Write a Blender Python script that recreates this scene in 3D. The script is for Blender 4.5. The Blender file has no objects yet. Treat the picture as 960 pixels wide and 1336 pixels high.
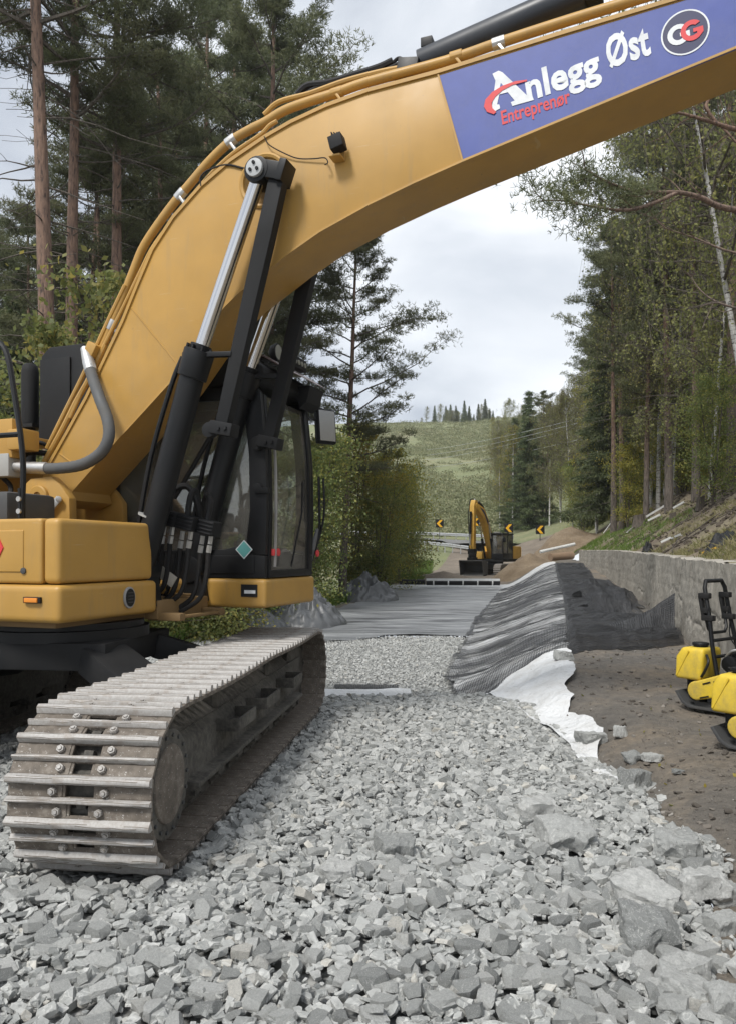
import bpy, bmesh, math, random
import numpy as np
from mathutils import Vector, Matrix, Quaternion
from mathutils import noise as mnoise
R = math.radians
scene = bpy.context.scene
COL = scene.collection
random.seed(7)
rng = np.random.default_rng(7)

# ------------------------------------------------------------------ camera, sky, sun, exposure
EYE = 1.62
cd = bpy.data.cameras.new("camera")
cam = bpy.data.objects.new("camera", cd)
COL.objects.link(cam)
cam.location = (0, 0, EYE)
cam.rotation_euler = (R(90), 0, 0)
cd.sensor_fit = 'VERTICAL'
cd.sensor_height = 36.0
cd.lens = 36.0 * 1000 / 1336
cd.shift_y = 54 / 1336
cd.clip_start = 0.05
cd.clip_end = 3000
scene.camera = cam
scene.view_settings.view_transform = 'Standard'
scene.view_settings.look = 'None'
scene.view_settings.exposure = 1.2
scene.view_settings.gamma = 1.0

SUN_EL, SUN_AZ = R(52), R(215)      # high behind the photographer's left shoulder, veiled by cloud
world = bpy.data.worlds.new("World")
scene.world = world
world.use_nodes = True
nt = world.node_tree
nt.nodes.clear()
def wn(t, **k):
    n = nt.nodes.new(t)
    for a, b in k.items():
        setattr(n, a, b)
    return n
wout = wn('ShaderNodeOutputWorld')
sky = wn('ShaderNodeTexSky', sky_type='NISHITA', sun_disc=False)
sky.sun_elevation = SUN_EL
sky.sun_rotation = SUN_AZ
bg_sky = wn('ShaderNodeBackground'); bg_sky.inputs['Strength'].default_value = 0.1
nt.links.new(sky.outputs[0], bg_sky.inputs[0])
tc = wn('ShaderNodeTexCoord')
mp = wn('ShaderNodeMapping'); mp.inputs['Scale'].default_value = (1.0, 1.0, 2.2); mp.inputs['Location'].default_value = (0.35, 0.1, 0.22)
nt.links.new(tc.outputs['Generated'], mp.inputs[0])
n1 = wn('ShaderNodeTexNoise'); n1.inputs['Scale'].default_value = 2.6; n1.inputs['Detail'].default_value = 7; n1.inputs['Roughness'].default_value = 0.5
n1.inputs['Distortion'].default_value = 0.4
nt.links.new(mp.outputs[0], n1.inputs['Vector'])
cr = wn('ShaderNodeValToRGB')
e = cr.color_ramp.elements
e[0].position = 0.36; e[0].color = (0.30, 0.325, 0.37, 1)
e[1].position = 0.66; e[1].color = (0.66, 0.675, 0.69, 1)
m = cr.color_ramp.elements.new(0.47); m.color = (0.44, 0.465, 0.50, 1)
nt.links.new(n1.outputs['Fac'], cr.inputs[0])
bg_cloud = wn('ShaderNodeBackground'); bg_cloud.inputs['Strength'].default_value = 0.80
nt.links.new(cr.outputs[0], bg_cloud.inputs[0])
mixs = wn('ShaderNodeMixShader'); mixs.inputs[0].default_value = 0.93
nt.links.new(bg_sky.outputs[0], mixs.inputs[1]); nt.links.new(bg_cloud.outputs[0], mixs.inputs[2])
nt.links.new(mixs.outputs[0], wout.inputs[0])

sd = bpy.data.lights.new("sun", 'SUN')
sd.energy = 1.5
sd.angle = R(13)
sd.color = (1.0, 0.97, 0.92)
sun = bpy.data.objects.new("sun", sd)
COL.objects.link(sun)
# direction towards the sun: azimuth measured like the sky node (rotation about z, from +y towards +x)
sdir = Vector((math.sin(SUN_AZ) * math.cos(SUN_EL), math.cos(SUN_AZ) * math.cos(SUN_EL), math.sin(SUN_EL)))
sun.rotation_euler = sdir.to_track_quat('Z', 'Y').to_euler()
sun.location = sdir * 60

# ------------------------------------------------------------------ helpers
def tag(o, label=None, cat=None, group=None, kind=None):
    if label: o['label'] = label
    if cat: o['category'] = cat
    if group: o['group'] = group
    if kind: o['kind'] = kind
    return o

def empty(name, loc=(0, 0, 0), rz=0.0, parent=None):
    o = bpy.data.objects.new(name, None)
    o.empty_display_size = 0.2
    COL.objects.link(o)
    o.location = loc
    o.rotation_euler = (0, 0, rz)
    o.parent = parent
    return o

def link_mesh(name, me, parent=None, loc=(0, 0, 0), rot=(0, 0, 0)):
    o = bpy.data.objects.new(name, me)
    COL.objects.link(o)
    o.parent = parent
    o.location = loc
    o.rotation_euler = rot
    return o

def np_mesh(name, V, F, mats, smooth=False, attr=None, matidx=None):
    """V (n,3), F (m,k) with constant k."""
    me = bpy.data.meshes.new(name)
    V = np.asarray(V, dtype=np.float32); F = np.asarray(F, dtype=np.int32)
    k = F.shape[1]
    me.vertices.add(len(V)); me.vertices.foreach_set('co', V.ravel())
    me.loops.add(F.size); me.loops.foreach_set('vertex_index', F.ravel())
    me.polygons.add(len(F))
    me.polygons.foreach_set('loop_start', np.arange(0, F.size, k, dtype=np.int32))
    me.polygons.foreach_set('loop_total', np.full(len(F), k, dtype=np.int32))
    me.polygons.foreach_set('use_smooth', np.full(len(F), bool(smooth)))
    if matidx is not None: me.polygons.foreach_set('material_index', np.asarray(matidx, dtype=np.int32))
    for m_ in (mats if isinstance(mats, (list, tuple)) else [mats]): me.materials.append(m_)
    if attr is not None:
        a = me.attributes.new('tone', 'FLOAT', 'POINT')
        a.data.foreach_set('value', np.asarray(attr, dtype=np.float32))
    me.update(calc_edges=True)
    return me

class MB:
    def __init__(s): s.V = []; s.F = []; s.M = []
    def add(s, vs, fs, mi=0):
        b = len(s.V)
        s.V += [Vector(v) for v in vs]
        for f in fs:
            s.F.append([b + i for i in f]); s.M.append(mi)
        return s
    def box(s, c, d, rot=None, mi=0):
        x, y, z = d[0] / 2, d[1] / 2, d[2] / 2
        vs = [Vector(p) for p in ((-x,-y,-z),(x,-y,-z),(x,y,-z),(-x,y,-z),(-x,-y,z),(x,-y,z),(x,y,z),(-x,y,z))]
        if rot is not None:
            vs = [rot @ v for v in vs]
        c = Vector(c)
        return s.add([v + c for v in vs], [(0,3,2,1),(4,5,6,7),(0,1,5,4),(1,2,6,5),(2,3,7,6),(3,0,4,7)], mi)
    def box2(s, a, b, mi=0):
        a, b = Vector(a), Vector(b)
        return s.box((a + b) / 2, (abs(b.x-a.x), abs(b.y-a.y), abs(b.z-a.z)), None, mi)
    def bar(s, p0, p1, w, t, up=(0, 0, 1), mi=0):
        p0, p1 = Vector(p0), Vector(p1)
        d = (p1 - p0); L = d.length; d.normalize()
        u = Vector(up); u = (u - d * u.dot(d)).normalized(); v = d.cross(u)
        rot = Matrix((d, v, u)).transposed()
        return s.box((p0 + p1) / 2, (L, w, t), rot, mi)
    def tube(s, pts, r, seg=8, caps=True, mi=0):
        pts = [Vector(p) for p in pts]
        n = len(pts)
        rs = r if isinstance(r, (list, tuple)) else [r] * n
        t0 = (pts[1] - pts[0]).normalized()
        up = Vector((0, 0, 1)) if abs(t0.z) < 0.9 else Vector((1, 0, 0))
        nrm = (up - t0 * up.dot(t0)).normalized()
        vs = []
        for i in range(n):
            t = (pts[min(i + 1, n - 1)] - pts[max(i - 1, 0)]).normalized()
            nrm = (nrm - t * nrm.dot(t)).normalized()
            b = t.cross(nrm)
            for k in range(seg):
                a = 2 * math.pi * k / seg
                vs.append(pts[i] + (nrm * math.cos(a) + b * math.sin(a)) * rs[i])
        fs = []
        for i in range(n - 1):
            for k in range(seg):
                k2 = (k + 1) % seg
                fs.append((i*seg+k, i*seg+k2, (i+1)*seg+k2, (i+1)*seg+k))
        if caps:
            fs.append(tuple(range(seg - 1, -1, -1))); fs.append(tuple((n-1)*seg + k for k in range(seg)))
        return s.add(vs, fs, mi)
    def cyl(s, p0, p1, r0, r1=None, seg=16, mi=0):
        return s.tube([p0, p1], [r0, r0 if r1 is None else r1], seg, True, mi)
    def prism(s, poly, a, b, f=lambda p, q, w: (p, w, q), mi=0):
        """poly in (p,q) swept along w from a to b."""
        n = len(poly)
        vs = [f(p, q, a) for p, q in poly] + [f(p, q, b) for p, q in poly]
        fs = [tuple(range(n)), tuple(range(2*n-1, n-1, -1))]
        for i in range(n):
            j = (i + 1) % n
            fs.append((i, i + n, j + n, j))
        return s.add(vs, fs, mi)
    def lathe(s, prof, c=(0, 0, 0), axis='z', seg=20, mi=0):
        vs = []; fs = []
        c = Vector(c)
        for r, h in prof:
            for k in range(seg):
                a = 2 * math.pi * k / seg
                p = (r * math.cos(a), r * math.sin(a), h)
                if axis == 'y': p = (p[0], p[2], p[1])
                if axis == 'x': p = (p[2], p[0], p[1])
                vs.append(c + Vector(p))
        for i in range(len(prof) - 1):
            for k in range(seg):
                k2 = (k + 1) % seg
                fs.append((i*seg+k, i*seg+k2, (i+1)*seg+k2, (i+1)*seg+k))
        fs.append(tuple(range(seg - 1, -1, -1))); fs.append(tuple((len(prof)-1)*seg + k for k in range(seg)))
        return s.add(vs, fs, mi)
    def xform(s, mtx):
        s.V = [mtx @ v for v in s.V]; return s
    def mesh(s, name, mats, bevel=0.0, smooth=38, bseg=2):
        bm = bmesh.new()
        bv = [bm.verts.new(v) for v in s.V]
        bm.verts.index_update()
        for f, mi in zip(s.F, s.M):
            try:
                fc = bm.faces.new([bv[i] for i in f]); fc.material_index = mi
            except ValueError:
                pass
        bmesh.ops.recalc_face_normals(bm, faces=bm.faces)
        if bevel > 0:
            ed = [e_ for e_ in bm.edges if len(e_.link_faces) == 2 and e_.calc_face_angle(0) > R(28)]
            bmesh.ops.bevel(bm, geom=ed, offset=bevel, segments=bseg, profile=0.6, affect='EDGES', clamp_overlap=True)
        me = bpy.data.meshes.new(name)
        bm.to_mesh(me); bm.free()
        for m_ in (mats if isinstance(mats, (list, tuple)) else [mats]): me.materials.append(m_)
        if smooth:
            me.polygons.foreach_set('use_smooth', [True] * len(me.polygons))
            me.set_sharp_from_angle(angle=R(smooth))
        return me
    def build(s, name, mats, parent=None, bevel=0.0, loc=(0,0,0), rot=(0,0,0), smooth=38, bseg=2):
        return link_mesh(name, s.mesh(name, mats, bevel, smooth, bseg), parent, loc, rot)

def smooth_path(pts, n=6):
    """Catmull-Rom through pts."""
    P = [Vector(p) for p in pts]
    P = [P[0] * 2 - P[1]] + P + [P[-1] * 2 - P[-2]]
    out = []
    for i in range(1, len(P) - 2):
        p0, p1, p2, p3 = P[i-1:i+3]
        for k in range(n):
            t = k / n
            out.append(0.5 * ((2*p1) + (p2-p0)*t + (2*p0-5*p1+4*p2-p3)*t*t + (3*p1-p0-3*p2+p3)*t**3))
    out.append(P[-2].copy())
    return out

def copy_tree(o, parent=None):
    c = o.copy(); COL.objects.link(c); c.parent = parent
    for ch in list(o.children): copy_tree(ch, c)
    return c

def zone(v, edges, names):
    for e_, n_ in zip(edges, names):
        if v < e_: return n_
    return names[-1]

# ------------------------------------------------------------------ materials
MATS = {}
class NT:
    def __init__(s, name):
        s.m = bpy.data.materials.new(name); s.m.use_nodes = True
        s.t = s.m.node_tree; s.b = s.t.nodes['Principled BSDF']; s.out = s.t.nodes['Material Output']
        MATS[name] = s.m
    def n(s, t, **k):
        x = s.t.nodes.new(t)
        for a, b in k.items():
            if hasattr(x, a): setattr(x, a, b)
            else: x.inputs[a.replace('_', ' ')].default_value = b
        return x
    def l(s, a, b): s.t.links.new(a, b)
    def coord(s, scale=(1, 1, 1), kind='Object', rot=(0, 0, 0)):
        tc_ = s.n('ShaderNodeTexCoord'); mp_ = s.n('ShaderNodeMapping')
        mp_.inputs['Scale'].default_value = scale; mp_.inputs['Rotation'].default_value = rot
        s.l(tc_.outputs[kind], mp_.inputs[0]); return mp_.outputs[0]
    def noise(s, vec, scale, detail=4, rough=0.55, dist=0.0):
        x = s.n('ShaderNodeTexNoise'); x.inputs['Scale'].default_value = scale; x.inputs['Detail'].default_value = detail
        x.inputs['Roughness'].default_value = rough; x.inputs['Distortion'].default_value = dist
        s.l(vec, x.inputs['Vector']); return x.outputs['Fac']
    def ramp(s, fac, stops, interp='LINEAR'):
        x = s.n('ShaderNodeValToRGB'); x.color_ramp.interpolation = interp
        el = x.color_ramp.elements
        while len(el) < len(stops): el.new(0.5)
        for e_, (p, c) in zip(el, stops):
            e_.position = p; e_.color = (*c, 1) if len(c) == 3 else c
        s.l(fac, x.inputs[0]); return x.outputs[0]
    def mix(s, fac, a, b, mode='MIX'):
        x = s.n('ShaderNodeMix', data_type='RGBA', blend_type=mode)
        for sock, v in ((x.inputs[0], fac), (x.inputs[6], a), (x.inputs[7], b)):
            if isinstance(v, (float, int)): sock.default_value = v
            elif isinstance(v, (tuple, list)): sock.default_value = (*v, 1)
            else: s.l(v, sock)
        return x.outputs[2]
    def math(s, op, a, b=None, c=None):
        x = s.n('ShaderNodeMath', operation=op)
        for i, v in enumerate((a, b, c)):
            if v is None: continue
            if isinstance(v, (float, int)): x.inputs[i].default_value = v
            else: s.l(v, x.inputs[i])
        return x.outputs[0]
    def mapr(s, v, a, b, c, d):
        x = s.n('ShaderNodeMapRange'); s.l(v, x.inputs[0])
        for i, q in zip((1, 2, 3, 4), (a, b, c, d)): x.inputs[i].default_value = q
        return x.outputs[0]
    def bump(s, h, strength=0.3, dist=0.02):
        x = s.n('ShaderNodeBump'); x.inputs['Strength'].default_value = strength; x.inputs['Distance'].default_value = dist
        s.l(h, x.inputs['Height']); s.l(x.outputs[0], s.b.inputs['Normal']); return x
    def col(s, c):
        if isinstance(c, tuple): s.b.inputs['Base Color'].default_value = (*c, 1)
        else: s.l(c, s.b.inputs['Base Color'])
    def rough(s, r):
        if isinstance(r, float): s.b.inputs['Roughness'].default_value = r
        else: s.l(r, s.b.inputs['Roughness'])
    def metal(s, v): s.b.inputs['Metallic'].default_value = v

def paint(name, c, rough=0.4, dirt=(0.16, 0.13, 0.09), amount=0.35, scale=1.3, metallic=0.0, fine=40, bump=0.0, chips=False, spec=0.5):
    """Paint or plastic with dust film, small chips and uneven gloss."""
    s = NT(name); v = s.coord()
    big = s.noise(v, scale, 5, 0.6); sm = s.noise(v, fine, 3, 0.6)
    f = s.mapr(big, 0.45, 0.8, 0.0, amount)
    f2 = s.math('MULTIPLY', f, s.mapr(sm, 0.3, 0.7, 0.4, 1.2))
    base = s.mix(s.mapr(s.noise(v, scale * 3, 3), 0.3, 0.7, 0, 1), tuple(x * 0.93 for x in c), tuple(min(1, x * 1.06) for x in c))
    colr = s.mix(f2, base, dirt)
    if chips:
        st_ = s.noise(s.coord((7, 7, .8)), 1.6, 5, .65)                       # rain-washed dust runs
        colr = s.mix(s.mapr(st_, .55, .75, 0, .35), colr, tuple(x * .8 for x in dirt))
        cp = s.noise(v, 22, 7, .7, .8)
        colr = s.mix(s.mapr(cp, .685, .70, 0, .75), colr, (.09, .075, .06))   # stone chips down to primer
        sc_ = s.noise(s.coord((3, 3, 60), rot=(.5, .9, .2)), 1.2, 3, .5)
        colr = s.mix(s.mapr(sc_, .70, .73, 0, .30), colr, (.5, .4, .25))      # scuffs
    s.col(colr)
    s.rough(s.mapr(big, 0.3, 0.8, rough, min(1.0, rough + 0.3)))
    s.metal(metallic); s.b.inputs['Specular IOR Level'].default_value = spec
    s.bump(s.noise(v, fine * 2, 3) if bump else s.noise(v, 6, 2), bump if bump else 0.02, 0.005)
    return s.m

YEL = paint('excavator_yellow', (0.43, 0.245, 0.055), 0.38, (0.33, 0.235, 0.12), 0.6, 1.1, chips=True)
YEL2 = paint('far_yellow', (0.62, 0.36, 0.06), 0.5)
CYEL = paint('compactor_yellow', (0.66, 0.47, 0.035), 0.45, (0.22, 0.18, 0.10), 0.75, 6.0, chips=True)
BLK = paint('black_paint', (0.008, 0.0085, 0.0095), 0.34, (0.035, 0.033, 0.03), 0.3, 2.0, spec=0.3)
BLKM = paint('black_matte', (0.013, 0.0135, 0.0145), 0.55, (0.04, 0.037, 0.033), 0.3, 2.5, spec=0.25)
RUB = paint('rubber', (0.012, 0.012, 0.0125), 0.55, (0.06, 0.052, 0.045), 0.4, 5.0, spec=0.3)
GRYH = paint('grey_hose', (0.085, 0.088, 0.09), 0.6, (0.16, 0.14, 0.11), 0.4, 6.0)
DGRY = paint('dark_grey_steel', (0.055, 0.056, 0.057), 0.5, (0.13, 0.115, 0.09), 0.6, 3.0)
SILV = paint('fitting_steel', (0.55, 0.55, 0.54), 0.34, (0.2, 0.17, 0.13), 0.4, 9.0, 0.85)
WHT = paint('white_paint', (0.78, 0.78, 0.76), 0.5, (0.4, 0.36, 0.3), 0.4, 3.0)
SIGNB = paint('sign_blue', (0.058, 0.085, 0.30), 0.34, (0.16, 0.17, 0.25), 0.35, 2.5)
RED = paint('sign_red', (0.62, 0.045, 0.05), 0.4, (0.3, 0.1, 0.1), 0.2)
LETW = paint('letter_white', (0.70, 0.72, 0.73), 0.4, (0.35, 0.36, 0.4), 0.45, 7.0)
NAVY = paint('logo_navy', (0.032, 0.035, 0.09), 0.4)
ORNG = paint('amber_plastic', (0.75, 0.25, 0.02), 0.3)
CHRY = paint('chevron_yellow', (0.85, 0.45, 0.015), 0.5)
VISOR = paint('visor_plastic', (0.16, 0.115, 0.11), 0.22)
SEATM = paint('seat_fabric', (0.05, 0.05, 0.055), 0.85)
TEAL = paint('sticker_teal', (0.13, 0.42, 0.40), 0.4)

s = NT('chrome_rod'); s.col((0.60, 0.60, 0.61)); s.metal(1.0); s.rough(0.16); CHROME = s.m
s = NT('mirror_glass'); s.col((0.35, 0.37, 0.39)); s.metal(1.0); s.rough(0.2); MIRR = s.m
s = NT('lamp_lens'); s.col((0.35, 0.35, 0.33)); s.rough(0.15); s.metal(0.4); LENS = s.m

def glass_mat(name, tint=(0.62, 0.66, 0.64), refl=0.13):
    s = NT(name)
    tr = s.n('ShaderNodeBsdfTransparent'); tr.inputs[0].default_value = (*tint, 1)
    gl = s.n('ShaderNodeBsdfGlossy'); gl.inputs['Roughness'].default_value = 0.02
    fr = s.n('ShaderNodeFresnel'); fr.inputs[0].default_value = 1.5
    mx = s.n('ShaderNodeMixShader')
    v = s.coord()
    dust = s.n('ShaderNodeBsdfDiffuse'); dust.inputs[0].default_value = (0.4, 0.38, 0.34, 1)
    mx2 = s.n('ShaderNodeMixShader')
    s.l(s.math('ADD', fr.outputs[0], refl * 0.4), mx.inputs[0]); s.l(tr.outputs[0], mx.inputs[1]); s.l(gl.outputs[0], mx.inputs[2])
    s.l(s.mapr(s.noise(v, 2.2, 6, 0.6), 0.35, 0.75, 0.06, 0.28), mx2.inputs[0])  # dust film, thickened so its paleness stands in for bright reflections
    s.l(mx.outputs[0], mx2.inputs[1]); s.l(dust.outputs[0], mx2.inputs[2])
    s.l(mx2.outputs[0], s.out.inputs[0])
    return s.m
GLASS = glass_mat('cab_glass', (0.84, 0.87, 0.85))

def track_steel(name, worn):
    s = NT(name); v = s.coord()
    g = s.n('ShaderNodeNewGeometry')
    a = s.noise(v, 16, 6, 0.65); b = s.noise(v, 70, 4, 0.7)
    rust = s.ramp(a, [(0.3, (0.082, 0.069, 0.056)), (0.55, (0.15, 0.127, 0.104)), (0.75, (0.25, 0.222, 0.19))])
    rust = s.mix(s.mapr(b, 0.60, 0.70, 0.0, 0.85), rust, (0.52, 0.50, 0.47))
    if worn:
        c = s.mix(s.mapr(b, 0.35, 0.65, 0.0, 0.55), (0.40, 0.39, 0.375), (0.25, 0.225, 0.20))
        c = s.mix(s.mapr(a, 0.5, 0.7, 0, 0.6), c, (0.23, 0.19, 0.155))
        s.col(c); s.rough(0.62); s.metal(0.1)
    else:
        s.col(rust); s.rough(0.75); s.metal(0.1)
    s.bump(b, 0.35, 0.004)
    return s.m
SHOE = track_steel('track_shoe_plate', False)
GROUS = track_steel('track_grouser_worn', True)
s = NT('undercarriage_dirty'); v = s.coord()
a_ = s.noise(v, 4, 6, 0.65); b_ = s.noise(v, 30, 5, 0.6)
s.col(s.mix(s.mapr(b_, 0.4, 0.7, 0, 0.6), s.ramp(a_, [(0.3, (0.03, 0.028, 0.025)), (0.55, (0.068, 0.064, 0.056)), (0.75, (0.14, 0.132, 0.115))]), (0.15, 0.137, 0.117)))
s.rough(0.85); s.bump(b_, 0.4, 0.01); UNDER = s.m

# ---- ground materials
def rock_mat(name, use_attr):
    s = NT(name); v = s.coord()
    if use_attr:
        at = s.n('ShaderNodeAttribute', attribute_name='tone'); tone = at.outputs['Fac']
    else:
        oi = s.n('ShaderNodeObjectInfo'); tone = oi.outputs['Random']
    base = s.ramp(tone, [(0.0, (0.20, 0.207, 0.203)), (0.3, (0.335, 0.342, 0.332)), (0.6, (0.43, 0.435, 0.42)), (0.93, (0.52, 0.522, 0.505)), (1.0, (0.54, 0.515, 0.46))])
    n_ = s.noise(v, 14, 7, 0.65, 0.6)
    vein = s.math('ABSOLUTE', s.math('SUBTRACT', s.noise(v, 9, 4, 0.5, 1.2), 0.5))
    c = s.mix(s.mapr(n_, 0.35, 0.68, 0.0, 0.6), base, (0.205, 0.212, 0.203))
    c = s.mix(s.mapr(vein, 0.0, 0.022, 0.6, 0.0), c, (0.60, 0.60, 0.57))
    c = s.mix(s.mapr(s.noise(v, 90, 3, 0.7), 0.58, 0.72, 0, 0.35), c, (0.55, 0.55, 0.53))
    s.col(c); s.rough(0.82)
    s.bump(s.math('ADD', s.noise(v, 60, 6, 0.7), s.noise(v, 17, 5, 0.7)), 0.75, 0.012)
    return s.m
ROCK = rock_mat('crushed_rock', False)
ROCKA = rock_mat('crushed_rock_bed', True)

s = NT('gravel_ground'); v = s.coord()
vo = s.n('ShaderNodeTexVoronoi', feature='F1'); vo.inputs['Scale'].default_value = 26; s.l(v, vo.inputs['Vector'])
sp = s.n('ShaderNodeSeparateColor'); s.l(vo.outputs['Color'], sp.inputs[0])
s.col(s.ramp(sp.outputs[0], [(0.0, (0.15, 0.152, 0.15)), (0.5, (0.27, 0.275, 0.265)), (1.0, (0.38, 0.38, 0.37))]))
s.rough(0.9); s.bump(s.math('SUBTRACT', 1.0, vo.outputs['Distance']), 0.9, 0.03); GRAVEL = s.m

def dirt_mat(name, c0, c1, c2, scale=1.0, bump=0.6):
    s = NT(name); v = s.coord()
    a = s.noise(v, 0.9 * scale, 6, 0.6, 0.4); b = s.noise(v, 12 * scale, 6, 0.7); c_ = s.noise(v, 60 * scale, 4, 0.7)
    col = s.ramp(a, [(0.3, c0), (0.5, c1), (0.68, c2)])
    col = s.mix(s.mapr(b, 0.35, 0.65, 0, 0.55), col, tuple(x * 0.62 for x in c0))
    col = s.mix(s.mapr(c_, 0.62, 0.70, 0, 0.6), col, (0.27, 0.26, 0.24))
    s.col(col); s.rough(0.95)
    s.bump(s.math('ADD', s.math('MULTIPLY', b, 1.0), s.math('MULTIPLY', c_, 0.5)), bump, 0.05)
    return s.m
DIRT = dirt_mat('packed_dirt', (0.125, 0.116, 0.104), (0.21, 0.188, 0.16), (0.31, 0.25, 0.18), 1.0, 1.0)
SAND = dirt_mat('dug_soil', (0.17, 0.125, 0.08), (0.235, 0.178, 0.118), (0.30, 0.235, 0.16), 1.0)
FARD = dirt_mat('road_bed_dirt', (0.16, 0.13, 0.10), (0.22, 0.185, 0.145), (0.28, 0.235, 0.185), 0.5)
FOREST = dirt_mat('forest_floor', (0.05, 0.058, 0.026), (0.085, 0.088, 0.04), (0.12, 0.105, 0.055), 1.0)

s = NT('slope_earth'); v = s.coord()
a_ = s.noise(v, 0.55, 6, 0.62, 0.5); b_ = s.noise(v, 9, 6, 0.7); c_ = s.noise(v, 2.0, 5, 0.6)
col = s.ramp(a_, [(0.40, (0.175, 0.135, 0.10)), (0.52, (0.24, 0.195, 0.14)), (0.60, (0.26, 0.23, 0.14)), (0.72, (0.20, 0.21, 0.10))])
col = s.mix(s.mapr(b_, 0.4, 0.65, 0, 0.6), col, (0.11, 0.092, 0.062))
col = s.mix(s.mapr(c_, 0.55, 0.7, 0, 0.5), col, (0.235, 0.21, 0.12))
s.col(col); s.rough(0.95); s.bump(b_, 0.8, 0.08); SLOPE = s.m

s = NT('far_hillside'); v = s.coord()
a_ = s.noise(v, 0.035, 7, 0.62, 0.6); b_ = s.noise(v, 0.35, 6, 0.7); c_ = s.noise(v, 1.6, 5, 0.7)
col = s.ramp(a_, [(0.36, (0.27, 0.23, 0.15)), (0.44, (0.235, 0.23, 0.125)), (0.55, (0.185, 0.205, 0.095)), (0.68, (0.22, 0.23, 0.12))])  # pale tones put some of the distance haze into the hill's colour
col = s.mix(s.mapr(b_, 0.40, 0.66, 0, 0.75), col, (0.14, 0.165, 0.085))
col = s.mix(s.mapr(c_, 0.52, 0.68, 0, 0.5), col, (0.25, 0.245, 0.15))
s.col(col); s.rough(1.0); s.bump(b_, 1.0, 0.8); HILLM = s.m

s = NT('asphalt'); v = s.coord()
s.col(s.mix(s.mapr(s.noise(v, 1.2, 5), 0.3, 0.7, 0, 1), (0.13, 0.13, 0.13), (0.20, 0.198, 0.19))); s.rough(0.85); s.bump(s.noise(v, 90, 3), 0.3, 0.01); ASPH = s.m

s = NT('old_concrete'); v = s.coord()
a_ = s.noise(v, 0.9, 7, 0.65, 0.5); b_ = s.noise(v, 10, 6, 0.7); c_ = s.noise(v, 3.0, 6, 0.6, 1.0)
col = s.ramp(a_, [(0.3, (0.26, 0.24, 0.205)), (0.5, (0.36, 0.335, 0.29)), (0.7, (0.43, 0.40, 0.35))])
col = s.mix(s.mapr(b_, 0.42, 0.66, 0, 0.4), col, (0.20, 0.18, 0.15))
col = s.mix(s.mapr(c_, 0.62, 0.75, 0, 0.55), col, (0.46, 0.45, 0.42))
st = s.noise(s.coord((2.2, 2.2, 0.25)), 2.0, 5, 0.6)
col = s.mix(s.mapr(st, 0.52, 0.72, 0, 0.4), col, (0.17, 0.155, 0.125))
s.col(col); s.rough(0.92); s.bump(s.math('ADD', b_, s.math('MULTIPLY', c_, 1.5)), 0.7, 0.03); CONC = s.m
s = NT('crack_dark'); s.col((0.05, 0.045, 0.04)); s.rough(1.0); CRACK = s.m

# ---- textiles
def geogrid(name, lo, hi, pitch=0.028, bandscale=3.0, net=True):
    """black woven geogrid: open mesh lets the sheet below show; folded bands lie double."""
    s = NT(name); uv = s.coord((1, 1, 1), 'UV')
    sx = s.n('ShaderNodeSeparateXYZ'); s.l(uv, sx.inputs[0])
    def strand(o):
        p = s.math('FRACT', s.math('DIVIDE', o, pitch))
        return s.math('ABSOLUTE', s.math('SUBTRACT', p, 0.5))
    d = s.math('MAXIMUM', strand(sx.outputs[0]), strand(sx.outputs[1]))
    mp2 = s.n('ShaderNodeMapping'); mp2.inputs['Scale'].default_value = (0.35, bandscale, 1); s.l(uv, mp2.inputs[0])
    band = s.noise(mp2.outputs[0], 1.0, 6, 0.62, 0.5)
    mp3 = s.n('ShaderNodeMapping'); mp3.inputs['Scale'].default_value = (0.9, bandscale * 5, 1); s.l(uv, mp3.inputs[0])
    band2 = s.noise(mp3.outputs[0], 1.0, 4, 0.6, 0.4)
    bsum = s.math('ADD', s.math('MULTIPLY', band, 0.65), s.math('MULTIPLY', band2, 0.35))
    cover = s.mapr(bsum, 0.41, 0.58, lo, hi)          # covered share of the cloth
    # strand half-gap so that (1-g)^2-type coverage follows the fold
    g = s.math('MULTIPLY', 0.5, s.math('SQRT', s.math('SUBTRACT', 1.0, cover)))
    a = s.math('GREATER_THAN', d, g)
    # beyond some metres the single strands can no longer be told apart
    far_ = s.mapr(sx.outputs[1], 11.5, 14.0, 0.0, 1.0)
    a = s.math('ADD', s.math('MULTIPLY', a, s.math('SUBTRACT', 1.0, far_)), s.math('MULTIPLY', cover, far_))
    s.l(a, s.b.inputs['Alpha'])
    s.col(s.mix(band2, (0.012, 0.0125, 0.014), (0.05, 0.051, 0.054))); s.rough(0.5); s.bump(s.math('ADD', s.math('MULTIPLY', band2, 2.0), s.math('MULTIPLY', d, 0.4)), 0.8, 0.05)  # paler bands put the sheen of the ripples into the colour
    return s.m
GRID_SLOPE = geogrid('black_geogrid_open', 0.10, 0.92, 0.022, 1.9)
GRID_BENCH = geogrid('black_geogrid_folded', 0.66, 1.0, 0.024, 1.7)

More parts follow.
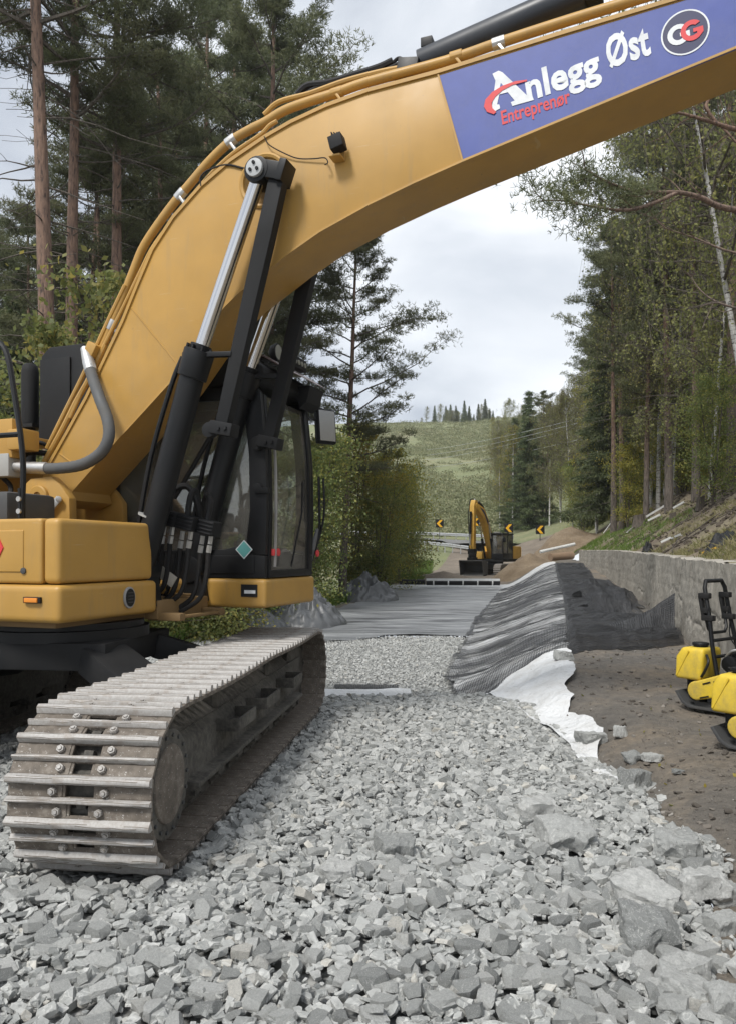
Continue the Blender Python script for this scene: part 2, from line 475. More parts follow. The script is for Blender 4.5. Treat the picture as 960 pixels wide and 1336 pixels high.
s = NT('white_geotextile'); v = s.coord()
s.col(s.mix(s.mapr(s.noise(v, 3, 6, 0.6), 0.45, 0.75, 0, 0.55), (0.64, 0.65, 0.655), (0.40, 0.38, 0.34))); s.rough(0.9)
s.bump(s.math('ADD', s.noise(v, 14, 5, 0.6), s.noise(v, 3.5, 4, 0.6, 1.0)), 0.8, 0.05); TEXW = s.m
s = NT('grey_film'); v = s.coord((0.4, 3.0, 1))
f_ = s.noise(v, 1.1, 6, 0.62, 0.4)
s.col(s.ramp(f_, [(0.36, (0.05, 0.052, 0.055)), (0.46, (0.14, 0.145, 0.15)), (0.58, (0.215, 0.222, 0.228)), (0.72, (0.33, 0.34, 0.34))])); s.rough(0.5); s.bump(f_, 0.7, 0.06); FILM = s.m
s = NT('grey_tarp'); v = s.coord()
s.col(s.mix(s.noise(v, 4, 5), (0.05, 0.053, 0.056), (0.15, 0.155, 0.16))); s.rough(0.4); TARP = s.m
s = NT('black_tarp'); v = s.coord()
s.col((0.013, 0.0135, 0.0145)); s.rough(0.55); s.b.inputs['Specular IOR Level'].default_value = 0.3; s.bump(s.noise(v, 9, 4), 0.4, 0.05); TARPB = s.m

# ---- vegetation
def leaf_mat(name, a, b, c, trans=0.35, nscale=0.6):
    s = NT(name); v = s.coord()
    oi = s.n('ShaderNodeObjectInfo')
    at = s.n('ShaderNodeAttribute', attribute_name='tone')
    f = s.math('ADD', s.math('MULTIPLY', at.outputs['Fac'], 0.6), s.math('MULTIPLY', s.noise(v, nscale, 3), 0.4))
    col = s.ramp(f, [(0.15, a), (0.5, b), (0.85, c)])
    hs = s.n('ShaderNodeHueSaturation'); s.l(col, hs.inputs['Color'])
    s.l(s.mapr(oi.outputs['Random'], 0, 1, 0.8, 1.2), hs.inputs['Value']); s.l(s.mapr(oi.outputs['Random'], 0, 1, 0.485, 0.515), hs.inputs['Hue'])
    col = hs.outputs[0]
    s.col(col); s.rough(0.6)
    tl = s.n('ShaderNodeBsdfTranslucent'); s.l(col, tl.inputs[0])
    mx = s.n('ShaderNodeMixShader'); mx.inputs[0].default_value = trans
    s.l(s.b.outputs[0], mx.inputs[1]); s.l(tl.outputs[0], mx.inputs[2]); s.l(mx.outputs[0], s.out.inputs[0])
    return s.m
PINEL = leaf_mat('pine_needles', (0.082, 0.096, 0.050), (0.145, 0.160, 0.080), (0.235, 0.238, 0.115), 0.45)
SPRUL = leaf_mat('spruce_needles', (0.065, 0.092, 0.042), (0.115, 0.148, 0.065), (0.18, 0.205, 0.09), 0.4)
BIRL = leaf_mat('birch_leaves', (0.14, 0.165, 0.052), (0.235, 0.255, 0.085), (0.37, 0.345, 0.115), 0.5)
BIRY = leaf_mat('yellowing_leaves', (0.14, 0.17, 0.04), (0.26, 0.25, 0.055), (0.48, 0.35, 0.05), 0.45)
LEAFG = leaf_mat('shrub_leaves', (0.12, 0.16, 0.05), (0.20, 0.235, 0.075), (0.40, 0.34, 0.085), 0.5)
GRASSM = leaf_mat('grass_blades', (0.16, 0.18, 0.06), (0.27, 0.255, 0.11), (0.42, 0.37, 0.21), 0.4)
GREENM = leaf_mat('fresh_grass', (0.09, 0.15, 0.025), (0.13, 0.20, 0.035), (0.20, 0.25, 0.06), 0.35)
def bark(name, stops, sc=(6, 6, 1.2), bump=0.8, low=None):
    s = NT(name); v = s.coord(sc); z = s.n('ShaderNodeTexCoord')
    n_ = s.noise(v, 2.5, 6, 0.65, 0.5)
    c_ = s.ramp(n_, stops)
    if low:
        sz_ = s.n('ShaderNodeSeparateXYZ'); s.l(z.outputs['Object'], sz_.inputs[0])
        c_ = s.mix(s.mapr(sz_.outputs[2], 2.0, 7.0, 1.0, 0.0), c_, s.ramp(n_, low))
    s.col(c_); s.rough(0.9); s.bump(n_, bump, 0.05); return s.m
BARKP = bark('pine_bark', [(0.36, (0.06, 0.042, 0.034)), (0.47, (0.17, 0.108, 0.080)), (0.66, (0.27, 0.172, 0.122))], low=[(0.36, (0.05, 0.043, 0.037)), (0.47, (0.125, 0.105, 0.09)), (0.66, (0.19, 0.162, 0.14))])
BARKD = bark('dark_bark', [(0.3, (0.05, 0.042, 0.035)), (0.5, (0.105, 0.088, 0.072)), (0.7, (0.17, 0.145, 0.12))])
BARKB = bark('birch_bark', [(0.36, (0.04, 0.037, 0.033)), (0.43, (0.42, 0.41, 0.39)), (0.7, (0.62, 0.61, 0.58))], (1.5, 1.5, 6))
# ------------------------------------------------------------------ terrain
def C(*pts):
    xs = [p[0] for p in pts]; ys = [p[1] for p in pts]
    return lambda z: np.interp(z, xs, ys)
XL = C((-10, -9), (9, -7), (14, -4.2), (19, -2.4), (30, -0.5), (42, 1.1), (60, 3.4), (80, 4))
FOOT = C((-10, 0.6), (1, 0.8), (2.8, 1.25), (3.6, 1.62), (5, 1.85), (8, 1.55), (9, 1.25), (10.8, 1.19), (20, 2.9), (42, 7.6), (60, 11))
RIDGE = C((-10, 1.0), (1, 1.3), (2.8, 1.75), (3.6, 2.1), (5, 2.3), (8, 2.2), (10.3, 2.68), (19, 4.84), (30, 7.4), (41, 9.9), (60, 12.5))
WALLX = C((-10, 0.9), (0, 1.85), (6.3, 3.52), (12.25, 5.12), (20.5, 7.4), (31, 9.95), (42, 11.6), (60, 14.5))
Z0 = C((-10, 0), (8.6, 0), (9.1, -.2), (44, -.2), (50, 0), (62, 0))
ZB = C((-10, .05), (3, .03), (5, .1), (7, .2), (10.3, .3), (15, .34), (20, .42), (31, .62), (36, .92), (42, 1.15), (47, .9), (60, .4))
WB = C((-10, .2), (6, .22), (12.25, .24), (20.5, .33), (31, .47), (36, .85), (42, 1.2), (47, 1.3), (60, 1.2))
WT = C((-10, 1.42), (6, 1.44), (12.25, 1.49), (20.5, 1.58), (31, 1.7), (42, 1.75), (47, 1.6), (60, 1.4))
FARZ = C((60, 0), (72, 0.9), (85, 3.0), (105, 4.4), (260, 46), (300, 50), (500, 52))
PROF = C((0, 0), (.3, .03), (2, 1.05), (5, 3.0), (12, 7.2), (30, 15), (60, 20), (150, 24))

_tab = np.random.default_rng(3).random((64, 64))
def vnoise(x, y):
    x = np.asarray(x, float); y = np.asarray(y, float)
    xi = np.floor(x).astype(int); yi = np.floor(y).astype(int)
    fx = x - xi; fy = y - yi
    fx = fx * fx * (3 - 2 * fx); fy = fy * fy * (3 - 2 * fy)
    g = lambda a, b: _tab[a % 64, b % 64]
    return (g(xi, yi) * (1-fx) + g(xi+1, yi) * fx) * (1-fy) + (g(xi, yi+1) * (1-fx) + g(xi+1, yi+1) * fx) * fy - 0.5
def fbm(x, y, o=4):
    r = 0; a = 1.0
    for i in range(o):
        r = r + a * vnoise(x * 2**i + 17*i, y * 2**i + 5*i); a *= 0.5
    return r

def H(X, Z):
    X = np.asarray(X, float); Z = np.asarray(Z, float)
    Zc = np.minimum(Z, 60)
    xl, xf, xr, xw = XL(Zc), FOOT(Zc), RIDGE(Zc), WALLX(Zc)
    z0, zb, wb, wt = Z0(Zc), ZB(Zc), WB(Zc), WT(Zc)
    left = z0 - np.interp(xl - X, [0, 3, 8, 40, 120], [0, .9, 1.4, .8, 6])
    ts = np.clip((X - xf) / np.maximum(xr - xf, .01), 0, 1); ts = .35 * ts + .65 * ts * ts * (3 - 2 * ts)
    sl = z0 + (zb - z0) * ts
    be = zb + (wb - zb) * np.clip((X - xr) / np.maximum(xw - xr, .01), 0, 1)
    ri = wt + PROF(X - xw)
    h = np.where(X < xl, left, np.where(X < xf, z0, np.where(X < xr, sl, np.where(X < xw, be, ri))))
    far = FARZ(Z) + np.interp(X - (12 + .1 * (Z - 60)), [0, 20, 60, 200], [0, 6, 14, 20]) * np.interp(Z, [60, 200, 300], [1, .5, .2])
    far = far - np.interp(-X, [5, 60], [0, 3])
    w = np.clip((Z - 60) / 14, 0, 1); w = w * w * (3 - 2 * w)
    rough = np.where(X > xw, .22 * fbm(X * .7, Z * .7), np.where(X < xl, .25 * fbm(X * .5, Z * .5), np.where(X > xf, .07 * fbm(X * 1.3, Z * 1.3) + .02 * fbm(X * 6, Z * 6), .02 * fbm(X, Z))))
    far = far + .6 * fbm(X * .12, Z * .12) * np.interp(Z, [70, 110], [0, 1])
    return (h + rough) * (1 - w) + far * w
def Hs(x, z): return float(H(np.array([x]), np.array([z]))[0])

def gpt(px, py, z0=2.0, z1=260.0):
    """ground point that the photograph shows at a pixel (measured on the terrain)."""
    Z = np.geomspace(z0, z1, 3000); X = (px - 480) / 1000 * Z
    d = (EYE + (722 - py) / 1000 * Z) - H(X, Z)
    i = np.argmax(d < 0)
    return Vector((X[i], Z[i], float(H(X[i:i+1], Z[i:i+1])[0])))

def strip(name, zs, lf, rf, ncol, mat, dz=0.0, power=1.0):
    zs = np.asarray(zs, float); t = np.linspace(0, 1, ncol) ** power
    Zg = np.repeat(zs[:, None], ncol, 1)
    l = lf(zs)[:, None]; r = rf(zs)[:, None]
    Xg = l + (r - l) * t[None, :]
    Hg = H(np.clip(Xg, l + 1e-4, r - 1e-4), Zg) + dz
    V = np.stack([Xg, Zg, Hg], -1).reshape(-1, 3)
    i = np.arange((len(zs) - 1) * ncol).reshape(len(zs) - 1, ncol)[:, :-1].ravel()
    F = np.stack([i, i + 1, i + ncol + 1, i + ncol], -1)
    o = link_mesh(name, np_mesh(name, V, F, mat, True))
    return tag(o, kind='structure')

zn = np.concatenate([np.arange(-8, 2, 1.0), np.arange(2, 14, .12), np.arange(14, 30, .3), np.arange(30, 60.01, .6)])
if zn[-1] < 60: zn = np.append(zn, 60.0)
K = lambda c: (lambda z: np.full(len(z), float(c)))
strip('forest_floor', zn, K(-140), XL, 60, FOREST, 0, 0.35)
nearz = zn[zn <= 17.02]; farz = zn[zn >= nearz[-1] - 1e-6]
strip('gravel_bed', nearz, XL, FOOT, 30, GRAVEL, -0.035)
strip('road_bed', farz, XL, FOOT, 30, FARD)
strip('soil_bank', zn, FOOT, RIDGE, 10, DIRT)
strip('dirt_path', zn, RIDGE, WALLX, 26, DIRT)
strip('hillside_slope', zn, lambda z: WALLX(z) + .02, K(150), 90, SLOPE, -0.02, 2.2)
zf = np.concatenate([np.arange(60, 110, 1.5), np.arange(110, 300, 4.0), np.arange(300, 520, 20.0)])
strip('far_hillside', zf, K(-320), K(320), 220, HILLM)
# fresh verge left of the far road, and the curve of the asphalt road
def ribbon(name, pts, w, mat, dz=0.03, n=10, cols=5):
    P = smooth_path([(x, z, 0) for x, z in pts], n)
    V = []; F = []
    for i, p in enumerate(P):
        t = (P[min(i+1, len(P)-1)] - P[max(i-1, 0)]).normalized(); nrm = Vector((t.y, -t.x, 0))
        zc = max(Hs((p + nrm * w * a).x, (p + nrm * w * a).y) for a in (-.5, 0, .5))
        for k in range(cols):
            q = p + nrm * w * (k / (cols - 1) - .5)
            V.append((q.x, q.y, zc + dz))
    for i in range(len(P) - 1):
        for k in range(cols - 1):
            F.append((i*cols+k, i*cols+k+1, (i+1)*cols+k+1, (i+1)*cols+k))
    o = link_mesh(name, np_mesh(name, np.array(V), np.array(F), mat, True)); return tag(o, kind='structure')
strip('dirt_track', np.arange(59.4, 80.01, .6), C((59, 3.6), (66, 6.0), (80, 9)), C((59, 15), (66, 18), (80, 22)), 24, FARD, 0.06)
ribbon('asphalt_road', [(13, 78), (10.5, 83), (6.5, 87), (1, 89.5), (-8, 90), (-24, 88)], 6.5, ASPH, 0.05)

# ------------------------------------------------------------------ crushed rock
def rock_proto(seed, cuts=9, sub=False):
    r = random.Random(seed)
    bm = bmesh.new()
    bmesh.ops.create_cube(bm, size=1.0)
    sc = Vector((1.0, r.uniform(.5, .88), r.uniform(.22, .52)))
    for v in bm.verts: v.co = Vector((v.co.x * sc.x, v.co.y * sc.y, v.co.z * sc.z))
    for k in range(cuts):
        n = Vector((r.gauss(0, 1), r.gauss(0, 1), r.gauss(0, .8))).normalized()
        sup = max(n.dot(v.co) for v in bm.verts)
        res = bmesh.ops.bisect_plane(bm, geom=bm.verts[:] + bm.edges[:] + bm.faces[:], plane_co=n * sup * r.uniform(.58, .86), plane_no=n, clear_outer=True)
        ed = [g for g in res['geom_cut'] if isinstance(g, bmesh.types.BMEdge)]
        if ed: bmesh.ops.edgenet_fill(bm, edges=ed)
    if sub:
        bmesh.ops.bevel(bm, geom=bm.edges[:], offset=0.005, segments=1, affect='EDGES', clamp_overlap=True)
    bmesh.ops.triangulate(bm, faces=bm.faces[:])
    if sub:
        bmesh.ops.subdivide_edges(bm, edges=[e_ for e_ in bm.edges if e_.calc_length() > .12], cuts=2, use_grid_fill=True)
        bmesh.ops.triangulate(bm, faces=bm.faces[:])
        for v in bm.verts:
            q = v.co * 4 + Vector((seed * 3.1, 0, 0))
            v.co += v.co.normalized() * (mnoise.noise(q) * .03 + mnoise.noise(q * 2.7) * .024 + mnoise.noise(q * 6) * .012)
    bmesh.ops.recalc_face_normals(bm, faces=bm.faces[:])
    bm.verts.index_update()
    V = np.array([v.co[:] for v in bm.verts]); F = np.array([[v.index for v in f.verts] for f in bm.faces])
    bm.free()
    return V, F
PROTO = [rock_proto(100 + i, random.Random(i).choice([4, 5, 6, 7])) for i in range(36)]
HERO = [rock_proto(500 + i, random.Random(i).choice([5, 6, 7, 8]), True) for i in range(18)]
HEROME = []
for i, (v_, f_) in enumerate(HERO):
    me = np_mesh('rock_mesh', v_, f_, ROCK, True); me.set_sharp_from_angle(angle=R(11)); HEROME.append(me)

def boulder_mesh(seed):
    bm = bmesh.new(); v_, f_ = rock_proto(seed, 8)
    vs = [bm.verts.new(q) for q in v_]
    for f in f_: bm.faces.new([vs[i] for i in f])
    bmesh.ops.bevel(bm, geom=bm.edges[:], offset=0.012, segments=1, affect='EDGES', clamp_overlap=True)
    bmesh.ops.triangulate(bm, faces=bm.faces[:])
    for _ in range(3): bmesh.ops.subdivide_edges(bm, edges=[e_ for e_ in bm.edges if e_.calc_length() > .055], cuts=1); bmesh.ops.triangulate(bm, faces=bm.faces[:])
    bmesh.ops.recalc_face_normals(bm, faces=bm.faces[:])
    for v in bm.verts:
        q = v.co * 2.6 + Vector((seed * 1.7, 0, 0))
        v.co += v.co.normalized() * (.075 * mnoise.noise(q) + .05 * (mnoise.noise(q * 2.4) ** 1) + .028 * mnoise.noise(q * 5.5) + .014 * mnoise.noise(q * 12))
    bm.verts.index_update()
    V = np.array([v.co[:] for v in bm.verts]); F = np.array([[v.index for v in f.verts] for f in bm.faces]); bm.free()
    me = np_mesh('boulder_mesh', V, F, ROCK, True); me.set_sharp_from_angle(angle=R(26))
    return me, V
BOULDERS = [boulder_mesh(900 + i) for i in range(9)]

def rand_rot(n, tilt, r):
    """random yaw and a tilt of up to about `tilt` radians; (n,3,3)."""
    yaw = r.uniform(0, 2*np.pi, n); ax = r.uniform(0, 2*np.pi, n); t = np.abs(r.normal(0, tilt, n))
    c, s_ = np.cos(yaw), np.sin(yaw)
    Rz = np.zeros((n, 3, 3)); Rz[:, 0, 0] = c; Rz[:, 0, 1] = -s_; Rz[:, 1, 0] = s_; Rz[:, 1, 1] = c; Rz[:, 2, 2] = 1
    kx, ky = np.cos(ax), np.sin(ax); Kx = np.zeros((n, 3, 3))
    Kx[:, 0, 2] = ky; Kx[:, 1, 2] = -kx; Kx[:, 2, 0] = -ky; Kx[:, 2, 1] = kx
    Rt = np.eye(3)[None] + np.sin(t)[:, None, None] * Kx + (1 - np.cos(t))[:, None, None] * (Kx @ Kx)
    return Rt @ Rz

def rocks_mesh(name, pos, size, rot, tone, protos, mat, smooth=False):
    Vs, Fs, As = [], [], []; off = 0
    pid = np.random.default_rng(11).integers(0, len(protos), len(pos))
    for k, (pv, pf) in enumerate(protos):
        idx = np.where(pid == k)[0]
        if not len(idx): continue
        W = np.einsum('nij,vj->nvi', rot[idx], pv) * size[idx][:, None, None] + pos[idx][:, None, :]
        nf = pf[None] + (np.arange(len(idx)) * len(pv))[:, None, None] + off
        Vs.append(W.reshape(-1, 3)); Fs.append(nf.reshape(-1, 3)); As.append(np.repeat(tone[idx], len(pv)))
        off += len(idx) * len(pv)
    return np_mesh(name, np.concatenate(Vs), np.concatenate(Fs), mat, smooth, np.concatenate(As))

# undercarriage frame in the world (also used by the excavator)
UC = Vector((-2.375, 6.09, 0)); UCA = R(83)
UD = Vector((math.cos(UCA), math.sin(UCA), 0)); UN = Vector((-math.sin(UCA), math.cos(UCA), 0))
def in_track(x, z, mar):
    dx, dz = x - UC.x, z - UC.y
    a = dx * UD.x + dz * UD.y; b = dx * UN.x + dz * UN.y
    inn = np.zeros(len(x), bool)
    for sgn in (-1, 1):
        inn |= (np.abs(a) < 2.18 + mar) & (np.abs(b - sgn * 1.3) < .37 + mar)
    return inn

def coarse_field(n, smin, smax, zr, xr, r, tilt=.45, up=(-.12, .22)):
    z = r.uniform(zr[0], zr[1], n)
    x = r.uniform(xr[0], xr[1], n)
    s_ = smin * (smax / smin) ** (r.random(n) ** 1.5)
    edge = FOOT(z) + .12 * np.sin(z * 5) + .1
    keep = (x < edge) & (x > XL(z)) & ~in_track(x, z, s_ * .42)
    x, z, s_ = x[keep], z[keep], s_[keep]
    h = H(np.minimum(x, FOOT(z) - .01), z) + s_ * r.uniform(up[0], up[1], len(x))
    return np.stack([x, z, h], -1), s_, rand_rot(len(x), tilt, r)

r_ = np.random.default_rng(21)
P1, S1, R1 = coarse_field(9000, .055, .108, (1.9, 8.85), (-3.6, 2.1), r_, .5, (-.02, .34))
P2, S2, R2 = coarse_field(19000, .04, .072, (1.9, 8.9), (-3.8, 2.1), r_, .6, (0, .5))
P3, S3, R3 = coarse_field(12000, .02, .042, (1.9, 8.95), (-3.2, 2.15), r_, .7, (.2, .9))
P4, S4, R4 = coarse_field(9000, .07, .15, (4.0, 14), (-10, -3.4), r_, .5, (-.02, .35))
# the stones that show largest become objects
score = S1 / P1[:, 1]
px_ = 480 + 1000 * P1[:, 0] / P1[:, 1]
py_ = 722 + 1000 * (EYE - P1[:, 2]) / P1[:, 1]
score = np.where((px_ > -10) & (px_ < 970) & (py_ < 1345), score, 0)
order = np.argsort(-score)
hero = order[:284]; rest = order[284:]
hgroup = "larger rocks in the crushed rock bed"
for q, i in enumerate(hero):
    o = bpy.data.objects.new('crushed_rock', HEROME[q % len(HEROME)])
    COL.objects.link(o)
    o.matrix_world = Matrix.Translation(Vector(P1[i]) + Vector((0, 0, .012))) @ Matrix([list(a) for a in R1[i]]).to_4x4() @ Matrix.Scale(float(S1[i]) * 1.04, 4)
    big_ = 'larger' if S1[i] > .105 else 'smaller'
    if py_[i] > 1180: wh_ = zone(px_[i], (130, 300, 470, 640, 800, 2000), ('in the bottom left corner of the bed', 'at the bottom edge below the track', 'at the bottom edge left of centre', 'at the bottom edge right of centre', 'at the bottom edge below the boulders', 'in the bottom right corner of the bed'))
    elif py_[i] > 1060: wh_ = zone(px_[i], (230, 380, 520, 660, 2000), ('right in front of the near end of the track', 'just right of the near end of the track', 'in the middle of the bed left of centre', 'in the middle of the bed right of centre', 'beside the boulders at the right edge of the bed'))
    else: wh_ = zone(px_[i], (420, 600, 2000), ('along the side of the track', 'in the far middle of the bed', 'towards the white textile tail'))
    tag(o, big_ + ' angular grey rock ' + wh_, 'rock', hgroup)
P = np.concatenate([P1[rest], P2, P3, P4]); S = np.concatenate([S1[rest], S2, S3, S4]); RT = np.concatenate([R1[rest], R2, R3, R4])
tone = np.clip(r_.normal(.46, .26, len(P)), 0, 1)
tag(link_mesh('crushed_rock_bed', rocks_mesh('crushed_rock_bed', P, S, RT, tone, PROTO, ROCKA)), kind='stuff', label='bed of angular grey crushed rock in front of and under the excavator', cat='crushed rock')
# finer gravel behind the white strip
n = 34000
z = 8.9 + (r_.random(n) ** 1.2) * 8.6; x = r_.uniform(-4.5, 3, n)
ok = (x > XL(z)) & (x < FOOT(z) + .12 + .15 * np.sin(z * 2.3)) & ~in_track(x, z, .05) & (z < 16.6 + .5 * np.sin(x * 1.7) + .2 * x)
x, z = x[ok], z[ok]
s_ = .02 + .03 * r_.random(len(x)) ** 2
Pf = np.stack([x, z, H(np.minimum(x, FOOT(z) - .01), z) + s_ * r_.uniform(-.1, .35, len(x))], -1)
tag(link_mesh('fine_gravel', rocks_mesh('fine_gravel', Pf, s_, rand_rot(len(x), .6, r_), np.clip(r_.normal(.62, .2, len(x)), 0, 1), PROTO[:12], ROCKA)), kind='stuff', label='layer of finer pale gravel behind the white strip', cat='gravel')
s = NT('path_stones')
at_ = s.n('ShaderNodeAttribute', attribute_name='tone')
s.col(s.ramp(at_.outputs['Fac'], [(0.0, (0.07, 0.06, 0.05)), (0.45, (0.15, 0.132, 0.112)), (0.62, (0.22, 0.20, 0.175)), (0.9, (0.40, 0.39, 0.37))])); s.rough(0.95); CLOD = s.m
# pebbles and clods strewn over the dirt path
n = 4600
z = 2.4 + (r_.random(n) ** 1.6) * 16; t_ = r_.random(n); x = FOOT(z) + (WALLX(z) - FOOT(z)) * t_
s_ = .008 + .045 * r_.random(n) ** 5
Pp = np.stack([x, z, H(x, z) + s_ * .12], -1)
tag(link_mesh('pebbles', rocks_mesh('pebbles', Pp, s_, rand_rot(n, .5, r_), np.clip(r_.normal(.3, .2, n), 0, 1), PROTO[12:20], CLOD)), kind='stuff', label='small pebbles and clods strewn over the dirt path', cat='pebbles')

# boulders and stones of their own along the right edge of the bed (pixel, width in pixels, flatness, label)
BOUL = [
 (738, 388, 0, 0, 0, '')]
BOUL = [
 (735, 1096-0, 78, .5, 'broad flat grey boulder at the right edge below the loose pair of stones'),
 (826, 1022, 42, .75, 'squarish grey boulder standing at the top right corner of the rock bed'),
 (838, 1172, 92, .42, 'long dark flat boulder near the right edge of the rock bed'),
 (916, 1160, 68, .62, 'pale angular boulder beside the long dark flat boulder'),
 (945, 1172, 56, .5, 'smooth grey slab of rock cut by the right edge of the view'),
 (882, 1110, 74, .5, 'wide pale grey boulder behind the pale angular boulder'),
 (845, 1222, 84, .7, 'big blocky boulder with a sharp ridge in the lower right of the bed'),
 (895, 1272, 64, .62, 'blue-grey speckled boulder beside the bare dirt at lower right'),
 (905, 1302, 90, .42, 'long low slab of rock below the blue-grey speckled boulder'),
 (948, 1318, 60, .8, 'tall grey boulder in the bottom right corner'),
 (940, 1210, 46, .6, 'grey angular stone lying alone on the dirt at the right edge'),
 (838, 1146-4, 38, .8, 'cream coloured stone among the grey boulders'),
 (700, 1062, 62, .55, 'big grey boulder on the bed in line with the white textile tail'),
 (770, 968, 40, .55, 'grey boulder resting on the torn end of the white textile'),
 (808, 958, 20, .9, 'single upright grey stone on the dirt path beside the textile'),
 (824, 990, 26, .55, 'left stone of the loose pair on the dirt path'),
 (850, 990, 28, .42, 'right flat stone of the loose pair on the dirt path'),
 (737, 858, 26, .6, 'grey stone weighing down the white textile by the black geogrid'),
 (884, 1008, 16, .45, 'small flat stone alone on the dirt path'),
 (512, 1116-6, 70, .6, 'large pale boulder raised above the middle of the rock bed'),
 (440, 1140, 64, .5, 'broad grey boulder in the middle of the rock bed right of the track'),
 (283, 1150, 0, 0, ''),
]
for k, (bx, by, bw, fl, lab) in enumerate(BOUL):
    if not bw: continue
    p = gpt(bx, by + bw * fl * .25, 1.8)
    sz = bw / 1000 * p.y * (.90 if bx > 690 else .72)
    me, vv = BOULDERS[k % len(BOULDERS)]
    ext = vv.max(0) - vv.min(0)
    o = bpy.data.objects.new('boulder', me); COL.objects.link(o)
    rr = random.Random(k)
    o.location = p + Vector((0, 0, sz * fl * .46))
    o.scale = (sz * 1.1 / ext[0], sz * .85 / ext[1], sz * fl / ext[2])
    o.rotation_euler = (rr.uniform(-.2, .2), rr.uniform(-.2, .2), rr.uniform(-.5, .5))
    tag(o, lab, 'boulder')

# ------------------------------------------------------------------ soil heaps
def mound(name, c, rx, ry, h, rot, mat, label, seed, n=48, peak=1.25):
    V = []; F = []
    for i in range(n + 1):
        rr = i / n
        for k in range(64):
            a = 2 * math.pi * k / 64
            ca, sa = math.cos(a), math.sin(a)
            lx, ly = rx * rr * ca, ry * rr * sa
            wx = c[0] + lx * math.cos(rot) - ly * math.sin(rot); wy = c[1] + lx * math.sin(rot) + ly * math.cos(rot)
            prof = max(0, 1 - rr ** peak)
            nz = mnoise.fractal(Vector((lx * .5, ly * .5, seed)), 1.0, 2.0, 5)
            zz = Hs(wx, wy) * (rr ** 2) + (1 - rr ** 2) * c[2] - .12 * rr + h * prof + nz * .22 * h * (prof * (1 - prof) * 3 + .15)
            V.append((wx, wy, zz))
    for i in range(n):
        for k in range(64):
            k2 = (k + 1) % 64
            F.append((i*64+k, i*64+k2, (i+1)*64+k2, (i+1)*64+k))
    o = link_mesh(name, np_mesh(name, np.array(V), np.array(F), mat, True))
    tag(o, label, 'soil heap')
    return o
mound('soil_heap', (10.2, 48.5, .1), 2.9, 2.0, 1.55, R(24), SAND, 'brown soil heap in front of the small excavator', 3.3)
mound('soil_heap', (14.2, 53.5, .6), 4.7, 2.8, 2.9, R(36), SAND, 'tall tan soil heap behind the far end of the concrete wall', 8.1)
mound('soil_heap', (5.0, 51, -.1), 2.4, 1.2, .55, R(10), FARD, 'low grey dirt heap left of the small excavator bucket', 5.5)

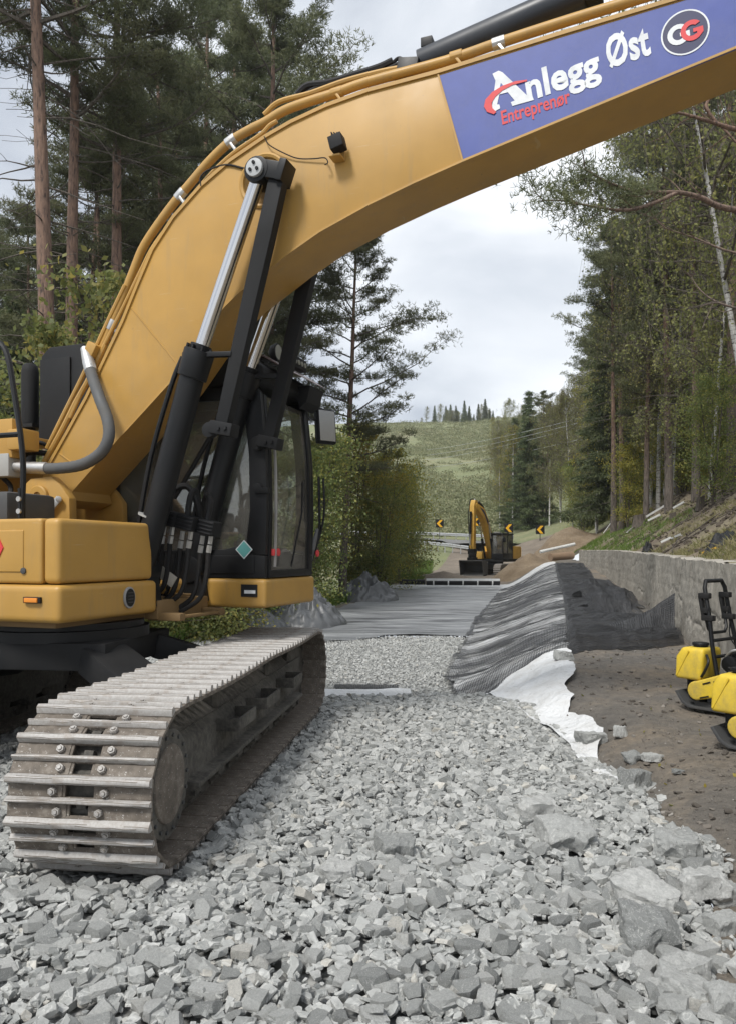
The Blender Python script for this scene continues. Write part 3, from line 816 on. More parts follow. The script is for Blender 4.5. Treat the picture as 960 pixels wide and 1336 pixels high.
# ------------------------------------------------------------------ retaining wall
def make_wall():
    zs = np.arange(3.4, 42.01, .03); nh = 40
    cr = random.Random(5)
    cracks = []
    for (zc, t0, kind) in ((13.0, .95, 'd'), (17.4, .82, 'v'), (14.6, .6, 'h'), (20, .85, 'h'), (24, .7, 'h'), (11.0, .7, 'h'), (28, .6, 'd'), (12.4, .45, 'h'), (15.8, .3, 'h'), (9.2, .6, 'd'), (22, .35, 'h')):
        pts = [(zc, t0)]
        for k in range(9):
            z_, t = pts[-1]
            if kind == 'v': z_ += cr.uniform(-.03, .10); t -= cr.uniform(.03, .10)
            elif kind == 'h': z_ -= cr.uniform(.1, .32); t += cr.uniform(-.06, .05)
            else: z_ += cr.uniform(.02, .22); t -= cr.uniform(.02, .12)
            pts.append((z_, t))
        cracks.append(pts)
    X = WALLX(zs); dX = np.gradient(X, zs); L = np.sqrt(1 + dX**2)
    nx, nz_ = -1 / L, dX / L                     # outward, towards the road
    T = np.linspace(0, 1, nh)
    Zg, Tg = np.meshgrid(zs, T, indexing='ij')
    hh = WB(zs) - .35; top = WT(zs) + .035
    hg = hh[:, None] + (top - hh)[:, None] * Tg
    disp = .03 * fbm(Zg * 1.4, Tg * 1.6 + 3) + .018 * fbm(Zg * 6, Tg * 7) + .01 * fbm(Zg * 18, Tg * 20)
    disp += -.006 * (np.abs(((hg * 1.0 + .02 * np.sin(Zg * .7)) % .24) - .12) > .108)   # board marks
    crk = np.full(Zg.shape, 9.0)
    for pts in cracks:
        for (a, b) in zip(pts[:-1], pts[1:]):
            ax, ay = a[0], a[1] * 1.5; bx, by = b[0], b[1] * 1.5
            dx, dy = bx - ax, by - ay; l2 = dx*dx + dy*dy + 1e-9
            t = np.clip(((Zg - ax) * dx + (Tg * 1.5 - ay) * dy) / l2, 0, 1)
            crk = np.minimum(crk, np.hypot(Zg - ax - t * dx, Tg * 1.5 - ay - t * dy))
    disp -= .035 * np.clip(1 - crk / .022, 0, 1)
    topn = .03 * fbm(zs * 3, zs * 0 + 9)
    hg[:, -1] += topn
    lean = .07 * (1 - Tg)                        # slight batter
    off = disp + lean
    Xg = X[:, None] + nx[:, None] * off; Yg = zs[:, None] + nz_[:, None] * off
    V = np.stack([Xg, Yg, hg], -1)
    back = np.stack([X - nx * .42, zs - nz_ * .42, hg[:, -1] + .01 * fbm(zs * 5, zs * 0)], -1)[:, None, :]
    backb = back.copy(); backb[:, :, 2] = (WB(zs) - .4)[:, None]
    mid = (V[:, -1:, :] + back) / 2; mid[:, :, 2] += .012
    G = np.concatenate([V, mid, back, backb], 1); nc = G.shape[1]
    i = np.arange((len(zs) - 1) * nc).reshape(len(zs) - 1, nc)[:, :-1].ravel()
    F = np.stack([i, i + 1, i + nc + 1, i + nc], -1)
    mi = np.zeros(len(F), int)
    cf = np.concatenate([crk, np.full((len(zs), 3), 9.0)], 1)
    mi[(cf.ravel()[F].mean(1) < .013)] = 1
    me = np_mesh('retaining_wall', G.reshape(-1, 3), F, [CONC, CRACK], True, matidx=mi)
    me.set_sharp_from_angle(angle=R(40))
    o = link_mesh('retaining_wall', me)
    tag(o, 'long cracked grey concrete retaining wall below the grassy slope', 'wall')
    e = MB(); x1, z1 = float(WALLX(42)), 42.0
    e.box((x1 + .2, z1 + .02, float(WT(42)) - .5), (.5, .06, 1.05))
    link_mesh('end_face', e.mesh('end_face', CONC), o)
make_wall()

# ------------------------------------------------------------------ textiles
def cloth(name, tz, us, posf, mat, uvf, parent=None):
    nz, nu = len(tz), len(us)
    V = np.zeros((nz, nu, 3)); UV = np.zeros((nz, nu, 2))
    T, U = np.meshgrid(tz, us, indexing='ij')
    V[..., 0], V[..., 1], V[..., 2] = posf(U, T)
    UV[..., 0], UV[..., 1] = uvf(U, T)
    i = np.arange((nz - 1) * nu).reshape(nz - 1, nu)[:, :-1].ravel()
    F = np.stack([i, i + 1, i + nu + 1, i + nu], -1)
    me = np_mesh(name, V.reshape(-1, 3), F, mat, True)
    uvl = me.uv_layers.new(name='UVMap')
    uvl.data.foreach_set('uv', UV.reshape(-1, 2)[F.ravel()].astype(np.float32).ravel())
    return link_mesh(name, me, parent)
def ripple(X, Z, amp, sc=1.0):
    """folds that run across the road"""
    return 1.35 * amp * (fbm(X * .45 * sc + 5, Z * 2.6 * sc, 5) + .5 * np.sin(Z * 3.1 * sc + 2.2 * fbm(X * .5, Z * .4, 2)))
# white geotextile: bank plus torn tail beside the rock bed
WLE = C((5.4, 1.66), (6.2, 1.62), (7, 1.6), (8, 1.5), (9, 1.25), (10, 1.15), (11, 1.15), (12, 1.3), (20, 2.85), (42, 7.4), (44, 7.8))
WRE = C((5.4, 1.75), (6.2, 1.82), (7, 1.95), (7.6, 1.96), (8.4, 2.25), (9, 2.36), (9.6, 2.6), (10.6, 2.75), (19, 4.95), (30, 7.5), (41, 10.0), (44, 10.4))
def wpos(U, Z):
    jag = .09 * fbm(Z * 2.2, Z * 0 + 2, 3) * np.interp(Z, [5, 10, 14], [1, 1, .2])
    l = WLE(Z) + jag * .6; r = WRE(Z) + jag * 1.8
    X = l + (r - l) * U
    return X, Z, H(X, Z) + .045 + np.maximum(ripple(X, Z, .035), -.025)
tz = np.concatenate([np.arange(5.4, 14, .06), np.arange(14, 44.01, .2)])
o = cloth('white_geotextile', tz, np.linspace(0, 1, 30), wpos, TEXW, lambda U, Z: (U * 2, Z))
tag(o, 'white geotextile sheet spread up the bank under the black geogrid', 'geotextile')
# grey film over the trench floor
def fpos(U, Z):
    l = XL(Z) + .35 + .12 * fbm(Z, Z * 0, 3); r = FOOT(Z) + .1
    X = l + (r - l) * U
    Zs = Z + np.interp(Z, [16, 18], [1, 0]) * (.5 * np.sin(X * 1.7) + .2 * X)
    return X, Zs, H(X, Zs) + .03 + np.maximum(ripple(X, Zs, .05), -.02)
tz = np.concatenate([np.arange(16.3, 39.0, .12)])
o = cloth('trench_liner', tz, np.linspace(0, 1, 40), fpos, FILM, lambda U, Z: (U * 5, Z))
tag(o, 'wide grey wrinkled liner covering the trench floor behind the fine gravel', 'liner sheet')
def f2pos(U, Z):
    l = XL(Z) - .1; r = WLE(Z) + .1
    X = l + (r - l) * U
    return X, Z, H(X, Z) + .04 + np.maximum(ripple(X, Z, .02), -.015)
o = cloth('white_geotextile', np.arange(38.6, 43.6, .15), np.linspace(0, 1, 30), f2pos, TEXW, lambda U, Z: (U * 5, Z))
tag(o, 'white geotextile band lying across the far end of the trench floor', 'geotextile')
# black geogrid over the bank and folded over the bench
def gx(U, Z, rel):
    """U 0..1 bank, 1..2 bench"""
    f, r, w = FOOT(Z), RIDGE(Z), WALLX(Z)
    return np.where(U < 1, f - .15 + (r - f + .15) * U, r + (w - r) * (U - 1) * rel)
def gskew(U): return np.interp(U, [0, .3, 1, 1.5, 2], [-.15, 0, .55, 1.3, 2.1])
RELR = C((8, .90), (12, .92), (13.5, .9), (15, .70), (17, .62), (22, .58), (30, .62), (36, .75), (42, .8))
def gpos(U, T):
    w = np.interp(T, [9.5, 14, 24], [1, .6, 0]); Z = T + gskew(U) * w
    Z = Z + .12 * fbm(U * 4, T * 0 + 1, 3) * np.interp(T, [9.5, 11], [1, 0])
    X = gx(U, Z, RELR(Z))
    lift = .075 + np.where(U > 1, .03, 0)
    rp = ripple(X, Z, .05) + np.where(U > 1.05, 1, .25) * (.12 * np.abs(fbm(X * 1.3 + 9, Z * 2.0, 3)) + .06 * np.abs(fbm(X * 3.1, Z * 6.5, 3)))
    rp = rp + np.where(U > 1, np.exp(-((T - 10.15) / .28) ** 2) * .09, 0)          # doubled front fold
    edge = np.clip((T - 9.55) / .22, 0, 1)
    return X, Z, H(np.minimum(X, WALLX(Z) - .05), Z) + .012 + edge * (lift - .012 + np.maximum(rp, -.04))
tz = np.concatenate([np.arange(9.55, 15, .04), np.arange(15, 38.6, .11)])
o = empty('geogrid', (2.7, 10.5, .3))
tag(o, 'black open-mesh geogrid draped over the white bank and folded on the bench', 'geogrid')
def child_at(ob, par):
    ob.parent = par
    ob.matrix_parent_inverse = Matrix.Translation(-par.location)
    return ob
child_at(cloth('bank_net', tz, np.linspace(0, 1.0, 34), gpos, GRID_SLOPE, lambda U, T: (U * 1.6, T * 1.0)), o)
child_at(cloth('bench_net', tz, np.linspace(1.0, 2.0, 56), gpos, GRID_BENCH, lambda U, T: (1.6 + (U - 1) * 2.4, T * 1.0)), o)
# standing corner flap of the geogrid against the wall, and crumpled folds behind it
def crumple(name, pts_grid, mat, seed, amp=.05, sub=4):
    """pts_grid rows of 3-D points, subdivided and crumpled"""
    G = np.array(pts_grid, float); a, b = G.shape[:2]
    ti = np.linspace(0, a - 1, (a - 1) * sub + 1); tj = np.linspace(0, b - 1, (b - 1) * sub + 1)
    O = np.zeros((len(ti), len(tj), 3)); UVs = np.zeros((len(ti), len(tj), 2))
    for i, u in enumerate(ti):
        for j, v in enumerate(tj):
            i0 = min(int(u), a - 2); j0 = min(int(v), b - 2); fu, fv = u - i0, v - j0
            p = (G[i0, j0]*(1-fu)+G[i0+1, j0]*fu)*(1-fv) + (G[i0, j0+1]*(1-fu)+G[i0+1, j0+1]*fu)*fv
            q = Vector(p) * 2.2 + Vector((seed, 0, 0))
            O[i, j] = p + amp * np.array(mnoise.noise_vector(q)) + amp * .5 * np.array(mnoise.noise_vector(q * 2.3))
            UVs[i, j] = (u * .3, v * .3)
    nb = len(tj); n = len(ti)
    i = np.arange((n - 1) * nb).reshape(n - 1, nb)[:, :-1].ravel()
    F = np.stack([i, i + 1, i + nb + 1, i + nb], -1)
    me = np_mesh(name, O.reshape(-1, 3), F, mat, True)
    uvl = me.uv_layers.new(name='UVMap'); uvl.data.foreach_set('uv', UVs.reshape(-1, 2)[F.ravel()].astype(np.float32).ravel())
    return link_mesh(name, me)
fl = [[(3.6, 12.0, .31), (4.1, 12.1, .31), (4.6, 12.15, .30), (4.95, 12.2, .27)],
      [(3.65, 12.3, .42), (4.15, 12.4, .45), (4.6, 12.4, .50), (4.98, 12.40, .50)],
      [(3.7, 12.6, .40), (4.2, 12.65, .50), (4.65, 12.65, .68), (5.02, 12.55, .98)],
      [(3.8, 12.9, .36), (4.25, 12.9, .40), (4.72, 12.9, .50), (5.08, 12.75, .62)],
      [(3.9, 13.3, .34), (4.4, 13.3, .33), (4.85, 13.2, .33), (5.14, 13.0, .30)]]
child_at(crumple('corner_flap', fl, GRID_BENCH, 3.0, .035, 6), o)
rr = random.Random(9)
for (cx, cz, w, h) in ((4.9, 15.6, 1.0, .55), (5.9, 19.0, 1.3, .6), (6.3, 20.5, 1.0, .5), (6.9, 23, 1.2, .45)):
    g = []
    for i in range(5):
        row = []
        for j in range(5):
            hh = h * (1 - abs(i - 2) / 2) * rr.uniform(.6, 1.0) * (1 if 0 < j < 4 else .45)
            x_, z_ = cx + (j - 2) / 4 * w, cz + (i - 2) / 4 * w * 1.3
            row.append((x_ + rr.uniform(-.05, .05), z_, Hs(x_, z_) + .06 + hh))
        g.append(row)
    child_at(crumple('loose_fold', g, GRID_BENCH, cx * 3, .12, 5), o)
# white strip with a sliver of net at the front edge of the fine gravel
def spos(U, Z):
    X = -1.15 + 1.7 * U
    return X, Z + .03 * fbm(X * 3, Z * 0), H(X, Z) + .05 + .02 * fbm(X * 3, Z * 3)
o = cloth('geotextile_strip', np.arange(9.55, 10.1, .05), np.linspace(0, 1, 30), spos, TEXW, lambda U, Z: (U * 1.7, Z))
tag(o, 'narrow white geotextile strip between coarse rock and fine gravel beside the track', 'geotextile strip')
def s2pos(U, Z):
    X = -.45 + .85 * U
    return X, Z, H(X, Z) + .045 + .05 * np.maximum(0, fbm(X * 2, Z * 3))
o = cloth('geogrid_scrap', np.arange(10.08, 10.42, .04), np.linspace(0, 1, 20), s2pos, GRID_BENCH, lambda U, Z: (U * .85, Z))
tag(o, 'small black geogrid scrap peeping out behind the white strip', 'geogrid scrap')
# crumpled grey film heaps at the left edge of the trench
def heap(c, w, d, h, seed, label, lean=0.0):
    n = 64; V = []; F = []
    for i in range(n):
        for j in range(n):
            a, b = i / (n - 1) * 2 - 1, j / (n - 1) * 2 - 1
            x_, z_ = c[0] + a * w / 2, c[1] + b * d / 2
            rr_ = math.hypot(a - lean * .4, b)
            q = Vector((a * 1.6 + seed, b * 1.6, seed))
            rid = 1 - abs(mnoise.noise(q * 1.6)) * 1.3 - abs(mnoise.noise(q * 3.7)) * .6
            hh = h * max(0, 1 - rr_) ** .8 * (.55 + .6 * rid) + .04 * mnoise.noise(q * 6) + .13 * (.5 - abs(mnoise.noise(q * 2.6 + Vector((a * 1.5, 0, 0))))) * max(0, 1.15 - rr_)
            V.append((x_, z_, Hs(x_, z_) + .05 + max(hh, 0) - (.12 if rr_ > 1 else 0)))
    for i in range(n - 1):
        for j in range(n - 1):
            F.append((i*n+j, (i+1)*n+j, (i+1)*n+j+1, i*n+j+1))
    o = link_mesh('plastic_heap', np_mesh('plastic_heap', np.array(V), np.array(F), TARP, True))
    tag(o, label, 'plastic sheeting')
heap((-1.55, 19.2, 0), 2.1, 2.2, .95, 1.3, 'crumpled grey plastic sheeting peak just right of the cab')
heap((-.15, 29.5, 0), 2.6, 2.6, 1.05, 7.7, 'pointed grey plastic sheeting heap farther back by the trees', .3)
heap((-2.9, 18.2, 0), 2.2, 2.2, .6, 4.4, 'dark low fold of plastic sheeting half hidden below the cab')
# rolls of textile across the far end
def roll(p0, p1, r, mats, label, straps, strapm, wrap=True):
    p0, p1 = Vector(p0), Vector(p1)
    t = (p1 - p0).normalized()
    o = MB().cyl(p0 - p0, p1 - p0, r, seg=20).build('textile_roll', mats, loc=p0)
    tag(o, label, 'fabric roll')
    for k in range(straps):
        q = (p1 - p0) * ((k + .5) / straps)
        MB().cyl(q - t * .035, q + t * .035, r * 1.03, seg=20).build('strap', strapm, o)
    MB().cyl((p1 - p0) + t * .0, (p1 - p0) + t * .02, r * .35, seg=12).build('core', DGRY, o)
    if wrap:
        m_ = MB()
        pts = [(math.cos(a) * r * 1.06, math.sin(a) * r * 1.06) for a in [R(20 + 14 * k) for k in range(11)]]
        nrm = Vector((t.y, -t.x, 0))
        vs = []; 
        for q in (Vector((0, 0, 0)), p1 - p0):
            vs += [q - nrm * c_ + Vector((0, 0, s__)) for c_, s__ in pts]
        m_.add(vs, [(k, k + 1, k + 12, k + 11) for k in range(10)])
        link_mesh('wrapper', m_.mesh('wrapper', TEXW), o)
roll((3.05, 40.3, .12), (6.85, 40.0, .12), .17, TARPB, 'long dark fabric roll with white wrapper and straps across the trench end', 5, WHT)
roll((1.7, 40.9, .10), (3.0, 40.6, .10), .14, TARPB, 'short bare black fabric roll left of the long wrapped roll', 2, BLK, False)
# ------------------------------------------------------------------ the large excavator
EO = Vector((-2.6, 6.95, 0)); EA = R(-20)
EF = Vector((math.cos(EA), math.sin(EA), 0)); EL = Vector((-math.sin(EA), math.cos(EA), 0))
def UH(x, y, v):
    """photo measurement -> (forward, height) on the machine plane v"""
    bx, by = EO.x + v * EL.x, EO.y + v * EL.y; a = (x - 480) / 1000
    u = (a * by - bx) / (EF.x - a * EF.y); Z = by + u * EF.y
    return (u, EYE + (722 - y) / 1000 * Z)
def UVH(x, y, v):
    u, h = UH(x, y, v); return Vector((u, v, h))
EX = empty('excavator', (EO.x, EO.y, 0), EA)
tag(EX, 'large yellow tracked excavator with blue lettered boom parked on crushed rock', 'excavator')

# --- undercarriage -------------------------------------------------
rel = UC - EO
UCL = Vector((rel.dot(EF), rel.dot(EL), 0)); UCR = UCA - EA
def ucpart(mb, name, mats, bevel=0.0, parent=None, **k):
    if parent is None: return mb.build(name, mats, EX, bevel, UCL, (0, 0, UCR), **k)
    return mb.build(name, mats, parent, bevel, **k)
XI, HC, RC = 1.93, .425, .395
def track_path():
    pts = []
    for x in np.linspace(-XI, XI, 30): pts.append((x, HC - RC))
    for a in np.linspace(-90, 90, 24)[1:-1]: pts.append((XI + RC * math.cos(R(a)), HC + RC * math.sin(R(a))))
    for x in np.linspace(XI, -XI, 40):
        sag = .016 * abs(math.sin((x - XI) / (2 * XI) * math.pi * 2)) ** 1.2
        pts.append((x, HC + RC - sag))
    for a in np.linspace(90, 270, 24)[1:-1]: pts.append((-XI + RC * math.cos(R(a)), HC + RC * math.sin(R(a))))
    pts.append(pts[0])
    return np.array(pts)
tp = track_path()
sl_ = np.concatenate([[0], np.cumsum(np.hypot(*np.diff(tp, axis=0).T))])
NSH = 52; PIT = sl_[-1] / NSH
def tp_at(d):
    d = d % sl_[-1]
    return np.interp(d, sl_, tp[:, 0]), np.interp(d, sl_, tp[:, 1])
def shoe_mesh():
    """two-bar shoe: a heavy lapped bar at the leading edge, a lighter one in the middle, bolts and mud slots between"""
    m = MB(); W = .72; g = PIT / 2
    def bar(x, b, t, h):
        pr = [(x - b, .0115), (x + b, .0115), (x + t, .0115 + h * .8), (x + t * .6, .0115 + h), (x - t * .6, .0115 + h), (x - t, .0115 + h * .8)]
        n = len(pr); rr = random.Random(int(x * 1000)); vs = []
        N = 13
        for k in range(N):
            y = -W/2 - .003 + (W + .006) * k / (N - 1)
            for a, c in pr: vs.append((a + rr.gauss(0, .0012), y, c + (rr.gauss(0, .0022) if c > .02 else 0)))
        fs = [tuple(range(n)), tuple((N-1)*n + k for k in range(n-1, -1, -1))] + [(i*n+k, (i+1)*n+k, (i+1)*n+(k+1) % n, i*n+(k+1) % n) for i in range(N-1) for k in range(n)]
        m.add(vs, fs, 1)
    x0, x1, x2 = -g * .84, g * .16, g * .97
    m.box((x0, 0, 0), (.05, W, .022)); bar(x0, .024, .017, .036)
    m.box((x1, 0, 0), (.034, W, .022)); bar(x1, .016, .010, .028)
    for a, b, sl in ((x0 + .025, x1 - .017, .085), (x1 + .017, x2, .06)):
        xc, w = (a + b) / 2, b - a
        for sgn in (-1, 1):
            m.box((xc, sgn * (W/2 + sl) / 2, 0), (w, W/2 - sl, .018))
            m.cyl((xc, sgn * (sl + .045), .008), (xc, sgn * (sl + .045), .030), .021, seg=6, mi=1)
            m.cyl((xc, sgn * (sl + .045), .029), (xc, sgn * (sl + .045), .036), .012, seg=6, mi=1)
        # rounded ends of the slot
        for sgn in (-1, 1): m.box((xc, sgn * (sl - .006), -.002), (w, .016, .012))
    for sgn in (-1, 1): m.box((-.002, sgn * (W/2 + .10) / 2, -.013), (PIT * .93, W/2 - .12, .010))
    return m.mesh('track_shoe', [SHOE, GROUS], .002, bseg=1)
SHM = shoe_mesh()
def make_track(sy):
    ch = MB()
    for k in range(NSH):
        d = (k + .5) * PIT
        x0, z0 = tp_at(d - PIT * .5); x1, z1 = tp_at(d + PIT * .5)
        t = Vector((x1 - x0, 0, z1 - z0)).normalized(); nrm = Vector((t.z, 0, -t.x))   # outward
        c = Vector(((x0 + x1) / 2, sy * 1.3, (z0 + z1) / 2))
        rot = Matrix((t, Vector((0, 1, 0)), t.cross(Vector((0, 1, 0))))).transposed()
        for s_ in (-1, 1):
            ch.box(c - nrm * .062 + Vector((0, s_ * .095, 0)), (PIT * 1.02, .034, .10), rot)
            ch.cyl(c + t * PIT * .5 - nrm * .06 + Vector((0, -.13, 0)), c + t * PIT * .5 - nrm * .06 + Vector((0, .13, 0)), .026, seg=8) if s_ > 0 else None
    tr = ucpart(ch, 'track', UNDER)
    for k in range(NSH):
        d = (k + .5) * PIT + .03
        x0, z0 = tp_at(d - PIT * .5); x1, z1 = tp_at(d + PIT * .5)
        t = Vector((x1 - x0, 0, z1 - z0)).normalized(); nrm = Vector((t.z, 0, -t.x))
        c = Vector(((x0 + x1) / 2, sy * 1.3, (z0 + z1) / 2))
        o = bpy.data.objects.new('track_shoe', SHM); COL.objects.link(o); o.parent = tr
        o.matrix_local = Matrix.Translation(c) @ Matrix((t, nrm.cross(t), nrm)).transposed().to_4x4()
    # frame
    out = sy                                          # outward side
    f = MB()
    prof = [(-.2, .22), (.235, .22), (.275, .245), (.275, .275), (.185, .285), (.185, .50), (.16, .53), (-.02, .70), (-.2, .70)]
    f.prism(prof, -1.42, 1.52, lambda p, q, w: (w, sy * 1.3 + out * p, q))
    f.prism([(-.16, .24), (.14, .24), (.14, .56), (-.16, .56)], -1.9, 2.0, lambda p, q, w: (w, sy * 1.3 + out * p, q))
    fr = ucpart(f, 'track_frame', UNDER, .012)
    # final drive disc at the near end, idler at the far end
    fd = MB()
    y0 = sy * 1.3
    fd.cyl((-XI, y0 - .1, HC), (-XI, y0 + .1, HC), .335, seg=28)
    for k in range(20):
        a = 2 * math.pi * k / 20
        fd.box((-XI + .345 * math.cos(a), y0, HC + .345 * math.sin(a)), (.05, .05, .05), Matrix.Rotation(-a, 3, 'Y'))
    fd.cyl((-XI, y0 + out * .1, HC), (-XI, y0 + out * .265, HC), .295, seg=36)
    fd.cyl((-XI, y0 + out * .265, HC), (-XI, y0 + out * .292, HC), .292, .28, seg=36)
    d_ = ucpart(fd, 'final_drive', UNDER, .006, fr)
    MB().cyl((-XI, y0 + out * .2921, HC), (-XI, y0 + out * .302, HC), .205, .198, seg=36).build('cover_plate', SHOE, EX, 0.003, UCL, (0, 0, UCR))
    bo = MB()
    for k in range(18):
        a = 2 * math.pi * k / 18
        c = Vector((-XI + .247 * math.cos(a), y0 + out * .292, HC + .247 * math.sin(a)))
        bo.cyl(c, c + Vector((0, out * .010, 0)), .011, seg=6)
    tag(ucpart(bo, 'bolt_ring', DGRY, 0, fr), kind='stuff')
    idl = MB().lathe([(.30, -.12), (.34, -.09), (.34, -.05), (.36, -.04), (.36, .04), (.34, .05), (.34, .09), (.30, .12)], (XI, y0, HC), 'y', 32)
    ucpart(idl, 'idler_wheel', UNDER, 0, fr)
    for k in range(7):
        x = -1.3 + k * .44
        m_ = MB().lathe([(.07, -.2), (.095, -.17), (.095, -.06), (.075, -.05), (.075, .05), (.095, .06), (.095, .17), (.07, .2)], (x, y0, .215), 'y', 16)
        m_.box((x, y0 + out * .2, .225), (.13, .06, .09))
        ucpart(m_, 'track_roller', UNDER, 0, fr)
    for x in (-.65, .75):
        ucpart(MB().lathe([(.05, -.14), (.075, -.12), (.075, .12), (.05, .14)], (x, y0, HC + RC - .20), 'y', 14), 'carrier_roller', UNDER, 0, fr)
    for x, w in ((-.62, .42), (.10, .42), (1.0, .36)):
        m_ = MB(); yo = y0 + out * .185
        m_.box((x, yo + out * .15, .485), (w, .014, .085)); m_.box((x - w/2, yo + out * .075, .485), (.014, .15, .085)); m_.box((x + w/2, yo + out * .075, .485), (.014, .15, .085))
        m_.box((x, yo + out * .075, .449), (w, .14, .012))
        ucpart(m_, 'step', UNDER, .003, fr)
    m_ = MB().box((.2, y0 + out * .17, .262), (2.7, .26, .026))
    return fr
make_track(-1); make_track(1)
cb = MB()
cb.box((0, 0, .88), (1.2, 1.2, .20))
for sx in (-1, 1):
    for sy in (-1, 1):
        cb.bar((sx * .45, sy * .5, .86), (sx * .85, sy * 1.15, .58), .36, .20)
ucpart(cb, 'carbody', BLKM, .02)  # black, so the shade under the machine is put into the colour
ucpart(MB().lathe([(.62, .97), (.62, 1.05), (.58, 1.055), (.58, 1.10)], (0, 0, 0), 'z', 40), 'swing_ring', BLK)  # ring blackened likewise, its shadow painted in
# centre guards hanging between the tracks in the dark

# --- upper structure -----------------------------------------------
def part(mb, name, mats, bevel=0.0, parent=None, **k): return mb.build(name, mats, parent or EX, bevel, **k)
dk = MB().box2((-2.5, -1.42, 1.10), (1.0, 1.38, 1.26)).box2((.4, -.42, 1.085), (1.12, .34, 1.24))
dk.box2((1.0, -.40, 1.075), (1.32, -.32, 1.14)).box2((1.0, .22, 1.075), (1.32, .30, 1.14)).box2((1.26, -.38, 1.09), (1.31, .28, 1.12))
part(dk, 'turntable_deck', paint('deck_yellow', (0.20, 0.125, 0.05), .65, (.09, .075, .06), .9), .015)
sk = part(MB().box2((-2.4, -1.53, 1.145), (1.13, -.43, 1.405)), 'lower_skirt', YEL, .05, bseg=4)
fc = part(MB().box2((.962, -1.50, 1.412), (1.10, -.45, 1.86)).box2((.7, -1.42, 1.412), (.95, -.47, 1.83)), 'front_cover', YEL, .045, bseg=4)
sp_ = MB().box2((-1.3, -1.50, 1.412), (.952, -1.30, 1.86)).box2((-1.3, -1.3, 1.412), (.95, -.5, 1.84))
spo = part(sp_, 'side_panel', YEL, .025, bseg=3)
part(MB().box2((-.6, -1.508, 1.49), (.80, -1.49, 1.78)), 'panel_recess', YEL, .03, spo, bseg=3)
hx = [(math.cos(R(60 * k)) * .12 + .51, math.sin(R(60 * k)) * .12 + 1.66) for k in range(6)]
part(MB().prism(hx, -1.516, -1.506), 'emblem_rim', RED, 0, spo)
hx = [(math.cos(R(60 * k)) * .092 + .51, math.sin(R(60 * k)) * .092 + 1.66) for k in range(6)]
part(MB().prism(hx, -1.52, -1.514), 'emblem_field', BLK, 0, spo)
part(MB().cyl((.80, -1.512, 1.50), (.80, -1.49, 1.50), .022, seg=14), 'panel_lock', DGRY, .003, spo)
part(MB().box2((.84, -1.552, 1.282), (.985, -1.528, 1.325)), 'marker_base', BLK, .006, sk)
part(MB().box2((.857, -1.562, 1.288), (.968, -1.55, 1.319)), 'marker_lamp', ORNG, .004, sk)
bd = MB(); 
vs = [(1.145, -.80 + .065 * math.cos(2*math.pi*k/24), 1.285 + .082 * math.sin(2*math.pi*k/24)) for k in range(24)]
vs2 = [(1.128, a[1], a[2]) for a in vs]
bd.add(vs + vs2, [tuple(range(24)), tuple(range(47, 23, -1))] + [(k, k + 24, (k+1) % 24 + 24, (k+1) % 24) for k in range(24)])
bdo = part(bd, 'reflector_ring', paint('ring_grey', (.3, .3, .3), .4), .003, sk)
vs = [(1.150, -.80 + .052 * math.cos(2*math.pi*k/24), 1.285 + .068 * math.sin(2*math.pi*k/24)) for k in range(24)]
vs2 = [(1.1455, a[1], a[2]) for a in vs]
part(MB().add(vs + vs2, [tuple(range(24)), tuple(range(47, 23, -1))] + [(k, k + 24, (k+1) % 24 + 24, (k+1) % 24) for k in range(24)]), 'reflector', BLK, 0, sk)
gm = MB()
for k in range(4): gm.box((1.1508, -.80, 1.25 + k * .024), (.004, .062, .006))
part(gm, 'reflector_grille', DGRY, 0, sk)
# engine hood, counterweight and the things standing on them
hd = part(MB().box2((-2.4, -1.38, 1.42), (-.75, 1.34, 2.42)), 'engine_hood', YEL, .05)
part(MB().prism([(-3.0, -1.3), (-2.42, -1.47), (-2.42, 1.47), (-3.0, 1.3), (-3.25, .8), (-3.25, -.8)], 1.12, 2.35, lambda p, q, w: (p, q, w)), 'counterweight', YEL, .06)
part(MB().box2((-1.9, -.52, 2.44), (-.28, -.40, 2.78)).box2((-1.9, -.40, 2.60), (-.30, .1, 2.66)), 'hood_rail', YEL, .02)
part(MB().box2((-.30, -.56, 2.50), (-.13, -.36, 2.68)), 'valve_cover', YEL, .02)
bx_ = MB()
bx_.prism([(-.70, 2.72), (-.62, 2.62), (-.22, 2.60), (-.10, 2.75), (-.12, 3.55), (-.20, 3.60), (-.56, 3.60), (-.66, 3.52)], .22, .80)
bx_.box2((-.52, .3, 1.4), (-.25, .7, 2.62))
bo_ = part(bx_, 'air_cleaner_box', BLKM, .02)
part(MB().box2((-.655, .20, 2.70), (-.30, .222, 3.48)), 'box_panel', BLKM, .006, bo_)
ex = MB().lathe([(.055, 2.4), (.055, 2.84), (.075, 2.86), (.082, 2.9), (.082, 3.40), (.07, 3.46), (.05, 3.48)], (-.87, .3, 0), 'z', 18)
ex.box((-.87, .3, 2.86), (.26, .22, .035))
part(ex, 'exhaust_stack', BLKM, .0)
# handrail with its foot plate
hr = MB().tube(smooth_path([(.02, -1.2, 3.20), (.20, -1.2, 3.22), (.34, -1.2, 3.12), (.42, -1.2, 2.80), (.50, -1.2, 2.31), (.485, -1.2, 1.86)], 6), .021, 8)
hr.box((.487, -1.2, 1.97), (.02, .055, .26))
hr.tube([(-.6, -1.2, 2.50), (.47, -1.2, 2.50)], .02, 8)
ho = part(hr, 'handrail', BLK)
for hz_ in (1.93, 2.02):
    part(MB().cyl((.487, -1.235, hz_), (.487, -1.22, hz_), .02, seg=8), 'rail_bolt', SILV, 0, ho)
part(MB().box2((-.3, -1.25, 1.84), (.40, -.75, 2.08)), 'tool_box', DGRY, .04)

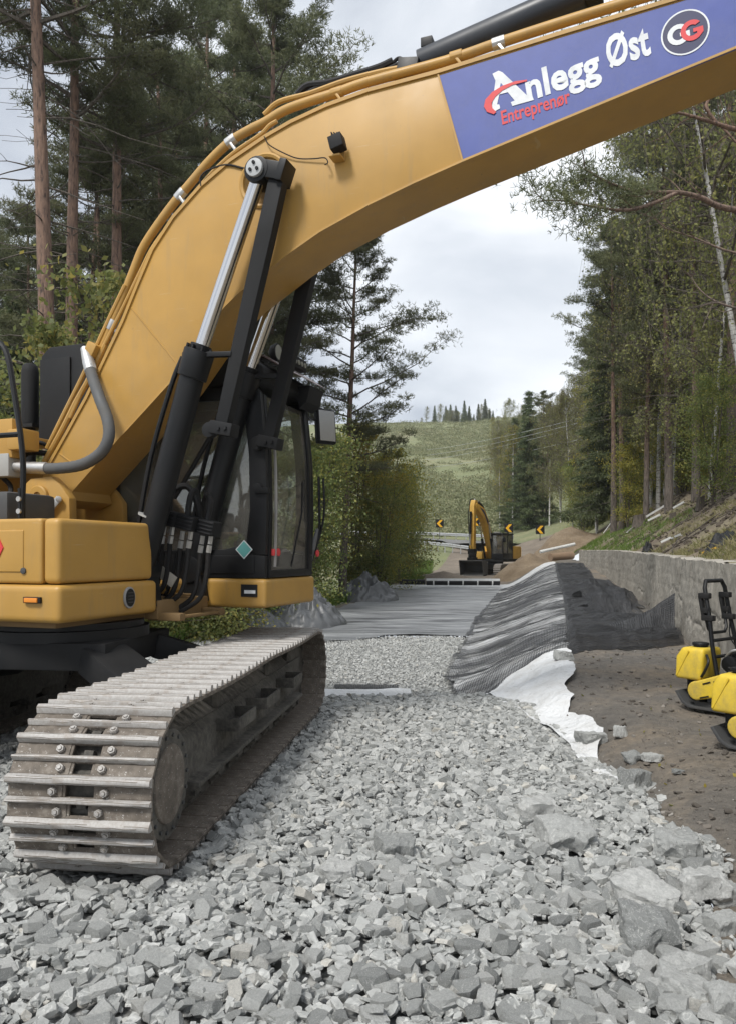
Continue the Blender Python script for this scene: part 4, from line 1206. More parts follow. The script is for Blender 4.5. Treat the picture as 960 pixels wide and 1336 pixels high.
# --- boom -----------------------------------------------------------
VB = -.27
top = [UH(x, y, VB) for x, y in ((61, 614), (87, 568), (114, 519), (161, 420), (180, 373), (200, 326), (227, 284), (263, 243), (300, 211), (347, 179), (380, 160), (425, 139), (480, 119), (570, 95), (730, 45), (880, 0))]
top = top + [(5.95, 5.30), (6.12, 5.22)]
bot = [UH(x, y, VB) for x, y in ((95, 641), (160, 567), (222, 499), (262, 440), (293, 400), (310, 383), (343, 357), (373, 333), (417, 302), (480, 267), (540, 238), (603, 210), (960, 62))]
bot = bot + [(5.9, 4.93), (6.1, 5.02)]
outline = top + bot[::-1]
foot = [(.16, 2.08), (.02, 2.02), (-.12, 2.06), (-.20, 2.18), (-.18, 2.30)]
outline = foot + top[0:] + bot[::-1]
core = MB().prism(outline, VB, .23)
boom = part(core, 'boom', YEL, .006, smooth=30)
# plate edges standing proud, welds
def offset_strip(pts, d0, d1, v0, v1, closed=False):
    m = MB(); n = len(pts); P = [Vector((p[0], p[1])) for p in pts]; A = []; B = []
    for i in range(n):
        t = (P[min(i+1, n-1)] - P[max(i-1, 0)]).normalized(); nn = Vector((-t.y, t.x))
        A.append(P[i] + nn * d0); B.append(P[i] + nn * d1)
    vs = []
    for a, b in zip(A, B):
        vs += [(a.x, v0, a.y), (b.x, v0, b.y), (b.x, v1, b.y), (a.x, v1, a.y)]
    fs = [(0, 1, 2, 3), (4*n-1, 4*n-2, 4*n-3, 4*n-4)]
    for i in range(n - 1):
        for k in range(4):
            k2 = (k + 1) % 4
            fs.append((4*i+k, 4*i+k2, 4*i+4+k2, 4*i+4+k))
    return m.add(vs, fs)
part(offset_strip(top[:-1], -.012, .016, VB - .014, VB + .06), 'top_flange', YEL, 0, boom)
part(offset_strip(bot[1:-1], .006, -.010, VB - .010, VB + .03), 'bottom_flange', YEL, 0, boom)
w1, w2 = UVH(172, 402, VB - .001), UVH(232, 475, VB - .001)
part(MB().tube([w1, w2], .007, 6), 'weld_seam', YEL, 0, boom)
w1, w2 = UVH(78, 592, VB - .001), UVH(100, 608, VB - .001)
part(MB().tube([w1, w2], .007, 6), 'weld_seam', YEL, 0, boom)
w1, w2 = UVH(571, 97, VB - .004), UVH(603, 210, VB - .004)
part(MB().bar(w1, w2, .012, .010, (0, 1, 0)), 'weld_seam', YEL, 0, boom)
# pivot boss of the lift cylinders
pc = UH(345, 236, VB)
part(MB().lathe([(.215, 0), (.215, .012), (.200, .020), (.182, .012), (.178, 0)], (0, 0, 0), 'y', 40).xform(Matrix.Translation((pc[0], VB, pc[1])) @ Matrix.Scale(-1, 4, (0, 1, 0))), 'pin_boss', YEL, 0, boom)
# sign board area on the boom
sg = [UH(573, 99, VB), UH(730, 50, VB), UH(880, 5, VB), (5.93, 5.285), (5.9, 4.95)] + [UH(x, y, VB) for x, y in ((960, 65), (800, 130), (604, 208))]
sign = part(MB().prism(sg, VB - .004, VB + .001), 'sign_panel', SIGNB)
tag(sign, 'blue company sign panel on the side of the boom')
def text_mesh(body, size, off, shear=0.0, spacing=1.0):
    cu = bpy.data.curves.new('txt', 'FONT'); cu.body = body; cu.size = size; cu.offset = off; cu.shear = shear; cu.space_character = spacing
    cu.extrude = .0015; cu.resolution_u = 3
    o = bpy.data.objects.new('txt', cu); COL.objects.link(o)
    dg = bpy.context.evaluated_depsgraph_get()
    me = bpy.data.meshes.new_from_object(o.evaluated_get(dg))
    bpy.data.objects.remove(o)
    return me
def put_text(name, body, p0, p1, width_px_end, hgt, off, mat, v, spacing=1.0, shear=0.0, parent=None):
    """text on the machine's side plane from p0 along p0->p1 fitted to that length; hgt = cap height."""
    me = text_mesh(body, 1.0, off, shear, spacing)
    co = np.empty(len(me.vertices) * 3); me.vertices.foreach_get('co', co); co = co.reshape(-1, 3)
    w = co[:, 0].max() - co[:, 0].min(); x0 = co[:, 0].min()
    P0, P1 = Vector((p0[0], p0[1])), Vector((p1[0], p1[1]))
    L = (P1 - P0).length; t = (P1 - P0).normalized(); nn = Vector((-t.y, t.x))
    sx = L / w; sy = hgt / .73
    X = (co[:, 0] - x0) * sx; Y = co[:, 1] * sy
    out = np.stack([P0.x + t.x * X + nn.x * Y, v - np.sign(co[:, 2]) * .0008, P0.y + t.y * X + nn.y * Y], -1)
    me.vertices.foreach_set('co', out.astype(np.float32).ravel())
    me.materials.clear(); me.materials.append(mat); me.update()
    return link_mesh(name, me, parent or boom)
VT = VB - .0065
q = lambda x, y: UH(x, y, VB)
put_text('lettering', 'nlegg', q(688, 132), q(784, 98), 0, .195, .030, LETW, VT, 1.02, parent=sign)
put_text('lettering', 'Øst', q(793, 89), q(849, 70), 0, .215, .030, LETW, VT, 1.02, parent=sign)
put_text('lettering', 'Entreprenør', q(655, 163), q(744, 134), 0, .100, .016, RED, VT, 1.0, parent=sign)
# the large A, drawn as a slab letter with a red swoosh through it
def px_poly(name, pts, mat, v, parent):
    return link_mesh(name, MB().prism([q(x, y) for x, y in pts], v - .0012, v + .0012).mesh(name, mat, 0, 0), parent)
px_poly('lettering', [(646, 106), (642, 97), (650, 93), (655, 95), (689, 127), (694, 126), (696, 131), (668, 139), (666, 134), (671, 132), (662, 121), (651, 124), (648, 137), (651, 137), (652, 142), (645, 146), (641, 143)], LETW, VT, sign)
px_poly('letter_eye', [(651, 118), (658, 115), (653, 109)], SIGNB, VT - .002, sign)
sw_o = [(687, 105), (672, 107), (655, 113), (642, 121), (633, 131), (631, 140), (635, 147), (644, 150)]
sw_i = [(647, 147), (642, 142), (641, 135), (646, 127), (655, 119), (668, 112), (687, 107)]
px_poly('swoosh', sw_o + sw_i, RED, VT - .0035, sign)
lc = UH(893, 43, VB)
def disc(name, c, r0, r1, mat, v, parent, seg=40):
    m_ = MB(); vs = []; fs = []
    for k in range(seg):
        a = 2 * math.pi * k / seg
        for r in ((r0, r1) if r0 > 0 else (r1,)): vs.append((c[0] + r * math.cos(a), v, c[1] + r * math.sin(a)))
    if r0 > 0: fs = [(2*k, 2*k+1, 2*((k+1) % seg)+1, 2*((k+1) % seg)) for k in range(seg)]
    else: fs = [tuple(range(seg))]
    m_.add(vs, fs); me = m_.mesh(name, mat, 0, 0); return link_mesh(name, me, parent)
disc('logo_field', lc, 0, .136, NAVY, VT, sign); disc('logo_ring', lc, .136, .146, LETW, VT - .001, sign)
lt = (UH(915, 36, VB)[0] - lc[0], UH(915, 36, VB)[1] - lc[1]); ln_ = math.hypot(*lt); lt = (lt[0]/ln_, lt[1]/ln_)
def G_poly(cx, cy, s_):
    """block capital G centred at (cx,cy) in logo axes"""
    o_ = []; n = 16
    for k in range(n + 1):
        a = R(38 + (322 - 38 + 0) * k / n); o_.append((.5 * math.cos(a), .5 * math.sin(a)))
    o_ += [(.5, -.2), (.5, .06), (.06, .06), (.06, -.12), (.22, -.12), (.22, -.24)]
    for k in range(n, -1, -1):
        a = R(50 + (310 - 50) * k / n); o_.append((.27 * math.cos(a), .27 * math.sin(a)))
    return [(lc[0] + lt[0] * (cx + a * s_) - lt[1] * (cy + b * s_), lc[1] + lt[1] * (cx + a * s_) + lt[0] * (cy + b * s_)) for a, b in o_]
for nm, cx, mat_, vv in (('lettering', -.040, LETW, VT - .002), ('lettering', .040, RED, VT - .0035)):
    link_mesh(nm, MB().prism(G_poly(cx, -.002, .135), vv - .0008, vv + .0008).mesh(nm, mat_, 0, 0), sign)
# work lamp on the boom with its cable
lp = UVH(441, 190, -.36)
lm = MB().box((lp.x, -.37, lp.z + .01), (.105, .10, .10), Matrix.Rotation(R(-14), 3, 'Y'))
for k in range(4): lm.box((lp.x - .03 + .022 * k, -.37, lp.z + .068 - .005 * k), (.010, .09, .03), Matrix.Rotation(R(-14), 3, 'Y'))
lmo = part(lm, 'work_lamp', BLKM, .008)
part(MB().box((lp.x - .02, -.33, lp.z - .075), (.09, .11, .014)).box((lp.x - .02, -.285, lp.z - .045), (.09, .014, .07)), 'lamp_bracket', YEL, .003, lmo)
part(MB().tube(smooth_path([UVH(345, 178, -.285), UVH(353, 190, -.30), UVH(378, 203, -.29), UVH(392, 207, -.285), UVH(410, 207, -.29), UVH(424, 206, -.30), UVH(428, 212, -.33), UVH(424, 215, -.32)], 5), .0045, 6), 'lamp_cable', BLKM, 0, lmo)
# pipes along the back of the boom
pipe_px = [(128, 466), (140, 440), (150, 416), (160, 392), (176, 350), (190, 318), (222, 272), (250, 238), (276, 208), (302, 184), (327, 169), (347, 159), (372, 144), (405, 132), (440, 121), (480, 107), (580, 80), (650, 56), (730, 30), (830, -1)]
pp = [UVH(x, y, -.19) for x, y in pipe_px] + [Vector((5.5, -.19, 5.41)), Vector((5.9, -.19, 5.44))]
pipe = part(MB().tube(smooth_path(pp, 4), .036, 12), 'hydraulic_pipe', YEL)
pp2 = [UVH(x, y, -.24) for x, y in ((92, 545), (122, 480), (160, 404), (185, 352), (203, 318), (240, 270), (275, 228), (305, 200), (340, 176), (352, 164), (362, 158))]
part(MB().tube(smooth_path(pp2, 4), .017, 8), 'hydraulic_pipe', YEL)
pp4 = [UVH(x, y, -.22) for x, y in ((62, 585), (84, 540), (104, 500), (122, 462), (146, 410), (164, 372))]
part(MB().tube(smooth_path(pp4, 4), .02, 8), 'hydraulic_pipe', YEL)
pp5 = [UVH(x, y, -.235) for x, y in ((58, 604), (82, 560), (100, 524), (118, 492), (138, 450))]
part(MB().tube(smooth_path(pp5, 4), .024, 8), 'hydraulic_pipe', YEL)
pp3 = [UVH(x, y, .02) for x, y in ((345, 150), (365, 133), (405, 122), (450, 106), (500, 93), (540, 86), (560, 82))]
part(MB().tube(smooth_path(pp3, 5), .022, 8), 'hydraulic_pipe', YEL)
for pts, r in (([(388, 124), (402, 112), (430, 108), (470, 96), (495, 88), (512, 80)], .03), ([(396, 126), (412, 116), (450, 104), (492, 96), (520, 84)], .02), ([(512, 82), (520, 76), (530, 80), (540, 86)], .014)):
    part(MB().tube(smooth_path([UVH(x, y, .05) for x, y in pts], 5), r, 8), 'hydraulic_hose', RUB)
part(MB().tube(smooth_path([UVH(x, y, -.28) for x, y in ((263, 243), (262, 232), (272, 222), (296, 215), (320, 220))], 5), .008, 6), 'grease_line', RUB)
for (x, y), mt_, r in (((302, 184), SILV, .042), ((147, 424), SILV, .042), ((650, 56), SILV, .041), ((595, 74), YEL, .042), ((236, 254), SILV, .040), ((440, 121), YEL, .040)):
    c = UVH(x, y, -.19); i = min(range(len(pp)), key=lambda k: (pp[k] - c).length)
    t = (pp[min(i+1, len(pp)-1)] - pp[max(i-1, 0)]).normalized()
    part(MB().cyl(c - t * .045, c + t * .045, r, seg=10).bar(c - Vector((0, 0, .02)), c - t.cross(Vector((0, 1, 0))) * -.0 - Vector((-.05, 0, .09)), .06, .02), 'pipe_clamp', mt_, .004, pipe)
# big grey return hose at the boom foot
hp = [UVH(x, y, v) for x, y, v in ((116, 470, -.30), (120, 488, -.36), (130, 518, -.42), (141, 548, -.46), (142, 572, -.48), (131, 592, -.48), (108, 606, -.47), (78, 611, -.46), (52, 611, -.45), (36, 610, -.45))]
hs_ = smooth_path(hp, 8); n_ = len(hs_)
hose = part(MB().tube(hs_, [.047 + .002 * (k % 2) for k in range(n_)], 12), 'return_hose', GRYH)
part(MB().tube([UVH(111, 455, -.27), UVH(116, 472, -.31), UVH(119, 484, -.345)], [.035, .052, .052], 12), 'hose_fitting', SILV, 0, hose)
part(MB().tube([UVH(62, 611, -.455), UVH(36, 610, -.45), UVH(14, 608, -.45)], [.052, .052, .04], 12), 'hose_fitting', SILV, 0, hose)
part(MB().box(UVH(124, 458, -.24), (.12, .14, .10), Matrix.Rotation(R(-60), 3, 'Y')), 'pipe_block', YEL, .012)
part(MB().box(UVH(8, 608, -.45), (.22, .16, .20)).box(UVH(-8, 580, -.45), (.3, .14, .14)), 'valve_block', paint('valve_grey', (.35, .35, .33), .4, amount=.5), .015)
for pts, r in (([(0, 592, -.30), (20, 600, -.35), (40, 590, -.2), (62, 592, -.1)], .025), ([(0, 620, -.4), (14, 634, -.42), (12, 650, -.5), (0, 660, -.55)], .022), ([(28, 585, -.2), (50, 577, -.2), (70, 586, -.1)], .018)):
    part(MB().tube(smooth_path([UVH(*p) for p in pts], 5), r, 8), 'hydraulic_hose', RUB)
# boom foot bracket
br = [UH(x, y, -.40) for x, y in ((26, 690), (29, 640), (45, 625), (72, 622), (84, 634), (95, 650), (96, 690))]
bro = part(MB().prism(br, -.44, -.35), 'boom_bracket', YEL, .012)
part(MB().prism([(a[0], a[1]) for a in br], .26, .33), 'boom_bracket', YEL, .012)
c = UH(53, 648, -.44)
part(MB().lathe([(.095, 0), (.095, .03), (.085, .04), (.04, .04), (.04, .02)], (0, 0, 0), 'y', 24).xform(Matrix.Translation((c[0], -.44, c[1])) @ Matrix.Scale(-1, 4, (0, 1, 0))), 'foot_pin', YEL, 0, bro)
part(MB().bar(UVH(63, 668, -.475), UVH(78, 650, -.475), .06, .018, (0, 1, 0)).cyl(UVH(62, 670, -.46), UVH(62, 670, -.50), .025, seg=8).cyl(UVH(77, 651, -.46), UVH(77, 651, -.50), .025, seg=8), 'pin_lock', SILV, .004, bro)

# --- lift cylinders ---------------------------------------------------
def lift_cylinder(v, sgn):
    p1, p2, p3 = UH(340, 226, -.42), UH(262, 455, -.42), UH(185, 745, -.42)
    P1, P2, P3 = (Vector((p[0], v, p[1])) for p in (p1, p2, p3))
    d = (P3 - P1).normalized()
    b = MB().cyl(P2 + d * .20, P3, .098, seg=24)
    cyl = part(b, 'lift_cylinder', BLK)
    part(MB().cyl(P1 + d * .02, P2 + d * .1, .056, seg=24), 'piston_rod', CHROME, 0, cyl)
    part(MB().cyl(P2 + d * .02, P2 + d * .24, .122, .118, seg=24).cyl(P2 - d * .03, P2 + d * .03, .085, seg=20), 'gland', BLK, .008, cyl)
    bl = MB()
    for k in range(8):
        a = 2 * math.pi * k / 8; n1_ = d.orthogonal().normalized(); n2_ = d.cross(n1_)
        c_ = P2 + (n1_ * math.cos(a) + n2_ * math.sin(a)) * .10
        bl.cyl(c_ + d * .02, c_ - d * .012, .014, seg=6)
    tag(part(bl, 'gland_bolts', BLKM, 0, cyl), kind='stuff')
    part(MB().cyl(P2 + d * 1.385, P2 + d * 1.40, .1005, seg=24), 'clamp_band', paint('band_grey', (.30, .30, .29), .5) if sgn < 0 else BLK, 0, cyl)
    # rod eye and pin cap
    yv = v
    part(MB().cyl(P1 - Vector((0, .075, 0)), P1 + Vector((0, .12, 0)), .10, seg=24), 'rod_eye', BLK, .008, cyl)
    if sgn < 0:
        part(MB().cyl(P1 - Vector((0, .105, 0)), P1 - Vector((0, .075, 0)), .068, seg=24), 'pin_cap', paint('pin_grey', (.42, .43, .43), .4, amount=.4), .004, cyl)
        pb = MB()
        for a in (90, 210, 330):
            c_ = P1 + Vector((.033 * math.cos(R(a)), -.105, .033 * math.sin(R(a))))
            pb.cyl(c_, c_ - Vector((0, .012, 0)), .013, seg=8)
        part(pb, 'cap_bolts', BLKM, 0, cyl)
    # bracket and guard bar in front of the rod
    g1, g2 = UH(366, 226, -.42), UH(291, 560, -.42)
    G1, G2 = Vector((g1[0], v, g1[1])), Vector((g2[0], v, g2[1]))
    e = (G2 - G1).normalized()
    part(MB().bar(P1 - Vector((.0, 0, -.02)), G1 + Vector((.05, 0, -.02)), .14, .13, (0, 0, 1)).box(G1 + Vector((.04, 0, -.01)), (.06, .17, .16), Matrix.Rotation(R(20), 3, 'Y')), 'rod_bracket', BLK, .008, cyl)
    gp = MB(); n1_ = Vector((e.z, 0, -e.x))
    if n1_.x < 0: n1_ = -n1_
    vs = []
    for P_, w in ((G1, .062), (G1 + e * .5, .066), (G2 - e * .6, .058), (G2, .052)):
        vs += [P_ - n1_ * w + Vector((0, -.045, 0)), P_ + n1_ * w + Vector((0, -.045, 0)), P_ + n1_ * w + Vector((0, .045, 0)), P_ - n1_ * w + Vector((0, .045, 0))]
    fs = [(0, 1, 2, 3), (15, 14, 13, 12)] + [(4*i+k, 4*i+(k+1) % 4, 4*i+4+(k+1) % 4, 4*i+4+k) for i in range(3) for k in range(4)]
    gp.add(vs, fs)
    part(gp, 'rod_guard', BLKM, .006, cyl)
    part(MB().box(G2 + Vector((.01, 0, -.0)), (.20, .13, .10), Matrix.Rotation(R(12), 3, 'Y')).cyl(G2 + Vector((-.11, -.03, -.0)), G2 + Vector((-.11, .03, 0)), .062, seg=16), 'guard_foot', BLKM, .008, cyl)
    bx2 = MB()
    for dx in (.0, .06):
        bx2.cyl(G2 + Vector((dx, -.065, -.005)), G2 + Vector((dx, -.08, -.005)), .016, seg=6)
    part(bx2, 'foot_bolts', BLK, 0, cyl)
    # hose loop clamp on the gland
    part(MB().bar(P2 + d * .05 + Vector((-.12, -.03, 0)), P2 + d * .05 + Vector((.32, -.03, -.03)), .05, .04), 'hose_clip', BLK, .006, cyl)
    part(MB().tube(smooth_path([P2 + d * .06 + Vector((-.13, -.02, 0)), P2 + d * .3 + Vector((-.15, -.03, 0)), P2 + d * .9 + Vector((-.15, -.02, 0)), P3 - d * .25 + Vector((-.14, 0, 0))], 5), .02, 8), 'side_pipe', BLK, 0, cyl)
    # lower eye
    part(MB().cyl(P3 - Vector((0, .1, 0)), P3 + Vector((0, .1, 0)), .12, seg=24).bar(P3 + Vector((0, 0, 0)), P3 + Vector((.05, 0, -.3)), .16, .2), 'lower_eye', BLK, .006, cyl)
lift_cylinder(-.42, -1)
lift_cylinder(.36, 1)

# valve cluster between the cylinders
def uv(x, y, v): return UVH(x, y, v)
for k, (x, y, v) in enumerate(((222, 676, -.22), (246, 682, -.18), (272, 688, -.10))):
    c = uv(x, y, v); rot = Matrix.Rotation(R(14), 3, 'Y')
    m_ = MB().box(c, (.17, .14, .12), rot)
    for j in range(4): m_.box(c + rot @ Vector((0, -.075, -.045 + .03 * j)), (.16, .012, .012), rot)
    vb = part(m_, 'line_valve', BLKM, .008)
    for j, dx in enumerate((-.045, .035)):
        p = c + Vector((dx, -.01, -.07))
        part(MB().cyl(p, p - Vector((.012, 0, .07)), .021, seg=6).cyl(p - Vector((.014, 0, .08)), p - Vector((.026, 0, .14)), .024, seg=6), 'hose_nut', SILV, 0, vb)
        e_ = [p - Vector((.026, 0, .13)), p - Vector((.05, -.01, .32)), p - Vector((.12, -.02, .52)), p - Vector((.30, .0, .64))]
        part(MB().tube(smooth_path(e_, 6), .021, 8), 'valve_hose', RUB, 0, vb)
    e_ = [c + Vector((-.02, .02, .06)), c + Vector((-.01, .05, .22)), c + Vector((.10 - k * .09, .1, .27)), c + Vector((.17 - k * .16, .15, .12)), c + Vector((.16 - k * .16, .2, -.05))]
    part(MB().tube(smooth_path(e_, 6), .026, 8), 'loop_hose', RUB, 0, vb)
part(MB().tube([uv(275, 570, .22), uv(228, 650, .22)], .022, 8), 'stay_bar', BLK)
part(MB().bar(uv(196, 735, -.2), uv(228, 760, -.2), .1, .012, (0, 1, 0)), 'linkage_plate', paint('bare_plate', (.38, .35, .3), .5), .002)
part(MB().lathe([(.17, 1.28), (.2, 1.31), (.17, 1.36)], (.86, -.02, 0), 'z', 24), 'hose_ring', YEL, 0)
for k in range(5):
    e_ = [uv(205 + k * 9, 720, -.12), uv(200 + k * 8, 755, -.14), uv(192 + k * 6, 785, -.10), uv(180, 792 + k * 2, .0)]
    part(MB().tube(smooth_path(e_, 5), .018, 8), 'deck_hose', RUB)

# --- cab ---------------------------------------------------------------
V0, V1 = .39, 1.41
cbase = part(MB().box2((-.1, .37, 1.135), (1.68, 1.43, 1.395)), 'cab_base', YEL, .045, bseg=4)
part(MB().box2((1.44, .362, 1.235), (1.60, .374, 1.345)), 'data_plate', BLKM, 0, cbase)
part(MB().box2((1.475, .358, 1.265), (1.585, .366, 1.295)), 'plate_text', LETW, 0, cbase)
cabm = MB()
def sidewall(v0, v1, m):
    m.prism([(-.2, 1.4), (1.66, 1.4), (1.665, 1.60), (1.46, 1.62), (1.36, 1.68), (1.25, 1.655), (-.2, 1.64)], v0, v1)
    m.prism([(1.665, 1.603), (1.68, 2.0), (1.67, 2.5), (1.615, 3.05), (1.56, 3.12), (1.40, 3.12), (1.44, 3.0), (1.50, 2.5), (1.51, 2.0), (1.463, 1.623)], v0, v1)
    m.prism([(-.2, 1.643), (.06, 1.646), (.10, 2.2), (.06, 3.0), (.0, 3.12), (-.2, 3.12)], v0, v1)
    m.prism([(.063, 3.0), (1.437, 3.0), (1.40, 3.118), (.003, 3.118)], v0 + .002, v1 - .002)
sidewall(V0, V0 + .06, cabm); sidewall(V1 - .06, V1, cabm)
cabm.box2((1.60, V0 + .063, 1.402), (1.675, V1 - .063, 1.47))            # front sill
cabm.prism([(1.60, 1.403), (1.67, 1.403), (1.685, 2.0), (1.675, 2.5), (1.62, 3.04), (1.55, 3.04), (1.6, 2.5), (1.61, 2.0)], V0 + .062, V0 + .115)
cabm.prism([(1.60, 1.403), (1.67, 1.403), (1.685, 2.0), (1.675, 2.5), (1.62, 3.04), (1.55, 3.04), (1.6, 2.5), (1.61, 2.0)], V1 - .115, V1 - .062)
cabm.box2((-.2, V0 + .062, 1.402), (-.15, V1 - .062, 2.0)); cabm.box2((-.1, V0 + .063, 1.402), (1.6, V1 - .063, 1.43))
cab = part(cabm, 'cab', BLK, .012)
part(MB().prism([(-.24, 3.13), (1.60, 3.123), (1.66, 3.16), (1.64, 3.28), (1.5, 3.37), (.9, 3.40), (-.15, 3.38), (-.24, 3.3)], V0 - .01, V1 + .01), 'roof', BLKM, .03, cab, bseg=3)
part(MB().box2((.9, .45, 3.40), (1.42, .85, 3.46)), 'roof_hatch', paint('hatch_grey', (.35, .36, .37), .4), .015, cab)
# panes
part(MB().box2((.03, V0 + .022, 1.63), (1.52, V0 + .030, 3.05)), 'window_pane', GLASS, 0, cab)
part(MB().box2((.03, V1 - .030, 1.63), (1.52, V1 - .022, 3.05)), 'window_pane', GLASS, 0, cab)
pr = [(1.648, 1.46), (1.662, 2.0), (1.652, 2.5), (1.60, 3.03)]
fp = MB(); vs = []
for u_, h_ in pr: vs += [(u_, V0 + .09, h_), (u_, V1 - .09, h_)]
fp.add(vs, [(2*i, 2*i+1, 2*i+3, 2*i+2) for i in range(3)])
part(fp, 'windscreen', GLASS, 0, cab)
part(MB().box2((-.18, V0 + .063, 2.0), (-.172, V1 - .063, 3.1)), 'rear_pane', GLASS, 0, cab)
part(MB().tube(smooth_path([(1.695, V0 + .13, 1.50), (1.707, V0 + .13, 2.0), (1.697, V0 + .13, 2.5), (1.645, V0 + .14, 2.98)], 4), .014, 6), 'window_seal', paint('seal_grey', (.26, .25, .24), .6), 0, cab)
part(MB().box2((.5, V0 - .012, 1.44), (1.0, V0 - .0005, 1.60)), 'side_panel', BLK, .012, cab, bseg=3)
part(MB().box2((1.06, V0 - .012, 1.44), (1.56, V0 - .0005, 1.60)), 'side_panel', BLK, .012, cab, bseg=3)
dc = UH(320, 717, V0)
dm = [(dc[0] + a * .085, dc[1] + b * .085) for a, b in ((1, 0), (0, 1), (-1, 0), (0, -1))]
st_ = part(MB().prism(dm, V0 - .018, V0 - .0125), 'diamond_sticker', LETW, 0, cab)
dm = [(dc[0] + a * .074, dc[1] + b * .074) for a, b in ((1, 0), (0, 1), (-1, 0), (0, -1))]
part(MB().prism(dm, V0 - .0195, V0 - .0175), 'sticker_field', TEAL, 0, cab)
lh = UH(349, 637, V0)
part(MB().cyl((1.60, V0 - .03, lh[1]), (1.60, V0, lh[1]), .045, seg=16).box((1.66, V0 - .012, lh[1] - .02), (.10, .03, .05)), 'door_lock', BLK, .006, cab)
part(MB().box2((1.665, V0 + .10, 1.60), (1.705, V0 + .16, 1.66)).cyl((1.70, V0 + .17, 1.63), (1.715, V0 + .17, 1.63), .035, seg=14), 'tow_latch', RED, .004, cab)
part(MB().cyl((1.70, V1 + .02, 1.62), (1.715, V1 + .02, 1.62), .035, seg=14), 'tow_latch', RED, .004, cab)
# visor, lamps, mirror, rail
part(MB().prism([(1.38, 3.43), (1.56, 3.42), (1.80, 3.27), (1.80, 3.262), (1.55, 3.405), (1.38, 3.418)], .56, 1.44), 'sun_visor', VISOR, .002, cab)
lb = part(MB().box2((1.50, .93, 3.455), (1.575, 1.47, 3.57)), 'light_bar', BLKM, .012, cab)
for k in range(7): part(MB().cyl((1.575, .985 + k * .072, 3.515), (1.583, .985 + k * .072, 3.515), .026, seg=10), 'lamp_lens', LENS, 0, EX) if False else None
lens = MB()
for k in range(7): lens.cyl((1.5745, .985 + k * .072, 3.515), (1.582, .985 + k * .072, 3.515), .026, seg=10)
part(lens, 'light_bar_lenses', LENS, 0, cab)
part(MB().lathe([(.03, 0), (.07, .03), (.082, .07), (.082, .09)], (1.48, .84, 3.51), 'x', 20), 'round_lamp', BLKM, 0, cab)
part(MB().cyl((1.565, .84, 3.51), (1.574, .84, 3.51), .07, seg=20), 'round_lens', LENS, 0, cab)
part(MB().prism([(1.60, 3.24), (1.78, 3.24), (1.74, 3.08), (1.66, 3.02)], 1.10, 1.42), 'camera_housing', BLKM, .012, cab)
mc = Vector((1.72, 1.60, 2.92)); mrot = Matrix.Rotation(R(-34), 3, 'Z') @ Matrix.Rotation(R(-6), 3, 'Y')
mir = part(MB().box(mc, (.075, .225, .36), mrot), 'mirror', BLKM, .025, cab, bseg=3)
mir2 = part(MB().box(mc + mrot @ Vector((.040, 0, 0)), (.004, .185, .315), mrot), 'mirror_glass', MIRR, 0, cab)
part(MB().tube(smooth_path([(1.60, 1.40, 3.08), (1.66, 1.50, 3.10), (1.70, 1.60, 3.09), (1.71, 1.61, 3.0)], 4), .012, 6).tube([(1.62, 1.40, 2.98), (1.70, 1.58, 2.97)], .01, 6), 'mirror_arm', BLK, 0, cab)
part(MB().tube(smooth_path([UVH(416, 622, 1.46), UVH(417, 665, 1.46), UVH(416, 700, 1.46), UVH(404, 740, 1.46)], 5), .014, 8).tube(smooth_path([UVH(422, 624, 1.46), UVH(423, 670, 1.46), UVH(416, 705, 1.46)], 5), .012, 8), 'grab_rail', BLK, 0, cab)
part(MB().tube([UVH(415, 690, 1.46), UVH(403, 735, 1.42), UVH(389, 770, 1.36)], [.022, .032, .036], 8), 'wiper_arm', paint('bar_grey', (.13, .13, .13), .4), 0, cab)
part(MB().tube([(1.72, .80, 1.5), (1.735, 1.0, 2.0), (1.72, 1.05, 2.3)], .010, 6), 'wiper_blade', BLK, 0, cab)
# interior
st = MB().box((.62, .92, 1.83), (.50, .50, .13)).box((.36, .92, 2.22), (.14, .48, .72), Matrix.Rotation(R(-8), 3, 'Y')).box((.31, .92, 2.72), (.10, .28, .22)).box((.62, .92, 1.6), (.4, .4, .34))
part(st, 'seat', SEATM, .05, cab, bseg=3)
part(MB().box((.72, .58, 1.95), (.55, .16, .26)).box((.72, 1.24, 1.95), (.55, .14, .26)), 'console', BLKM, .03, cab)
part(MB().tube([(.95, .58, 2.06), (.98, .58, 2.25)], [.02, .03], 8).tube([(.95, 1.24, 2.06), (.98, 1.24, 2.25)], [.02, .03], 8), 'joystick', BLK, 0, cab)
part(MB().box((1.42, .56, 2.12), (.05, .26, .20), Matrix.Rotation(R(15), 3, 'Z')).box((1.40, .54, 1.9), (.03, .03, .4)), 'monitor', BLKM, .01, cab)
part(MB().box((1.30, .72, 1.60), (.12, .3, .28)).box((1.2, 1.05, 1.55), (.25, .3, .18)), 'pedal_box', paint('floor_mat', (.16, .16, .155), .7), .02, cab)
part(MB().box((1.1, .9, 1.445), (.9, .8, .02)), 'cab_floor', paint('cab_floor', (.10, .10, .10), .8), 0, cab)

